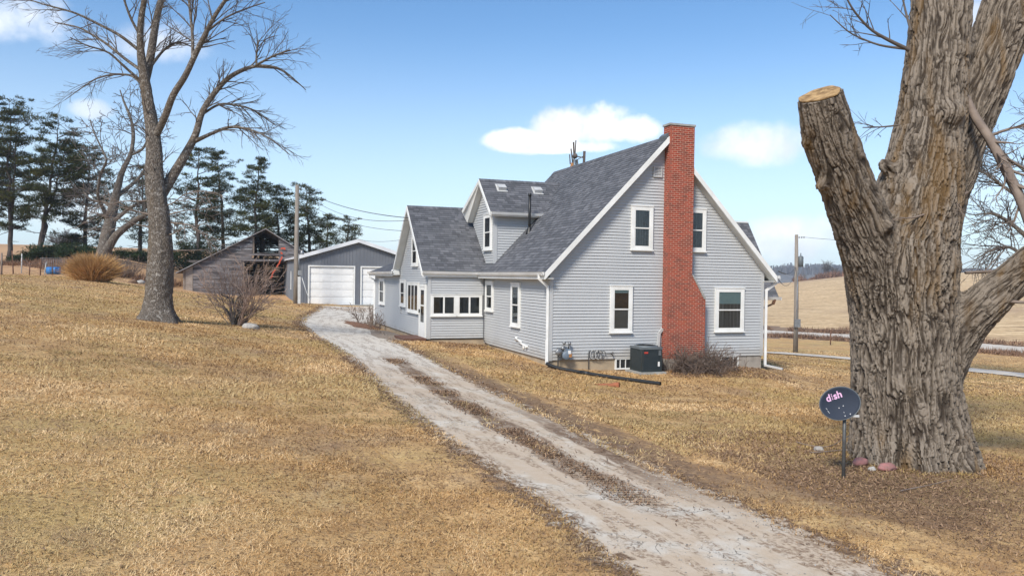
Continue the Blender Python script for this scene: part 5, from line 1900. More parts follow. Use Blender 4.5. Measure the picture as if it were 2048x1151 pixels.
def ribbed(poly, o, ux, n, pitch=.23, dep=.022):
    """vertical ribbed steel sheet over a convex (s, z) polygon"""
    m = MB()
    xs = [q[0] for q in poly]; x = min(xs)
    prof = [(0, 0), (.35, 0), (.45, 1), (.55, 1), (.65, 0)]
    cuts = []
    while x < max(xs):
        for f, h_ in prof:
            if min(xs) <= x + f * pitch <= max(xs): cuts.append((x + f * pitch, h_))
        x += pitch
    cuts.append((max(xs), 0))

    def span(s):
        zs = []
        for i in range(len(poly)):
            a, b = poly[i], poly[(i + 1) % len(poly)]
            if min(a[0], b[0]) - 1e-9 <= s <= max(a[0], b[0]) + 1e-9:
                if abs(a[0] - b[0]) < 1e-9: zs += [a[1], b[1]]
                else: zs.append(a[1] + (b[1] - a[1]) * (s - a[0]) / (b[0] - a[0]))
        return min(zs), max(zs)
    for (s0, h0), (s1, h1) in zip(cuts[:-1], cuts[1:]):
        if s1 - s0 < 1e-6: continue
        a, b = span(s0), span(s1)
        m.face([o + ux * s0 + n * h0 * dep + ZN * a[0], o + ux * s1 + n * h1 * dep + ZN * b[0], o + ux * s1 + n * h1 * dep + ZN * b[1], o + ux * s0 + n * h0 * dep + ZN * a[1]])
    return m


D1, D2, DH = (.80, 4.05), (4.65, 7.90), 2.80
for nm, pl in (('a', [(0, 0), (D1[0], 0), (D1[0], GE + .1), (0, GE)]),):
    pass
front = MB()
slope_z = lambda x: GE + (GAP - GE) * (1 - abs(x - GWD / 2) / (GWD / 2))
for (x0, x1, z0) in ((0, D1[0], 0), (D1[1], GWD / 2, 0), (GWD / 2, D2[0], 0), (D2[1], GWD, 0), (D1[0], D1[1], DH), (D2[0], D2[1], DH)):
    q = ribbed([(x0, z0), (x1, z0), (x1, slope_z(x1)), (x0, slope_z(x0))], g0, GX_, -GY_)
    for fc in q.F: front.face([q.V[i] for i in fc])
front.build('wall', MT['steel'], GAR)
q = ribbed([(0, 0), (GL, 0), (GL, GE), (0, GE)], gp(0, GL, 0), -GY_, -GX_); q.build('wall', MT['steel'], GAR)
q = ribbed([(0, 0), (GL, 0), (GL, GE), (0, GE)], gp(GWD, 0, 0), GY_, GX_); q.build('wall', MT['steel'], GAR)
q = ribbed([(0, 0), (GWD / 2, 0), (GWD / 2, GAP), (0, GE)], gp(GWD, GL, 0), -GX_, GY_)
q2 = ribbed([(GWD / 2, 0), (GWD, 0), (GWD, GE), (GWD / 2, GAP)], gp(GWD, GL, 0), -GX_, GY_)
for fc in q2.F: q.face([q2.V[i] for i in fc])
q.build('wall', MT['steel'], GAR)
m = MB()
for sg in (0, 1):
    e0 = gp(-.25 if not sg else GWD + .25, -.25, GE - .06); r0_ = gp(GWD / 2, -.25, GAP + .03)
    m.prism([e0, r0_, r0_ + ZN * .10, e0 + ZN * .10], GY_ * (GL + .5))
m.build('roof', MT['steelroof'], GAR)
m = MB()
for sg in (0, 1):
    e0 = gp(-.27 if not sg else GWD + .27, -.275, GE - .15); r0_ = gp(GWD / 2, -.275, GAP - .05)
    m.prism([e0, r0_, r0_ + ZN * .27, e0 + ZN * .27], GY_ * -.03)
m.build('roof_trim', MT['steelroof'], GAR)
for (a, b) in (D1, D2):
    m = MB()
    m.obox(gp(a - .10, -.05, 0), GX_ * .10, GY_ * .06, ZN * (DH + .1)); m.obox(gp(b, -.05, 0), GX_ * .10, GY_ * .06, ZN * (DH + .1))
    m.obox(gp(a, -.049, DH), GX_ * (b - a), GY_ * .06, ZN * .1)
    fr = m.build('door_frame', MT['white'], GAR)
    m = MB()
    nsec = 5
    for i in range(nsec):
        z0, z1 = DH * i / nsec, DH * (i + 1) / nsec
        m.obox(gp(a, .06, z0 + .008), GX_ * (b - a), GY_ * .05, ZN * (z1 - z0 - .016))
        for j in range(4):
            w_ = (b - a) / 4
            m.obox(gp(a + j * w_ + .10, .048, z0 + .10), GX_ * (w_ - .20), GY_ * .012, ZN * (z1 - z0 - .20))
    m.build('garage_door', MT['gdoor'], GAR)
m = MB()
m.obox(gp(-.06, 5.6, 1.0), GX_ * .05, GY_ * .07, ZN * 1.45); m.obox(gp(-.06, 5.5, 1.0), GX_ * .05, GY_ * .28, ZN * .06); m.obox(gp(-.06, 5.5, 2.40), GX_ * .05, GY_ * .28, ZN * .06)
m.build('window_trim', MT['white'], GAR)
m = MB()
m.obox(gp(-.03, -.03, 0), GX_ * .12, GY_ * .03, ZN * GE); m.obox(gp(-.04, GL, 0), GX_ * .05, GY_ * -.14, ZN * GE)
m.build('corner_trim', MT['steel'], GAR)
m = MB(); m.obox(gp(-.3, -.9, -.6), GX_ * (GWD + .6), GY_ * (GL + 1.4), ZN * .605); m.build('floor_slab', MT['slab'], GAR)

# ------------------------------------------------------------------ barn
b0 = np.array(P(366, 577, 64)); b0[2] = 1.15
BARN = thing('barn', b0, 'weathered grey board barn with a broken open front', 'barn')
ba = 0.0
BX, BY = np.array([math.cos(ba), math.sin(ba), 0]), np.array([-math.sin(ba), math.cos(ba), 0])
bp = lambda x, y, z: b0 + BX * x + BY * y + ZN * z
BZ = lambda z: z - b0[2]
AX, RX, LE, AP, RE, BD = 6.35, 9.6, BZ(2.95), BZ(6.45), BZ(4.45), 12.0
tz = lambda x: LE + (AP - LE) * x / AX if x <= AX else AP + (RE - AP) * (x - AX) / (RX - AX)
rngb = random.Random(4)


def boards(poly, y, name, matl, gap=.012, miss=0.0, th=.03, hor=.19):
    """horizontal boards over a convex polygon in the barn's front plane at depth y; a few are missing"""
    m = MB()
    zs = [q[1] for q in poly]; z = min(zs)
    while z < max(zs) - .02:
        z1 = min(z + hor, max(zs))
        c = clip_t(poly, z + gap / 2, z1 - gap / 2)
        if len(c) >= 3 and rngb.random() >= miss:
            yy = y + rngb.uniform(-.012, .012)
            m.prism([bp(s, yy, t) for s, t in c], BY * th)
        z = z1
    return m.build(name, matl, BARN)


xo0, xo1 = 4.55, 8.95          # lower opening
lo0, lo1 = 5.32, 7.42          # loft opening
zl0, zl1 = BZ(3.62), BZ(4.38)  # top of lower opening, sill of loft opening
zg = -1.2
boards([(.75, zg), (lo0, zg), (lo0, tz(lo0) - .05), (.75, tz(.75) - .05)][0:0] + [(.75, zg), (xo0, zg), (xo0, tz(xo0) - .05), (.75, tz(.75) - .05)], 0, 'wall', MT['barnwood'])
boards([(xo0, zl1 - .55), (lo0, zl1 - .55), (lo0, tz(lo0) - .05), (xo0, tz(xo0) - .05)], 0, 'wall', MT['barnwood'])
boards([(lo1, zl1 - .62), (RX, zl1 - .62), (RX, tz(RX) - .05), (lo1, tz(lo1) - .05)], 0, 'wall', MT['barnwood'])
boards([(0, zg), (.72, zg), (.72, tz(.72) - .05), (0, tz(0) - .05)], .05, 'wall', MT['barnpale'], hor=.9)
boards([(0, zg), (RX, zg), (RX, RE), (0, LE)], BD, 'back_wall', MT['barnwood'], .03, .07)
boards([(2.0, LE), (RX, RE), (AX, AP - .1)], BD, 'back_wall', MT['barnwood'], .02, .10)
m = MB()
for i in range(26):
    z0, z1 = zg + i * .2, zg + i * .2 + .197
    if z1 < LE + .1: m.obox(bp(0, .06, z0), BX * .03, BY * (BD - .1), ZN * (z1 - z0))
    if z1 < RE: m.obox(bp(RX - .03, .06, z0), BX * .03, BY * (BD - .1), ZN * (z1 - z0))
m.build('side_wall', MT['barnwood'], BARN)
m = MB()
m.prism([bp(-.55, -.35, tz(0) - .55 * (AP - LE) / AX), bp(AX, -.35, AP), bp(AX, -.35, AP + .07), bp(-.55, -.35, tz(0) - .55 * (AP - LE) / AX + .07)], BY * (BD + .7))
m.build('roof', MT['barnroof'], BARN)
m = MB()
m.prism([bp(RX + .3, -.35, RE - .2), bp(AX, -.35, AP), bp(AX, -.35, AP + .07), bp(RX + .3, -.35, RE - .13)], BY * (BD + .7))
m.build('roof', MT['barnroof'], BARN)
for x in (0.05, 2.2, xo0, lo0, lo1, xo1, RX - .1):
    m = MB()
    ztop = min(tz(x) - .08, AP)
    z0 = zg if x not in (lo0, lo1) else zl1 - .1
    m.obox(bp(x, .03, z0), BX * .15, BY * .15, ZN * (ztop - z0))
    m.build('frame_post', MT['post'], BARN)
m = MB()
for y in (2.2, 4.6, 7.0, 9.4):
    for x in (2.2, xo0, 6.2, xo1 - .4):
        m.obox(bp(x, y, zg), BX * .16, BY * .16, ZN * (min(tz(x) - .1, zl1 + 1.4) - zg))
    m.obox(bp(.3, y, zl0), BX * (RX - .6), BY * .14, ZN * .18)
    for a, b in (((.2, tz(.2) - .12), (AX, AP - .12)), ((AX, AP - .12), (RX, RE - .12))):
        m.beam(bp(a[0], y, a[1]), bp(b[0], y, b[1]), .06, .14)
m.build('timber', MT['timber'], BARN)
m = MB(); m.obox(bp(xo0 - .2, -.04, zl1 - .62), BX * (xo1 + .4 - xo0), BY * .10, ZN * .18); m.obox(bp(lo0, -.05, zl1 - .12), BX * (lo1 - lo0), BY * .5, ZN * .14)
m.build('lintel', MT['barnwood'], BARN)
m = MB()
rngn = np.random.default_rng(2)
for i in range(40):
    x = rngn.uniform(lo0 + .1, lo1 - .1); y = rngn.uniform(.2, 6)
    m.obox(bp(x, y, zl1 - .05 + rngn.uniform(0, .12)), BX * rngn.uniform(.5, 1.2), BY * .5, ZN * .05)
m.obox(bp(xo0 - .3, .5, zl0 + .25), BX * 4.8, BY * 9.5, ZN * .05)
m.build('loft_floor', MT['timber'], BARN)
# fallen timbers and hay inside and before the opening
m = MB()
for i in range(30):
    x = rngn.uniform(xo0 + .2, xo1 - .2); y = rngn.uniform(.3, 7); z = rngn.uniform(-.3, 1.9)
    a = rngn.normal(0, .18); L = rngn.uniform(.8, 2.2)
    m.beam(bp(x - L / 2, y, z), bp(x + L / 2, y + rngn.normal(0, .5), z + a * L), .14, .04)
m.build('fallen_board', MT['timber'], BARN)
m = MB()
for i in range(4):
    x = rngn.uniform(xo0 + .1, 6.4); m.obox(bp(x, rngn.uniform(4, 7), BZ(2.6) + rngn.uniform(-.3, .2)), BX * rngn.uniform(.8, 1.5), BY * .6, ZN * .5)
m.build('hay_pile', MT['hay'], BARN)
# orange netting hanging at the right post
t = thing('orange_netting', bp(lo1 - .1, -.15, 0), 'strip of bright orange netting hanging down the open front of the barn', 'netting')
m = MB()
zz = np.linspace(BZ(4.95), BZ(2.35), 15); rngo = np.random.default_rng(6)
xx = lo1 + .35 - np.linspace(0, 1, 15) ** 1.3 * 1.05 + rngo.normal(0, .06, 15)
for i in range(14):
    if i in (1, 3, 9):
        continue
    wd0 = .10 + .05 * rngo.random()
    m.prism([bp(xx[i], -.15, zz[i]), bp(xx[i] + wd0, -.17, zz[i]), bp(xx[i + 1] + wd0, -.17, zz[i + 1]), bp(xx[i + 1], -.15, zz[i + 1])], BY * .02)
m.prism([bp(xx[0] - .25, -.15, zz[0] - .02), bp(xx[0] + .1, -.15, zz[0] + .02), bp(xx[0] + .1, -.15, zz[0] - .09), bp(xx[0] - .25, -.15, zz[0] - .14)], BY * .02)
m.build('strip', MT['orange'], t)

# ------------------------------------------------------------------ utility poles and lines
pb = np.array(P(592, 606, 55.5)); pb[2] = gz(pb[0], pb[1])
ptop = P(592, 370, 55.5)
POLE = thing('utility_pole', pb, 'tall weathered utility pole standing in front of the grey garage', 'utility pole')
m = MB(); m.tube([pb - ZN * .5, pb + ZN * 3, np.array([pb[0], pb[1], ptop[2]])], [.20, .17, .125], 14); m.build('pole', MT['pole'], POLE)
m = MB(); m.obox(pb + CMN[:, 0] * .12 - CMN[:, 1] * .12 + ZN * .0, CMN[:, 0] * .22, CMN[:, 1] * .12, ZN * 1.9); m.build('conduit_cover', MT['vent'], POLE)
m = MB(); m.obox(pb + CMN[:, 0] * .16 - CMN[:, 1] * .18 + ZN * 2.0, CMN[:, 0] * .26, CMN[:, 1] * .16, ZN * .34)
m.lathe(pb + CMN[:, 0] * .42 - CMN[:, 1] * .1 + ZN * 3.45, [(.13, 0), (.15, .10), (.06, .30)], 10)
m.tube([pb + CMN[:, 0] * .2 + ZN * 1.9, pb + CMN[:, 0] * .2 - CMN[:, 1] * .14 + ZN * 3.5], .03, 6)
m.build('meter_box', MT['metal'], POLE)
m = MB(); m.tube([pb + CMN[:, 0] * .38 + ZN * 1.9, pb + CMN[:, 0] * .7 + ZN * .9, pb + CMN[:, 0] * .95 + ZN * .3, pb + CMN[:, 0] * .95], .03, 6); m.build('hose', MT['vent'], POLE)
m = MB()
for z in (.25, .9, 1.3): m.lathe((pb[0], pb[1], ptop[2] - z), [(.03, .13), (.06, .16), (.05, .24), (.02, .27)], 8, tuple(CMN[:, 0]))
m.build('insulator', MT['metal'], POLE)


def wire(name, a, b, sag, rad, label, group=None, n=28):
    a, b = np.array(a, float), np.array(b, float)
    t = np.linspace(0, 1, n)
    p = a[None] + (b - a)[None] * t[:, None]; p[:, 2] -= sag * 4 * t * (1 - t)
    m = MB(); m.tube(p, rad, 5, True)
    o = m.build(name, MT['wire'], None, tuple(a))
    return tag(o, label, 'power line', group)


tp = np.array([pb[0], pb[1], ptop[2]])
wire('power_line', tp - ZN * .25 + CMN[:, 0] * .25, (XW - .05, 9.55, 5.18), .35, .018, 'thick topmost power line from the left pole to the wing gable', 'power lines')
wire('power_line', tp - ZN * .35 + CMN[:, 0] * .25, (XW - .05, 9.60, 5.08), .7, .012, 'second power line from the left pole, sagging just below the thick one', 'power lines')
wire('power_line', tp - ZN * .9 + CMN[:, 0] * .25, (XW - .05, 10.9, 4.7), .5, .011, 'lower line from the left pole to the left slope of the wing gable', 'power lines')
wire('power_line', tp - ZN * 1.3 + CMN[:, 0] * .25, (XW - .05, 11.3, 4.3), .9, .008, 'thin lowest line from the left pole to the wing gable', 'power lines')
rb = np.array(P(1591, 703, 54)); rb[2] = gz(rb[0], rb[1])
rtop = P(1593, 469, 54)
RP = thing('utility_pole', rb, 'slim utility pole with a low grey box, beside the lane right of the house', 'utility pole')
m = MB(); m.tube([rb - ZN * .5, rb + ZN * 3, rtop], [.17, .15, .11], 12); m.build('pole', MT['pole'], RP)
m = MB(); m.obox(rb - CMN[:, 0] * .19 - CMN[:, 1] * .34 + ZN * 1.75, CMN[:, 0] * .38, CMN[:, 1] * .2, ZN * .55); m.build('meter_box', MT['metal'], RP)
m = MB(); m.tube([rb - CMN[:, 0] * .04 - CMN[:, 1] * .2 - ZN * .1, rb - CMN[:, 0] * .03 - CMN[:, 1] * .2 + ZN * 5.6], .03, 6); m.build('conduit', MT['metal'], RP)
tc_ = rtop - ZN * 1.85 + CMN[:, 0] * .32
m = MB(); m.lathe(tc_ - ZN * .36, [(.0, 0), (.17, .02), (.18, .35), (.18, .68), (.12, .74), (.04, .76), (.03, .95), (0, .96)], 14)
m.beam(tc_ - CMN[:, 0] * .3 + ZN * .1, tc_, .06, .06)
m.build('transformer', MT['acgrey'], RP)
m = MB()
for k_ in range(3): m.lathe(rtop - ZN * .18 + CMN[:, 0] * (.15 + .16 * k_), [(.03, 0), (.07, .04), (.03, .1)], 8, tuple(CMN[:, 0]))
m.build('insulator', MT['metal'], RP)
wire('power_line', rtop - ZN * 2.2, (8.9, -.1, 3.05), .25, .02, 'power line from the right pole to the right eave of the house', 'power lines')
wire('power_line', rtop - ZN * 2.3, (8.9, .0, 2.85), .7, .012, 'thinner line hanging under the one from right pole to house eave', 'power lines')
wire('power_line', rtop - ZN * .18 + CMN[:, 0] * .6, P(2350, 470, 50), .6, .012, 'power line running from the right pole to the right behind the big trunk', 'power lines')
# small marker post by the road
q = np.array(P(1661, 684, 72)); q[2] = gz(q[0], q[1])
m = MB(); m.tube([q - ZN * .2, q + ZN * 1.35], .05, 8); m.obox(q + np.array([-.06, -.08, 1.0]), XN * .12, YN * .03, ZN * .3)
tag(m.build('marker_post', MT['rust'], None, tuple(q)), 'short dark marker post in the weeds along the road', 'post')

# ------------------------------------------------------------------ yard objects on the left
q = G(107, 548)
t = thing('plastic_drum', q, 'blue plastic drum lying on its side by the fence', 'drum')
ax2 = CMN[:, 0] * .97 + CMN[:, 1] * .2; ax2[2] = 0; ax2 /= np.linalg.norm(ax2)
m = MB(); m.lathe(q + ZN * .27 - ax2 * .46, [(0, 0), (.24, 0), (.285, .03), (.29, .28), (.305, .30), (.29, .32), (.29, .60), (.305, .62), (.29, .64), (.285, .89), (.24, .92), (0, .92)], 22, tuple(ax2))
m.build('body', MT['drum'], t)
m = MB(); m.lathe(q + ZN * .40 - ax2 * .475, [(.03, 0), (.03, .02)], 10, tuple(ax2)); m.build('bung', MT['black'], t)
FP = [(3, 532, 58, 1.6, 'post', 'rough wooden fence post at the left edge of the view'), (27, 530, 59, 1.75, 'rust', 'tall dark steel fence post, second from the left edge'), (43, 531, 60, 1.5, 'vent', 'thin white fence post in the left fence'),
      (59, 538, 57, .95, 'rust', 'short rusty fence post just left of the wire panel'), (80.5, 541, 57, 1.2, 'rust', 'dark post at the left end of the wire panel'), (89, 527, 58, .95, 'vent', 'pale tilted post behind the wire panel'),
      (106, 536, 58.5, 1.1, 'rust', 'dark post at the right end of the wire panel, above the blue drum')]
fpw = []
for i, (u, v, d, hh, mm, lb) in enumerate(FP):
    q = np.array(P(u, v, d)); q[2] = gz(q[0], q[1])
    fpw.append((q, hh))
    m = MB(); tl = np.array([.12 if i == 5 else (-.1 if i in (1, 6) else .02), 0, 0])
    r_ = .07 if mm == 'post' else .045
    m.tube([q - ZN * .2, q + ZN * hh * .5 + tl * .5, q + ZN * hh + tl], [r_, r_ * .95, r_ * .85], 7)
    tag(m.build('fence_post', MT[mm], None, tuple(q)), lb, 'fence post', 'posts of the left wire fence')
m = MB()
for (i, j) in ((0, 1), (1, 2), (2, 3), (3, 4)):
    for f_ in (.35, .6, .85):
        a, b = fpw[i][0] + ZN * fpw[i][1] * f_, fpw[j][0] + ZN * fpw[j][1] * f_
        m.tube([a, (a + b) / 2 - ZN * .05, b], .010, 4)
tag(m.build('fence_wire', MT['wire'], None, tuple(fpw[0][0])), 'sagging strands of wire between the left fence posts', 'fence wire')
a, b = fpw[4][0], fpw[6][0] + CMN[:, 0] * 1.0
m = MB()
for i in range(15):
    f_ = i / 14; p0 = a * (1 - f_) + b * f_
    m.tube([p0 + ZN * .25, p0 + ZN * 1.25], .012, 4)
for j in range(7):
    m.tube([a + ZN * (.25 + j / 6), b + ZN * (.25 + j / 6)], .012, 4)
tag(m.build('wire_panel', MT['metal'], None, tuple(a)), 'grey wire mesh livestock panel above the blue drum', 'wire panel')


def rock(name, c, size, seed, label, matl, group=None, cat='rock'):
    rng = np.random.default_rng(seed)
    n1_, n2_ = 14, 20
    th = np.linspace(0, math.pi, n1_); ph = np.arange(n2_) * 2 * math.pi / n2_
    T, Ph = np.meshgrid(th, ph, indexing='ij')
    d = np.stack([np.sin(T) * np.cos(Ph), np.sin(T) * np.sin(Ph), np.cos(T)], -1).reshape(-1, 3)
    r = 1 + .22 * fbm(d * 1.6 + seed * 3.1, 3, seed)
    V = d * r[:, None] * np.array(size) + np.array(c)
    i = np.arange(n1_ - 1)[:, None] * n2_; j = np.arange(n2_)[None]; j2 = (j + 1) % n2_
    F = np.stack([i + j, i + n2_ + j, i + n2_ + j2, i + j2], -1).reshape(-1, 4)
    return tag(np_mesh(name, V, F, matl, None, tuple(c), smooth=True), label, cat, group)


q = G(503, 657); rock('rock', q + ZN * .06, (.30, .17, .15), 3, 'pale flat fieldstone lying beside the reddish shrub', MT['rock'])
q = G(267, 566); rock('rock', q + ZN * .08, (.32, .25, .2), 5, 'dark lump of stone left of the yard tree, left of two', MT['soil'])
q = G(281, 567); rock('rock', q + ZN * .08, (.34, .25, .18), 6, 'pale topped stone left of the yard tree, nearer the trunk', MT['rock'])
q = G(139, 546); rock('log', q + ZN * .12, (.62, .25, .22), 7, 'dark rotten log between the blue drum and the straw clump', MT['soil'], None, 'log')

# ------------------------------------------------------------------ things by the house
# air conditioner on its slab
acx0, acx1, acy0, acy1 = 2.86, 3.57, -1.02, -.24
zpad = gz(3.2, -.7)
m = MB(); m.box(acx0 - .16, acx1 + .12, acy0 - .14, acy1 + .10, zpad - .15, zpad + .06)
tag(m.build('concrete_pad', MT['slab'], None, (3.2, -.6, zpad - .1)), 'grey concrete pad under the dark air conditioner', 'concrete pad')
AC = thing('air_conditioner', (3.23, -.63, zpad + .06), 'dark square air conditioner with louvred sides beside the brick chimney', 'air conditioner')
z0, z1 = zpad + .062, zpad + .90
m = MB()
nl = 17
for i in range(nl):
    za, zb_ = z0 + .06 + (z1 - z0 - .16) * i / nl, z0 + .06 + (z1 - z0 - .16) * (i + 1) / nl
    for (o_, e_, n_) in (((acx0 + .05, acy0, 0), (acx1 - acx0 - .1, 0, 0), (0, -1, 0)), ((acx1, acy0 + .05, 0), (0, acy1 - acy0 - .1, 0), (1, 0, 0)), ((acx1 - .05, acy1, 0), (-(acx1 - acx0 - .1), 0, 0), (0, 1, 0)),
                         ((acx0, acy1 - .05, 0), (0, -(acy1 - acy0 - .1), 0), (-1, 0, 0))):
        o_, e_, n_ = (np.array(k_, float) for k_ in (o_, e_, n_))
        pr = [o_ + ZN * za, o_ + ZN * za + n_ * .022, o_ + ZN * (zb_ - .006) + n_ * .004, o_ + ZN * (zb_ - .006)]
        m.prism(pr, e_)
m.build('louvres', MT['acdark'], AC)
m = MB()
m.box(acx0 + .01, acx1 - .01, acy0 + .01, acy1 - .01, z0 + .03, z1 - .12)
m.build('coil', MT['black'], AC)
m = MB()
for (x, y) in ((acx0 - .02, acy0 - .02), (acx1 - .05, acy0 - .02), (acx0 - .02, acy1 - .05), (acx1 - .05, acy1 - .05)):
    m.box(x, x + .07, y, y + .07, z0, z1 - .10)
m.box(acx0 - .015, acx1 + .015, acy0 - .015, acy1 + .015, z0 - .0, z0 + .055)
m.build('base_pan', MT['acdark'], AC)
m = MB()
m.box(acx0 - .03, acx1 + .03, acy0 - .03, acy1 + .03, z1 - .10, z1 - .03)
m.lathe(((acx0 + acx1) / 2, (acy0 + acy1) / 2, z1 - .03), [(.40, 0), (.39, .035), (.33, .04), (.32, -.02)], 28)
m.build('top_cover', MT['acgrey'], AC)
m = MB()
cxx, cyy = (acx0 + acx1) / 2, (acy0 + acy1) / 2
for r_ in (.08, .14, .20, .26, .32):
    th_ = np.linspace(0, 2 * math.pi, 25)
    m.tube(np.c_[cxx + r_ * np.cos(th_), cyy + r_ * np.sin(th_), np.full(25, z1 + .012)], .005, 4, False)
for a in range(4):
    m.tube([(cxx + .33 * math.cos(a * .785), cyy + .33 * math.sin(a * .785), z1 + .010), (cxx - .33 * math.cos(a * .785), cyy - .33 * math.sin(a * .785), z1 + .010)], .005, 4)
m.build('fan_guard', MT['black'], AC)
m = MB(); m.box(acx0 + .06, acx0 + .20, acy0 - .028, acy0 - .024, z1 - .235, z1 - .175); m.build('red_label', MT['red'], AC)
m = MB(); m.box(acx1 - .14, acx1 - .07, acy0 - .030, acy0 - .024, z0 + .18, z0 + .33); m.build('white_label', MT['paper'], AC)
m = MB(); m.box(acx1 - .12, acx1 - .03, acy0 - .034, acy0 - .024, z1 - .30, z1 - .13); m.build('service_panel', MT['acgrey'], AC)
# gas meter
GM = thing('gas_meter', (.46, -.16, 0), 'blue grey gas meter with riser pipes on the front wall near the left corner', 'gas meter')
m = MB(); m.lathe((.52, -.10, .17), [(0, 0), (.12, 0), (.155, .03), (.155, .14), (.12, .17), (0, .17)], 18, (0, -1, 0)); m.box(.42, .62, -.25, -.12, .18, .38)
m.build('body', MT['meterblue'], GM)
m = MB(); m.box(.55, .64, -.285, -.25, .22, .33); m.build('dial', MT['paper'], GM)
m = MB(); m.box(.58, .68, -.275, -.262, .11, .23); m.build('tag', MT['copper'], GM)
m = MB()
m.tube([(.25, -.14, -.5), (.25, -.14, .18), (.26, -.14, .30)], .024, 8)
m.tube([(.26, -.14, .30), (.36, -.16, .42), (.46, -.17, .46), (.46, -.17, .36)], .024, 8)
m.tube([(.60, -.17, .36), (.60, -.17, .48), (.66, -.10, .52), (.70, .0, .52)], .024, 8)
m.build('riser_pipe', MT['galv'], GM)
m = MB(); m.lathe((.25, -.24, .28), [(0, 0), (.10, 0), (.12, .03), (.12, .07), (.06, .10), (0, .10)], 16, (0, 1, 0)); m.lathe((.44, -.18, .52), [(.03, 0), (.055, .03), (.055, .08), (.02, .1)], 10)
m.lathe((.64, -.16, .50), [(.03, 0), (.05, .03), (.05, .09), (.02, .1)], 10); m.lathe((.34, -.18, .38), [(.03, 0), (.07, .02), (.07, .1), (.03, .12)], 12, (1, 0, .4))
m.build('regulator', MT['metal'], GM)
# coiled cable on the wall
CC = thing('cable_coil', (1.66, -.05, 0), 'coils of black and white cable hung on the front wall above the foundation', 'cable coil')
m = MB(); mw = MB()
for k_, (cx_, rr_) in enumerate(((1.50, .12), (1.55, .135), (1.66, .13), (1.72, .14), (1.78, .12), (1.90, .10))):
    th_ = np.linspace(.2, 2 * math.pi - .1, 22)
    (m if k_ % 2 == 0 or k_ == 5 else mw).tube(np.c_[cx_ + rr_ * np.cos(th_) * .8, -.05 - .014 * k_ + .0 * th_, .16 + rr_ * np.sin(th_) * 1.15], .010, 6)
m.tube([(1.385, -.05, .20), (1.385, -.04, .0), (1.39, -.035, -.5)], .014, 6)
m.tube([(1.385, -.05, .20), (1.40, -.05, .26), (1.47, -.05, .30)], .012, 6)
m.build('black_cable', MT['wire'], CC); mw.build('white_cable', MT['vent'], CC)
FA = thing('faucet', (2.24, -.06, .15), 'small wall faucet on the front wall between cable coil and air conditioner', 'faucet')
m = MB(); m.tube([(1.98, -.045, .195), (2.24, -.045, .175)], .010, 6); m.tube([(2.24, 0, .17), (2.24, -.10, .17), (2.25, -.13, .12)], .02, 8); m.build('spout', MT['galv'], FA)
m = MB(); m.lathe((2.27, -.07, .19), [(.045, 0), (.045, .02)], 10, (0, -.4, 1)); m.build('handle', MT['metal'], FA)

# drain pipes


def ground_pipe(pts, r, lift):
    p = np.array([(x, y, gz(x, y) + lift if z is None else z) for x, y, z in pts])
    return dense(p, np.full(len(p), r), .15)[0]


pp = ground_pipe([(-.10, -.03, -.10), (-.05, -.18, -.16), (.15, -.45, None), (.32, -.62, None), (.9, -1.35, None), (1.5, -2.15, None), (2.25, -3.25, None)], .058, .05)
DP = thing('drain_pipe', pp[0], 'long black plastic drain pipe lying on the grass from the corner downspout', 'drain pipe')
V, F = tube_np(pp, np.full(len(pp), .060), 14)
np_mesh('pipe', V, F, MT['black'], DP, smooth=True)
V, F = tube_np(pp[::-1], np.full(len(pp), .052), 14)
np_mesh('bore', V, F[:, ::-1], MT['black'], DP, smooth=True)
m = MB(); m.tube(pp[8:11] + ZN * .0, .068, 14); m.build('coupling', MT['black'], DP)
zt = gz(.6, -3.35)
TPp = thing('clay_pipe', (.6, -3.3, zt), 'short rusty clay pipe end sticking out of the ground below the black pipe', 'pipe')
a, b = np.array([.20, -3.0, zt - .03]), np.array([.80, -3.42, gz(.8, -3.42) + .045])
m = MB(); ax3 = (b - a) / np.linalg.norm(b - a); L_ = np.linalg.norm(b - a)
m.lathe(a, [(.075, 0), (.078, L_ * .75), (.095, L_ * .77), (.098, L_), (.078, L_), (.07, L_ - .3)], 16, tuple(ax3)); m.build('pipe', MT['clay'], TPp)
m = MB(); m.lathe(a, [(.072, L_ - .25), (0, L_ - .25)], 16, tuple(ax3)); m.build('bore', MT['black'], TPp)
# wooden step and concrete walk by the porch door
zs = gz(-2.8, 8.0)
ST_ = thing('door_step', (-2.85, 8.0, zs), 'low brown wooden step in front of the porch door', 'step')
m = MB()
for i in range(5): m.box(-3.35 + i * .19, -3.35 + i * .19 + .18, 7.15, 9.05, .15, .20)
m.build('tread', MT['deck'], ST_)
m = MB(); m.box(-3.34, -2.42, 7.16, 7.21, zs - .1, .149); m.box(-3.34, -3.29, 7.21, 9.0, zs - .1, .149); m.box(-3.29, -2.42, 8.98, 9.03, zs - .1, .149)
m.build('riser', MT['deck'], ST_)
pl = [(-2.42, 7.4), (-3.35, 7.0), (-4.1, 8.6), (-4.0, 11), (-3.6, 13.5), (-3.3, 15.6), (-2.42, 15.8)]
m = MB()
from mathutils.geometry import tessellate_polygon
den = []
for i in range(len(pl)):
    a, b = np.array(pl[i]), np.array(pl[(i + 1) % len(pl)])
    for k_ in range(8): den.append(tuple(a + (b - a) * k_ / 8))
cxm = np.mean(den, 0)
for i in range(len(den)):
    a, b = den[i], den[(i + 1) % len(den)]
    m.face([(cxm[0], cxm[1], gz(*cxm) + .03), (a[0], a[1], gz(*a) + .02), (b[0], b[1], gz(*b) + .02)])
o = m.build('walk', mat('brown_stained_concrete', (.33, .27, .21), (.22, .165, .12), 1.6, .95, .2, 20)); o['kind'] = 'structure'

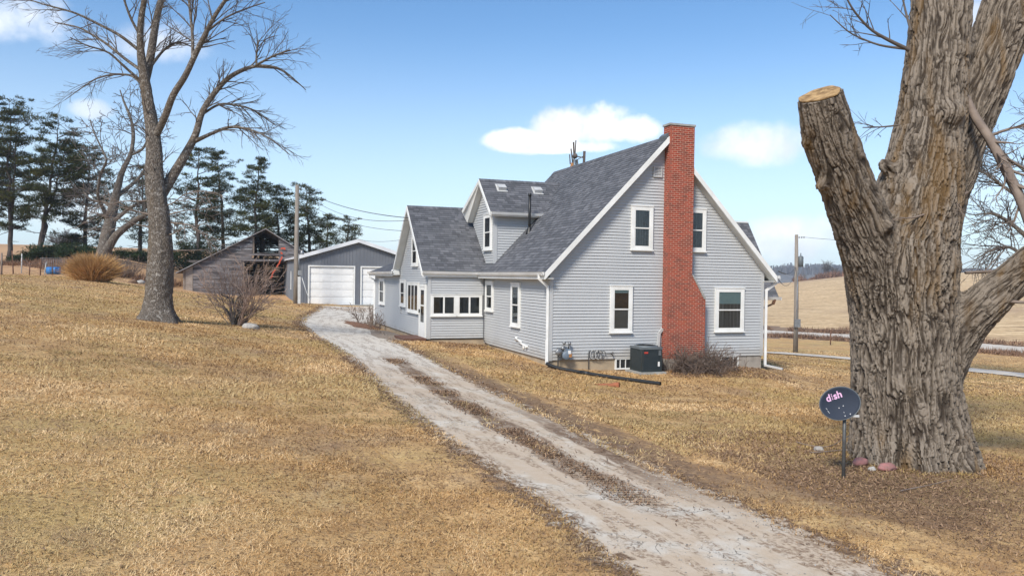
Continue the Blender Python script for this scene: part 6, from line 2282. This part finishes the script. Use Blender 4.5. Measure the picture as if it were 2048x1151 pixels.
# bed of reddish mulch at the lean-to corner
rng = np.random.default_rng(19)
c_ = np.array([-3.15, 18.3]); m = MB(); ring = []
for i in range(40):
    a = i * 2 * math.pi / 40; k_ = 1 + .16 * math.sin(3 * a + 1) + .1 * math.sin(7 * a) + rng.normal(0, .05)
    ring.append(c_ + np.array([math.cos(a) * .95, math.sin(a) * 2.2]) * k_)
for i in range(40):
    a, b = ring[i], ring[(i + 1) % 40]; ia, ib = c_ + (a - c_) * .55, c_ + (b - c_) * .55
    zz_ = lambda q, h_: (q[0], q[1], gz(*q) + h_)
    m.face([zz_(a, .012), zz_(b, .012), zz_(ib, .10), zz_(ia, .10)]); m.face([zz_(ia, .10), zz_(ib, .10), zz_(c_, .15)])
o = m.build('mulch', MT['mulch']); o['kind'] = 'structure'

# windmill behind the house, only its broken head shows over the ridge
wm0 = np.array(P(1150, 600, 48)); wm0[2] = gz(wm0[0], wm0[1])
hub = P(1150, 312, 48)
WM = thing('windmill', wm0, 'broken old windmill head with bent blades standing up behind the roof ridge', 'windmill')
m = MB()
for sx, sy in ((-1, -1), (1, -1), (1, 1), (-1, 1)):
    m.beam(wm0 + [sx * 1.0, sy * 1.0, -.3], hub + np.array([sx * .10, sy * .10, -.2]), .07, .07)
for z in np.arange(1, hub[2] - wm0[2] - .6, 1.4):
    f_ = 1 - z / (hub[2] - wm0[2]) * .9
    for i in range(4):
        c_ = [(-1, -1), (1, -1), (1, 1), (-1, 1)]
        a, b = c_[i], c_[(i + 1) % 4]
        m.beam(wm0 + [a[0] * f_, a[1] * f_, z], wm0 + [b[0] * f_, b[1] * f_, z], .04, .04)
m.build('tower', MT['galv'], WM)
m = MB()
rr = CMN[:, 0]; up_ = ZN
for (a, b, w_) in (((-.05, -.2), (-.10, .85), .10), ((-.15, -.3), (-.25, .45), .08), ((.0, 0), (.04, .95), .07), ((-.28, -.5), (-.33, .1), .07)):
    m.beam(hub + rr * a[0] + up_ * a[1], hub + rr * b[0] + up_ * b[1], w_, .02, tuple(CMN[:, 1]))
m.build('blade', MT['timber'], WM)
m = MB(); m.beam(hub + rr * .02, hub + rr * .50 - up_ * .10, .06, .06); m.beam(hub + rr * .55 - up_ * .40, hub + rr * .57 + up_ * .30, .16, .02, tuple(CMN[:, 1])); m.beam(hub + rr * .02 - up_ * .3, hub + rr * .52 + up_ * .0, .04, .04)
m.lathe(hub - CMN[:, 1] * .2, [(0, 0), (.14, 0), (.16, .3), (0, .32)], 10, tuple(CMN[:, 1]))
m.build('tail', MT['timber'], WM)
m = MB(); m.prism([hub + rr * -.32 - up_ * .75, hub + rr * -.02 - up_ * .75, hub + rr * -.06 - up_ * .42, hub + rr * -.22 - up_ * .40], CMN[:, 1] * .05); m.build('vane', MT['copper'], WM)

# ------------------------------------------------------------------ satellite dish by the trunk
sp_ = np.array(P(1687, 944, 11.6)); sp_[2] = gz(sp_[0], sp_[1])
dc = P(1680, 806, 11.55)
SD = thing('satellite_dish', sp_, 'dark oval satellite dish with pink lettering on a thin post', 'satellite dish')
m = MB()
m.tube([sp_ - ZN * .3, sp_ + ZN * .5, np.array([sp_[0], sp_[1], dc[2] - .12])], .026, 10)
m.build('mast', MT['galv'], SD)
fw = -CMN[:, 1] + ZN * .16 - CMN[:, 0] * .10; fw /= np.linalg.norm(fw)
ex = np.cross(ZN, fw); ex /= np.linalg.norm(ex); ey = np.cross(fw, ex)
ro = R(14)
dx_, dy_ = ex * math.cos(ro) + ey * math.sin(ro), -ex * math.sin(ro) + ey * math.cos(ro)
DA, DB, DDp = .292, .238, .055


def dpt(a, b, off=0.0):
    return dc + dx_ * a * DA + dy_ * b * DB + fw * (DDp * (a * a + b * b) - DDp + off)


V, F = [], []
nr, na = 9, 48
for side in (0, 1):
    for i in range(nr + 1):
        for j in range(na):
            r_ = max(i / nr, .002); t_ = 2 * math.pi * j / na
            V.append(dpt(r_ * math.cos(t_), r_ * math.sin(t_), -.012 * side))
k0 = (nr + 1) * na
for i in range(nr):
    for j in range(na):
        j2 = (j + 1) % na
        F.append([i * na + j, (i + 1) * na + j, (i + 1) * na + j2, i * na + j2])
        F.append([k0 + i * na + j, k0 + i * na + j2, k0 + (i + 1) * na + j2, k0 + (i + 1) * na + j])
for j in range(na):
    j2 = (j + 1) % na
    F.append([nr * na + j, k0 + nr * na + j, k0 + nr * na + j2, nr * na + j2])
np_mesh('reflector', V, F, MT['dish'], SD, smooth=True)
V, F = tube_np([dpt(math.cos(t_), math.sin(t_), -.006) for t_ in np.linspace(0, 2 * math.pi, 61)], .0075, 6)
np_mesh('rim', V, F, MT['acgrey'], SD, smooth=True)
m = MB()
m.beam(dpt(0, 0, -.02), dpt(0, 0, -.10), .16, .16, tuple(dy_)); m.beam(dpt(.1, -.3, -.07), np.array([sp_[0], sp_[1], dc[2] - .16]), .07, .07)
m.beam(dpt(.35, -.85, -.03), dpt(.75, -.98, -.05), .05, .03)
m.build('bracket', MT['vent'], SD)
m = MB()
for (a, b) in ((-.06, -.27), (.17, -.20), (.09, -.80), (.36, -.75)):
    m.lathe(dpt(a, b, .001), [(.0075, 0), (.0075, .005), (0, .007)], 10, tuple(fw))
m.build('bolt', MT['paper'], SD)
m = MB()
for (a, b, c_, d_) in ((-.70, -.10, -.66, -.22), (-.66, -.28, -.60, -.46)):
    m.beam(dpt(a, b, .002), dpt(c_, d_, .002), .004, .004)
m.build('scratch', MT['paper'], SD)


def lettering(txt, size, a0, b0_):
    cu = bpy.data.curves.new('t', 'FONT'); cu.body = txt; cu.size = size; cu.extrude = .001; cu.offset = .0035
    o = bpy.data.objects.new('t', cu); COL.objects.link(o)
    dg = bpy.context.evaluated_depsgraph_get()
    me = o.evaluated_get(dg).to_mesh()
    vs = [tuple(v.co) for v in me.vertices]; fs = [tuple(p.vertices) for p in me.polygons]
    wdt = max(v[0] for v in vs)
    o.evaluated_get(dg).to_mesh_clear(); bpy.data.objects.remove(o)
    return vs, fs, wdt


m = MB()
xcur = 0
sz = .145
tl_ = R(7)
place = lambda x, y, z: dpt((-.56 * DA + x * math.cos(tl_) - y * math.sin(tl_)) / DA, (.055 + x * math.sin(tl_) + y * math.cos(tl_)) / DB, .003 + z)
for part in ('d', ':', 'sh'):
    if part == ':':
        for k_ in range(4):
            c_ = place(xcur + .016, .010 + k_ * .024, 0); m.lathe(c_, [(.0085, 0), (.0085, .003), (0, .004)], 8, tuple(fw))
        xcur += .036
        continue
    vs, fs, wd = lettering(part, sz, 0, 0)
    for f_ in fs: m.face([place(xcur + vs[i][0], vs[i][1], vs[i][2]) for i in f_])
    xcur += wd + .010
m.build('lettering', MT['pink'], SD)
# stones and sticks at the trunk
q = G(1720, 930); rock('rock', q + ZN * .05, (.13, .085, .075), 11, 'smooth pink stone at the trunk foot nearest the dish post', MT['pinkrock'])
q = G(1774, 940); rock('rock', q + ZN * .045, (.165, .09, .07), 14, 'larger pink stone at the trunk foot, right of the other', MT['pinkrock'])
q = G(1744, 940); rock('rock', q + ZN * .02, (.07, .05, .04), 15, 'small grey stone between the two pink ones', MT['rock'])
q = G(1638, 900); rock('rock', q + ZN * .02, (.10, .08, .05), 16, 'small tan stone under the fallen branches left of the dish post', MT['rock'])
for (pth, r_, lb) in (([(1592, 886), (1615, 893), (1648, 897), (1668, 892), (1690, 878), (1700, 872)], .012, 'thin bent fallen branch reaching to the trunk behind the dish post'),
                      ([(1620, 908), (1650, 906), (1690, 902), (1712, 900)], .016, 'straight fallen stick below the bent branch near the dish post'),
                      ([(1800, 985), (1850, 975), (1905, 962)], .010, 'thin stick lying in the leaves right of the pink stones')):
    p_ = np.array([G(*a) for a in pth]); p_[:, 2] += .03
    p_, rr_ = dense(p_, np.linspace(r_, r_ * .5, len(p_)), .05)
    V, F = tube_np(p_, rr_, 6)
    tag(np_mesh('fallen_branch', V, F, MT['twigpale'], None, tuple(p_[0]), smooth=True), lb, 'branch')

# ------------------------------------------------------------------ ground cover
def blades(name, x, y, ln, wd, col, lean=.9, z=None, seed=0, matl='blade', flat=0.0):
    rng = np.random.default_rng(seed)
    n = len(x)
    b = np.c_[x, y, (gzs(x, y) if z is None else z)]
    th = rng.uniform(0, 2 * math.pi, n)
    el = rng.normal(0, 1, n)
    d = np.c_[np.cos(th) * lean, np.sin(th) * lean, np.abs(el) * .55 + .12 - flat]; d /= np.linalg.norm(d, axis=1)[:, None]
    sd = np.c_[-np.sin(th), np.cos(th), rng.normal(0, .3, n)]
    V = np.stack([b - sd * wd[:, None], b + sd * wd[:, None], b + d * ln[:, None]], 1).reshape(-1, 3)
    return np_mesh(name, V, np.arange(n * 3).reshape(-1, 3), MT[matl], None, (0, 0, 0), cols=np.repeat(col, 3, 0))


rng = np.random.default_rng(100)
N = 800000
az = rng.uniform(R(-36), R(36), N)
dd = 5.2 * np.exp(rng.uniform(0, 1, N) ** .9 * math.log(62 / 5.2))
r_, d_ = dd * np.tan(az) * .98, dd
x, y = unrd(r_, d_)
ix, iy = ((x - GX0) / GS).astype(int), ((y - GY0) / GS).astype(int)
ok = (ix >= 0) & (ix < 800) & (iy >= 0) & (iy < 900)
dm_ = np.full(N, 9.0); dm_[ok] = DMASK[iy[ok], ix[ok]]
p3 = np.c_[x, y, np.zeros(N)]
clump = fbm(p3 / .42, 3, 1); patch = fbm(p3 / 2.6, 3, 2)
u_ = rng.uniform(0, 1, N)
bare = fbm(np.c_[x / 1.9, y / 1.9, np.full(N, 4.0)], 3, 51)
keep = (u_ < np.clip(.72 + .6 * clump + .2 * patch, .22, 1) * np.clip(1.15 - 1.6 * np.clip(bare - .28, 0, 1), .35, 1))
keep &= ~((dm_ > -.6) & (dm_ < -.02))
keep &= (dm_ > -.6) | (u_ < np.clip(.10 + .25 * clump, .02, .4))
keep |= (dm_ < .10) & (dm_ > -.10) & (u_ < .5)
keep &= ~((x > -.1) & (x < 8.5) & (y > -.02)) & ~((x > -2.5) & (x < 8) & (y > 6.9)) & ~((x > -4.2) & (x < -2.3) & (y > 7) & (y < 16))
blt = np.zeros(N); blt[ok] = BELT[iy[ok], ix[ok]]
keep &= (blt < .5) | (u_ < np.clip(.05 + .4 * clump, .02, .35))
tbp = P(1760, 975, 11.3)
dl = np.hypot(x - tbp[0], y - tbp[1]) + 1.2 * clump
keep &= (dl > 2.6) | (u_ < .25)
x, y, dd, clump, patch, dl, dmk = x[keep], y[keep], dd[keep], clump[keep], patch[keep], dl[keep], dm_[keep]
n = len(x)
bx = CTB[0] + 0; rr_ = rng.uniform(.86, 1.25, 2600); tt_ = rng.uniform(0, 2 * math.pi, 2600)
x = np.r_[x, CTB[0] + np.cos(tt_) * rr_]; y = np.r_[y, CTB[1] + np.sin(tt_) * rr_]
dd = np.r_[dd, np.full(2600, 14.0)]; clump = np.r_[clump, rng.normal(0, .4, 2600)]; patch = np.r_[patch, rng.normal(-.4, .4, 2600)]; dmk = np.r_[dmk, np.full(2600, 9.0)]
n = len(x)
tone = np.clip(.5 + .45 * patch + .35 * clump + rng.normal(0, .22, n), 0, 1)
c0 = np.array([.25, .14, .06]); c1 = np.array([.60, .375, .16]); c2 = np.array([.85, .63, .36])
col = np.where(tone[:, None] < .5, c0 + (c1 - c0) * tone[:, None] * 2, c1 + (c2 - c1) * (tone[:, None] * 2 - 1))
gr = fbm(np.c_[x / 5.5, y / 5.5, np.ones(n)], 3, 9) + rng.normal(0, .25, n)
col = np.where((gr > .35)[:, None], col * .5 + np.array([.38, .29, .10]) * .5, col)
br2 = fbm(np.c_[x / 1.9, y / 1.9, np.full(n, 4.0)], 3, 51) + rng.normal(0, .12, n)
f_ = np.clip((br2 - .12) * 2.2, 0, .75)[:, None]
col = col * (1 - f_) + np.array([.32, .215, .135]) * rng.uniform(.7, 1.25, (n, 1)) * f_
ol = np.clip((fbm(np.c_[x / 3.1, y / 3.1, np.full(n, 9.0)], 2, 61) - .25) * 1.8, 0, .5)[:, None]
col = col * (1 - ol) + np.array([.40, .32, .13]) * ol
dk = rng.uniform(0, 1, n) < .13
col[dk] = np.array([.085, .05, .028]) * rng.uniform(.7, 1.5, (dk.sum(), 1))
sc_ = np.clip(dd / 9, .8, 4.5)
o = blades('lawn_grass', x, y, rng.uniform(.025, .070, n) * np.clip(sc_, .9, 1.7), rng.uniform(.0022, .0055, n) * sc_, col, 1.0, gzs(x, y) + np.where(dmk < 5, .013, 0), 5)
tag(o, None, None, None, 'stuff')
o['label'] = 'short dormant golden brown lawn grass'

# leaf litter by the trunk, in the drive and in the shrub bed
N = 26000
a = rng.uniform(0, 2 * math.pi, N); q = rng.uniform(0, 1, N) ** .6 * 4.2
x1, y1 = tbp[0] + np.cos(a) * q, tbp[1] + np.sin(a) * q
_dk = DMASK[((y1 - GY0) / GS).astype(int), ((x1 - GX0) / GS).astype(int)]
_k = (_dk > 5) | (rng.uniform(0, 1, N) < .10)
x1, y1 = x1[_k], y1[_k]
x2 = rng.uniform(3.7, 8.2, 5000); y2 = rng.uniform(-2.0, -.05, 5000)
ii = rng.integers(int(np.searchsorted(sT, 4)), int(np.searchsorted(sT, 19)), 9000); tt = .5 + rng.normal(0, .055, 9000)
mk = fbm(np.c_[np.zeros(9000), np.zeros(9000), sT[ii]] / .8, 2, 3) + rng.normal(0, .15, 9000) > -.05
cpt = sL[ii] + (sR[ii] - sL[ii]) * tt[:, None]
ii2 = rng.integers(0, len(sT) - 60, 6000); sd2 = rng.integers(0, 2, 6000)
ept = np.where(sd2[:, None] == 1, sL[ii2] + (sR[ii2] - sL[ii2]) * (.005 + rng.normal(0, .03, (6000, 1))), sL[ii2] + (sR[ii2] - sL[ii2]) * (.995 + rng.normal(0, .035, (6000, 1))))
x3 = rng.uniform(-2.2, -.1, 1500); y3 = rng.uniform(4.5, 7.0, 1500)
isl = np.array([-3.15, 18.3])
x4 = np.r_[isl[0] + rng.normal(0, .5, 3500)]; y4 = np.r_[isl[1] + rng.normal(0, 1.1, 3500)]
gg = G(690, 617)[:2]
x4 = np.r_[x4, gg[0] + rng.normal(0, 2.6, 5000)]; y4 = np.r_[y4, gg[1] + rng.normal(0, 1.6, 5000)]
kk4 = fbm(np.c_[x4 / 1.6, y4 / 1.6, np.zeros(len(x4))], 2, 41) + rng.normal(0, .2, len(x4)) > .0
x4, y4 = x4[kk4], y4[kk4]
k5 = 7000
x5 = rng.uniform(-3.6, 2.0, k5); y5 = rng.uniform(-1.5, 7.0, k5)
pm = fbm(np.c_[x5 / 1.1, y5 / 1.1, np.zeros(k5)], 2, 31) + rng.normal(0, .12, k5) > .25
pm &= ~((x5 > -.1) & (y5 > -.05))
ok5 = ((x5 - GX0) / GS).astype(int), ((y5 - GY0) / GS).astype(int)
pm &= DMASK[ok5[1], ok5[0]] > 5
x5, y5 = x5[pm], y5[pm]
k7 = 9000
az7 = rng.uniform(R(-36), R(36), k7); d7 = 5.5 * np.exp(rng.uniform(0, 1, k7) * math.log(30 / 5.5))
x7, y7 = unrd(d7 * np.tan(az7), d7)
ix7, iy7 = np.clip(((x7 - GX0) / GS).astype(int), 0, 799), np.clip(((y7 - GY0) / GS).astype(int), 0, 899)
k_ = (DMASK[iy7, ix7] > 5) & (y7 < -.1) & (fbm(np.c_[x7 / 2.2, y7 / 2.2, np.zeros(k7)], 2, 77) + rng.normal(0, .5, k7) > .1)
x7, y7 = x7[k_], y7[k_]
xs = np.r_[x1, x2, cpt[mk, 0], ept[:, 0], x3, x4, x5, x7]; ys = np.r_[y1, y2, cpt[mk, 1], ept[:, 1], y3, y4, y5, y7]
n = len(xs)
cc = np.array([.13, .076, .046]) + rng.uniform(0, 1, (n, 1)) ** 1.6 * np.array([.36, .25, .16])
_, dpp = rd(xs, ys)
o = blades('leaf_litter', xs, ys, rng.uniform(.03, .085, n), rng.uniform(.004, .014, n) * np.clip(dpp / 14, .7, 1.6), cc, 1.0, gzs(xs, ys) + .018, 8, flat=.10)
tag(o, None, None, None, 'stuff'); o['label'] = 'scattered brown leaf litter and twigs on the ground'

# gravel crumbs on the drive
N = 11000
ii = rng.integers(40, 380, N); tt = rng.uniform(.06, .94, N)
cp_ = sL[ii] + (sR[ii] - sL[ii]) * tt[:, None]
keep = fbm(np.c_[cp_ / 1.3, np.zeros(N)], 2, 12) + rng.normal(0, .35, N) > .15
cp_ = cp_[keep]; n = len(cp_)
s_ = rng.uniform(.005, .014, n)
z_ = gzs(cp_[:, 0], cp_[:, 1]) + .012
o3 = np.array([[1, 0, 0], [-.5, .87, 0], [-.5, -.87, 0], [0, 0, .9]])
V = np.c_[cp_, z_][:, None, :] + o3[None] * s_[:, None, None] * rng.uniform(.7, 1.3, (n, 4, 1))
F = (np.arange(n)[:, None, None] * 4 + np.array([[0, 1, 3], [1, 2, 3], [2, 0, 3]])[None]).reshape(-1, 3)
g_ = rng.uniform(.25, .62, (n, 1)) * np.array([1, .95, .87])
o = np_mesh('gravel', V.reshape(-1, 3), F, MT['blade'], None, (0, 0, 0), cols=np.repeat(g_, 4, 0))
tag(o, None, None, None, 'stuff'); o['label'] = 'loose pale gravel on the drive'


# weeds along the road and in the left fence line
def band(pts, n, w0, w1, hh, seed):
    rng = np.random.default_rng(seed)
    c = np.array([G(*a)[:2] for a in pts])
    s = np.r_[0, np.cumsum(np.linalg.norm(np.diff(c, axis=0), axis=1))]
    t = rng.uniform(0, s[-1], n)
    p = np.c_[np.interp(t, s, c[:, 0]), np.interp(t, s, c[:, 1])]
    tg_ = np.c_[np.gradient(np.interp(np.linspace(0, s[-1], 50), s, c[:, 0])), np.gradient(np.interp(np.linspace(0, s[-1], 50), s, c[:, 1]))]
    k = (t / s[-1] * 49).astype(int); tv = tg_[k]; tv /= np.linalg.norm(tv, axis=1)[:, None]
    nr = np.c_[-tv[:, 1], tv[:, 0]]
    p += nr * rng.uniform(w0, w1, (n, 1))
    m = fbm(np.c_[p / 3.0, np.zeros(n)], 2, seed)
    return p, hh * np.clip(.6 + .5 * m + rng.normal(0, .2, n), .15, 1.6)


px, hx = [], []
for a in ((ROAD, 9000, 3.2, 8.5, .75, 1), (ROAD, 9000, -7.5, -3.2, .62, 2)):
    p_, h_ = band(*a); px.append(p_); hx.append(h_)
left = [(-60, 529), (0, 533), (60, 541), (110, 549), (170, 553), (230, 556), (330, 575)]
p_, h_ = band(left, 9000, .8, 6.5, .75, 3); px.append(p_); hx.append(h_)
pxy = np.concatenate(px); hh = np.concatenate(hx); n = len(pxy)
cc = np.array([.15, .085, .055]) + rng.uniform(0, 1, (n, 1)) * np.array([.20, .135, .085])
o = blades('dry_weeds', pxy[:, 0], pxy[:, 1], hh, rng.uniform(.02, .05, n), cc, .45, None, 14)
tag(o, None, None, None, 'stuff'); o['label'] = 'dry reddish brown weeds along road and fence'

# reddish brush along the crest of the field
rng = np.random.default_rng(66)
k6 = 2600
uu = rng.uniform(1588, 1700, k6); vv = np.interp(uu, [1588, 1640, 1700], [562, 557, 551])
pp6 = np.array([P(a_, b_, d_) for a_, b_, d_ in zip(uu, vv, rng.uniform(325, 347, k6))])
h6 = 2.6 * np.clip(.6 + .7 * fbm(np.c_[uu / 14, np.zeros(k6), np.zeros(k6)], 2, 5) + rng.normal(0, .2, k6), .1, 1.5)
cc = np.array([.17, .09, .06]) + rng.uniform(0, 1, (k6, 1)) * np.array([.16, .10, .06])
o = blades('crest_brush', pp6[:, 0], pp6[:, 1], h6, rng.uniform(.12, .3, k6), cc, .4, None, 21)
tag(o, None, None, None, 'stuff'); o['label'] = 'reddish brown brush along the crest of the far field'

# distant leafless woods on the ridge and hedgerow brush
rng = np.random.default_rng(55)
N = 15000
uu = rng.uniform(1480, 2400, N) ; dd = rng.uniform(820, 1450, N)
x, y = unrd((uu - 1024) / CF * dd, dd)
kk = fbm(np.c_[x / 120, y / 120, np.zeros(N)], 3, 4) > -.25
x, y = x[kk], y[kk]; n = len(x); z = gzs(x, y)
hh = rng.uniform(7, 13, n); ww = rng.uniform(.6, 1.8, n)
sdv = np.c_[np.cos(rng.uniform(0, 6.28, n)), np.sin(rng.uniform(0, 6.28, n)), np.zeros(n)] * ww[:, None]
b = np.c_[x, y, z - .5]
V = np.stack([b - sdv * .5, b + sdv * .5, b + sdv * rng.uniform(.4, 1.2, (n, 1)) + np.c_[np.zeros((n, 2)), hh], b - sdv * rng.uniform(.4, 1.2, (n, 1)) + np.c_[np.zeros((n, 2)), hh * rng.uniform(.8, 1, n)]], 1).reshape(-1, 3)
cc = np.array([.075, .062, .065]) + rng.uniform(0, 1, (n, 1)) * np.array([.05, .045, .045])
o = np_mesh('distant_woods', V, np.arange(n * 4).reshape(-1, 4), MT['blade'], None, (0, 0, 0), cols=np.repeat(cc, 4, 0))
tag(o, None, None, None, 'stuff'); o['label'] = 'leafless woods on the far ridge'


def far_bush(u, v, d, w, hh, seed, label, group, matl, cat='shrub', name='bare_shrub', n=26):
    c = np.array(P(u, v, d)); c[2] = gz(c[0], c[1])
    cf = dict(seg=[hh * .16, hh * .13], wander=.14, tip=.008 * min(d, 160) / 80, max=2, kids=[3, 3], ref=1, ang=(.3, .8), ratio=(.4, .6), up=[.04 / hh, 0])
    return twig_shrub(tuple(c), label, seed, n, hh, w / hh, matl, cf, .03 * min(d, 160) / 80, 1, cat, name, w * .25, group)


for i, (u, v, d, w, hh, lb) in enumerate(((124, 490, 160, 3.5, 3.2, 'faint bare bush on the left skyline, first right of the forked pine'), (138, 491, 160, 2.5, 2.4, 'small faint bush on the left skyline, next to the taller one'),
                                          (152, 491, 165, 2.2, 2.0, 'smallest faint bush on the left skyline, before the bushy pine'))):
    far_bush(u, v, d, w, hh, 200 + i, lb, 'bushes on the left skyline', MT['twig'])
for i, (u, v, d, w, hh, lb) in enumerate(((1655, 553, 345, 3.5, 6.5, 'bare tree on the field crest, left of two by the trunk'), (1672, 551, 345, 3.5, 6.0, 'bare tree on the field crest, nearer the trunk'), (1615, 563, 348, 3.5, 3.2, 'small dark bush at the far field edge behind the utility pole'))):
    far_bush(u, v, d, w, hh, 220 + i, lb, 'trees on the field crest', MT['twig'], 'tree' if i < 2 else 'shrub', 'bare_tree' if i < 2 else 'bare_shrub', 5)
for i, (u, v, d, w, hh, lb) in enumerate(((238, 556, 62, 1.3, 1.4, 'thin greyish brush between the straw clump and the yard tree'), (262, 555, 64, 1.2, 1.5, 'thin brush just left of the yard tree trunk'), (225, 548, 66, 1.4, 1.3, 'brush behind the right side of the straw clump'))):
    far_bush(u, v, d, w, hh, 240 + i, lb, 'brush along the left lawn edge', MT['shrubtwig'])

# air between here and the far ridge
m = bpy.data.materials.new('haze'); m.use_nodes = True
nt = m.node_tree; nt.nodes.clear()
pv = nd(nt, 'ShaderNodeVolumePrincipled', {'Color': (.80, .90, 1.0, 1), 'Density': .00032, 'Anisotropy': 0.0})
nd(nt, 'ShaderNodeOutputMaterial', {'Volume': pv.outputs[0]})
hb = MB(); hb.box(-1850, 1850, -1850, 1850, -40, 62)
o = hb.build('haze', m, None, (0, 0, -40)); o['kind'] = 'stuff'; o['label'] = 'faint blue air in front of the far ridge'
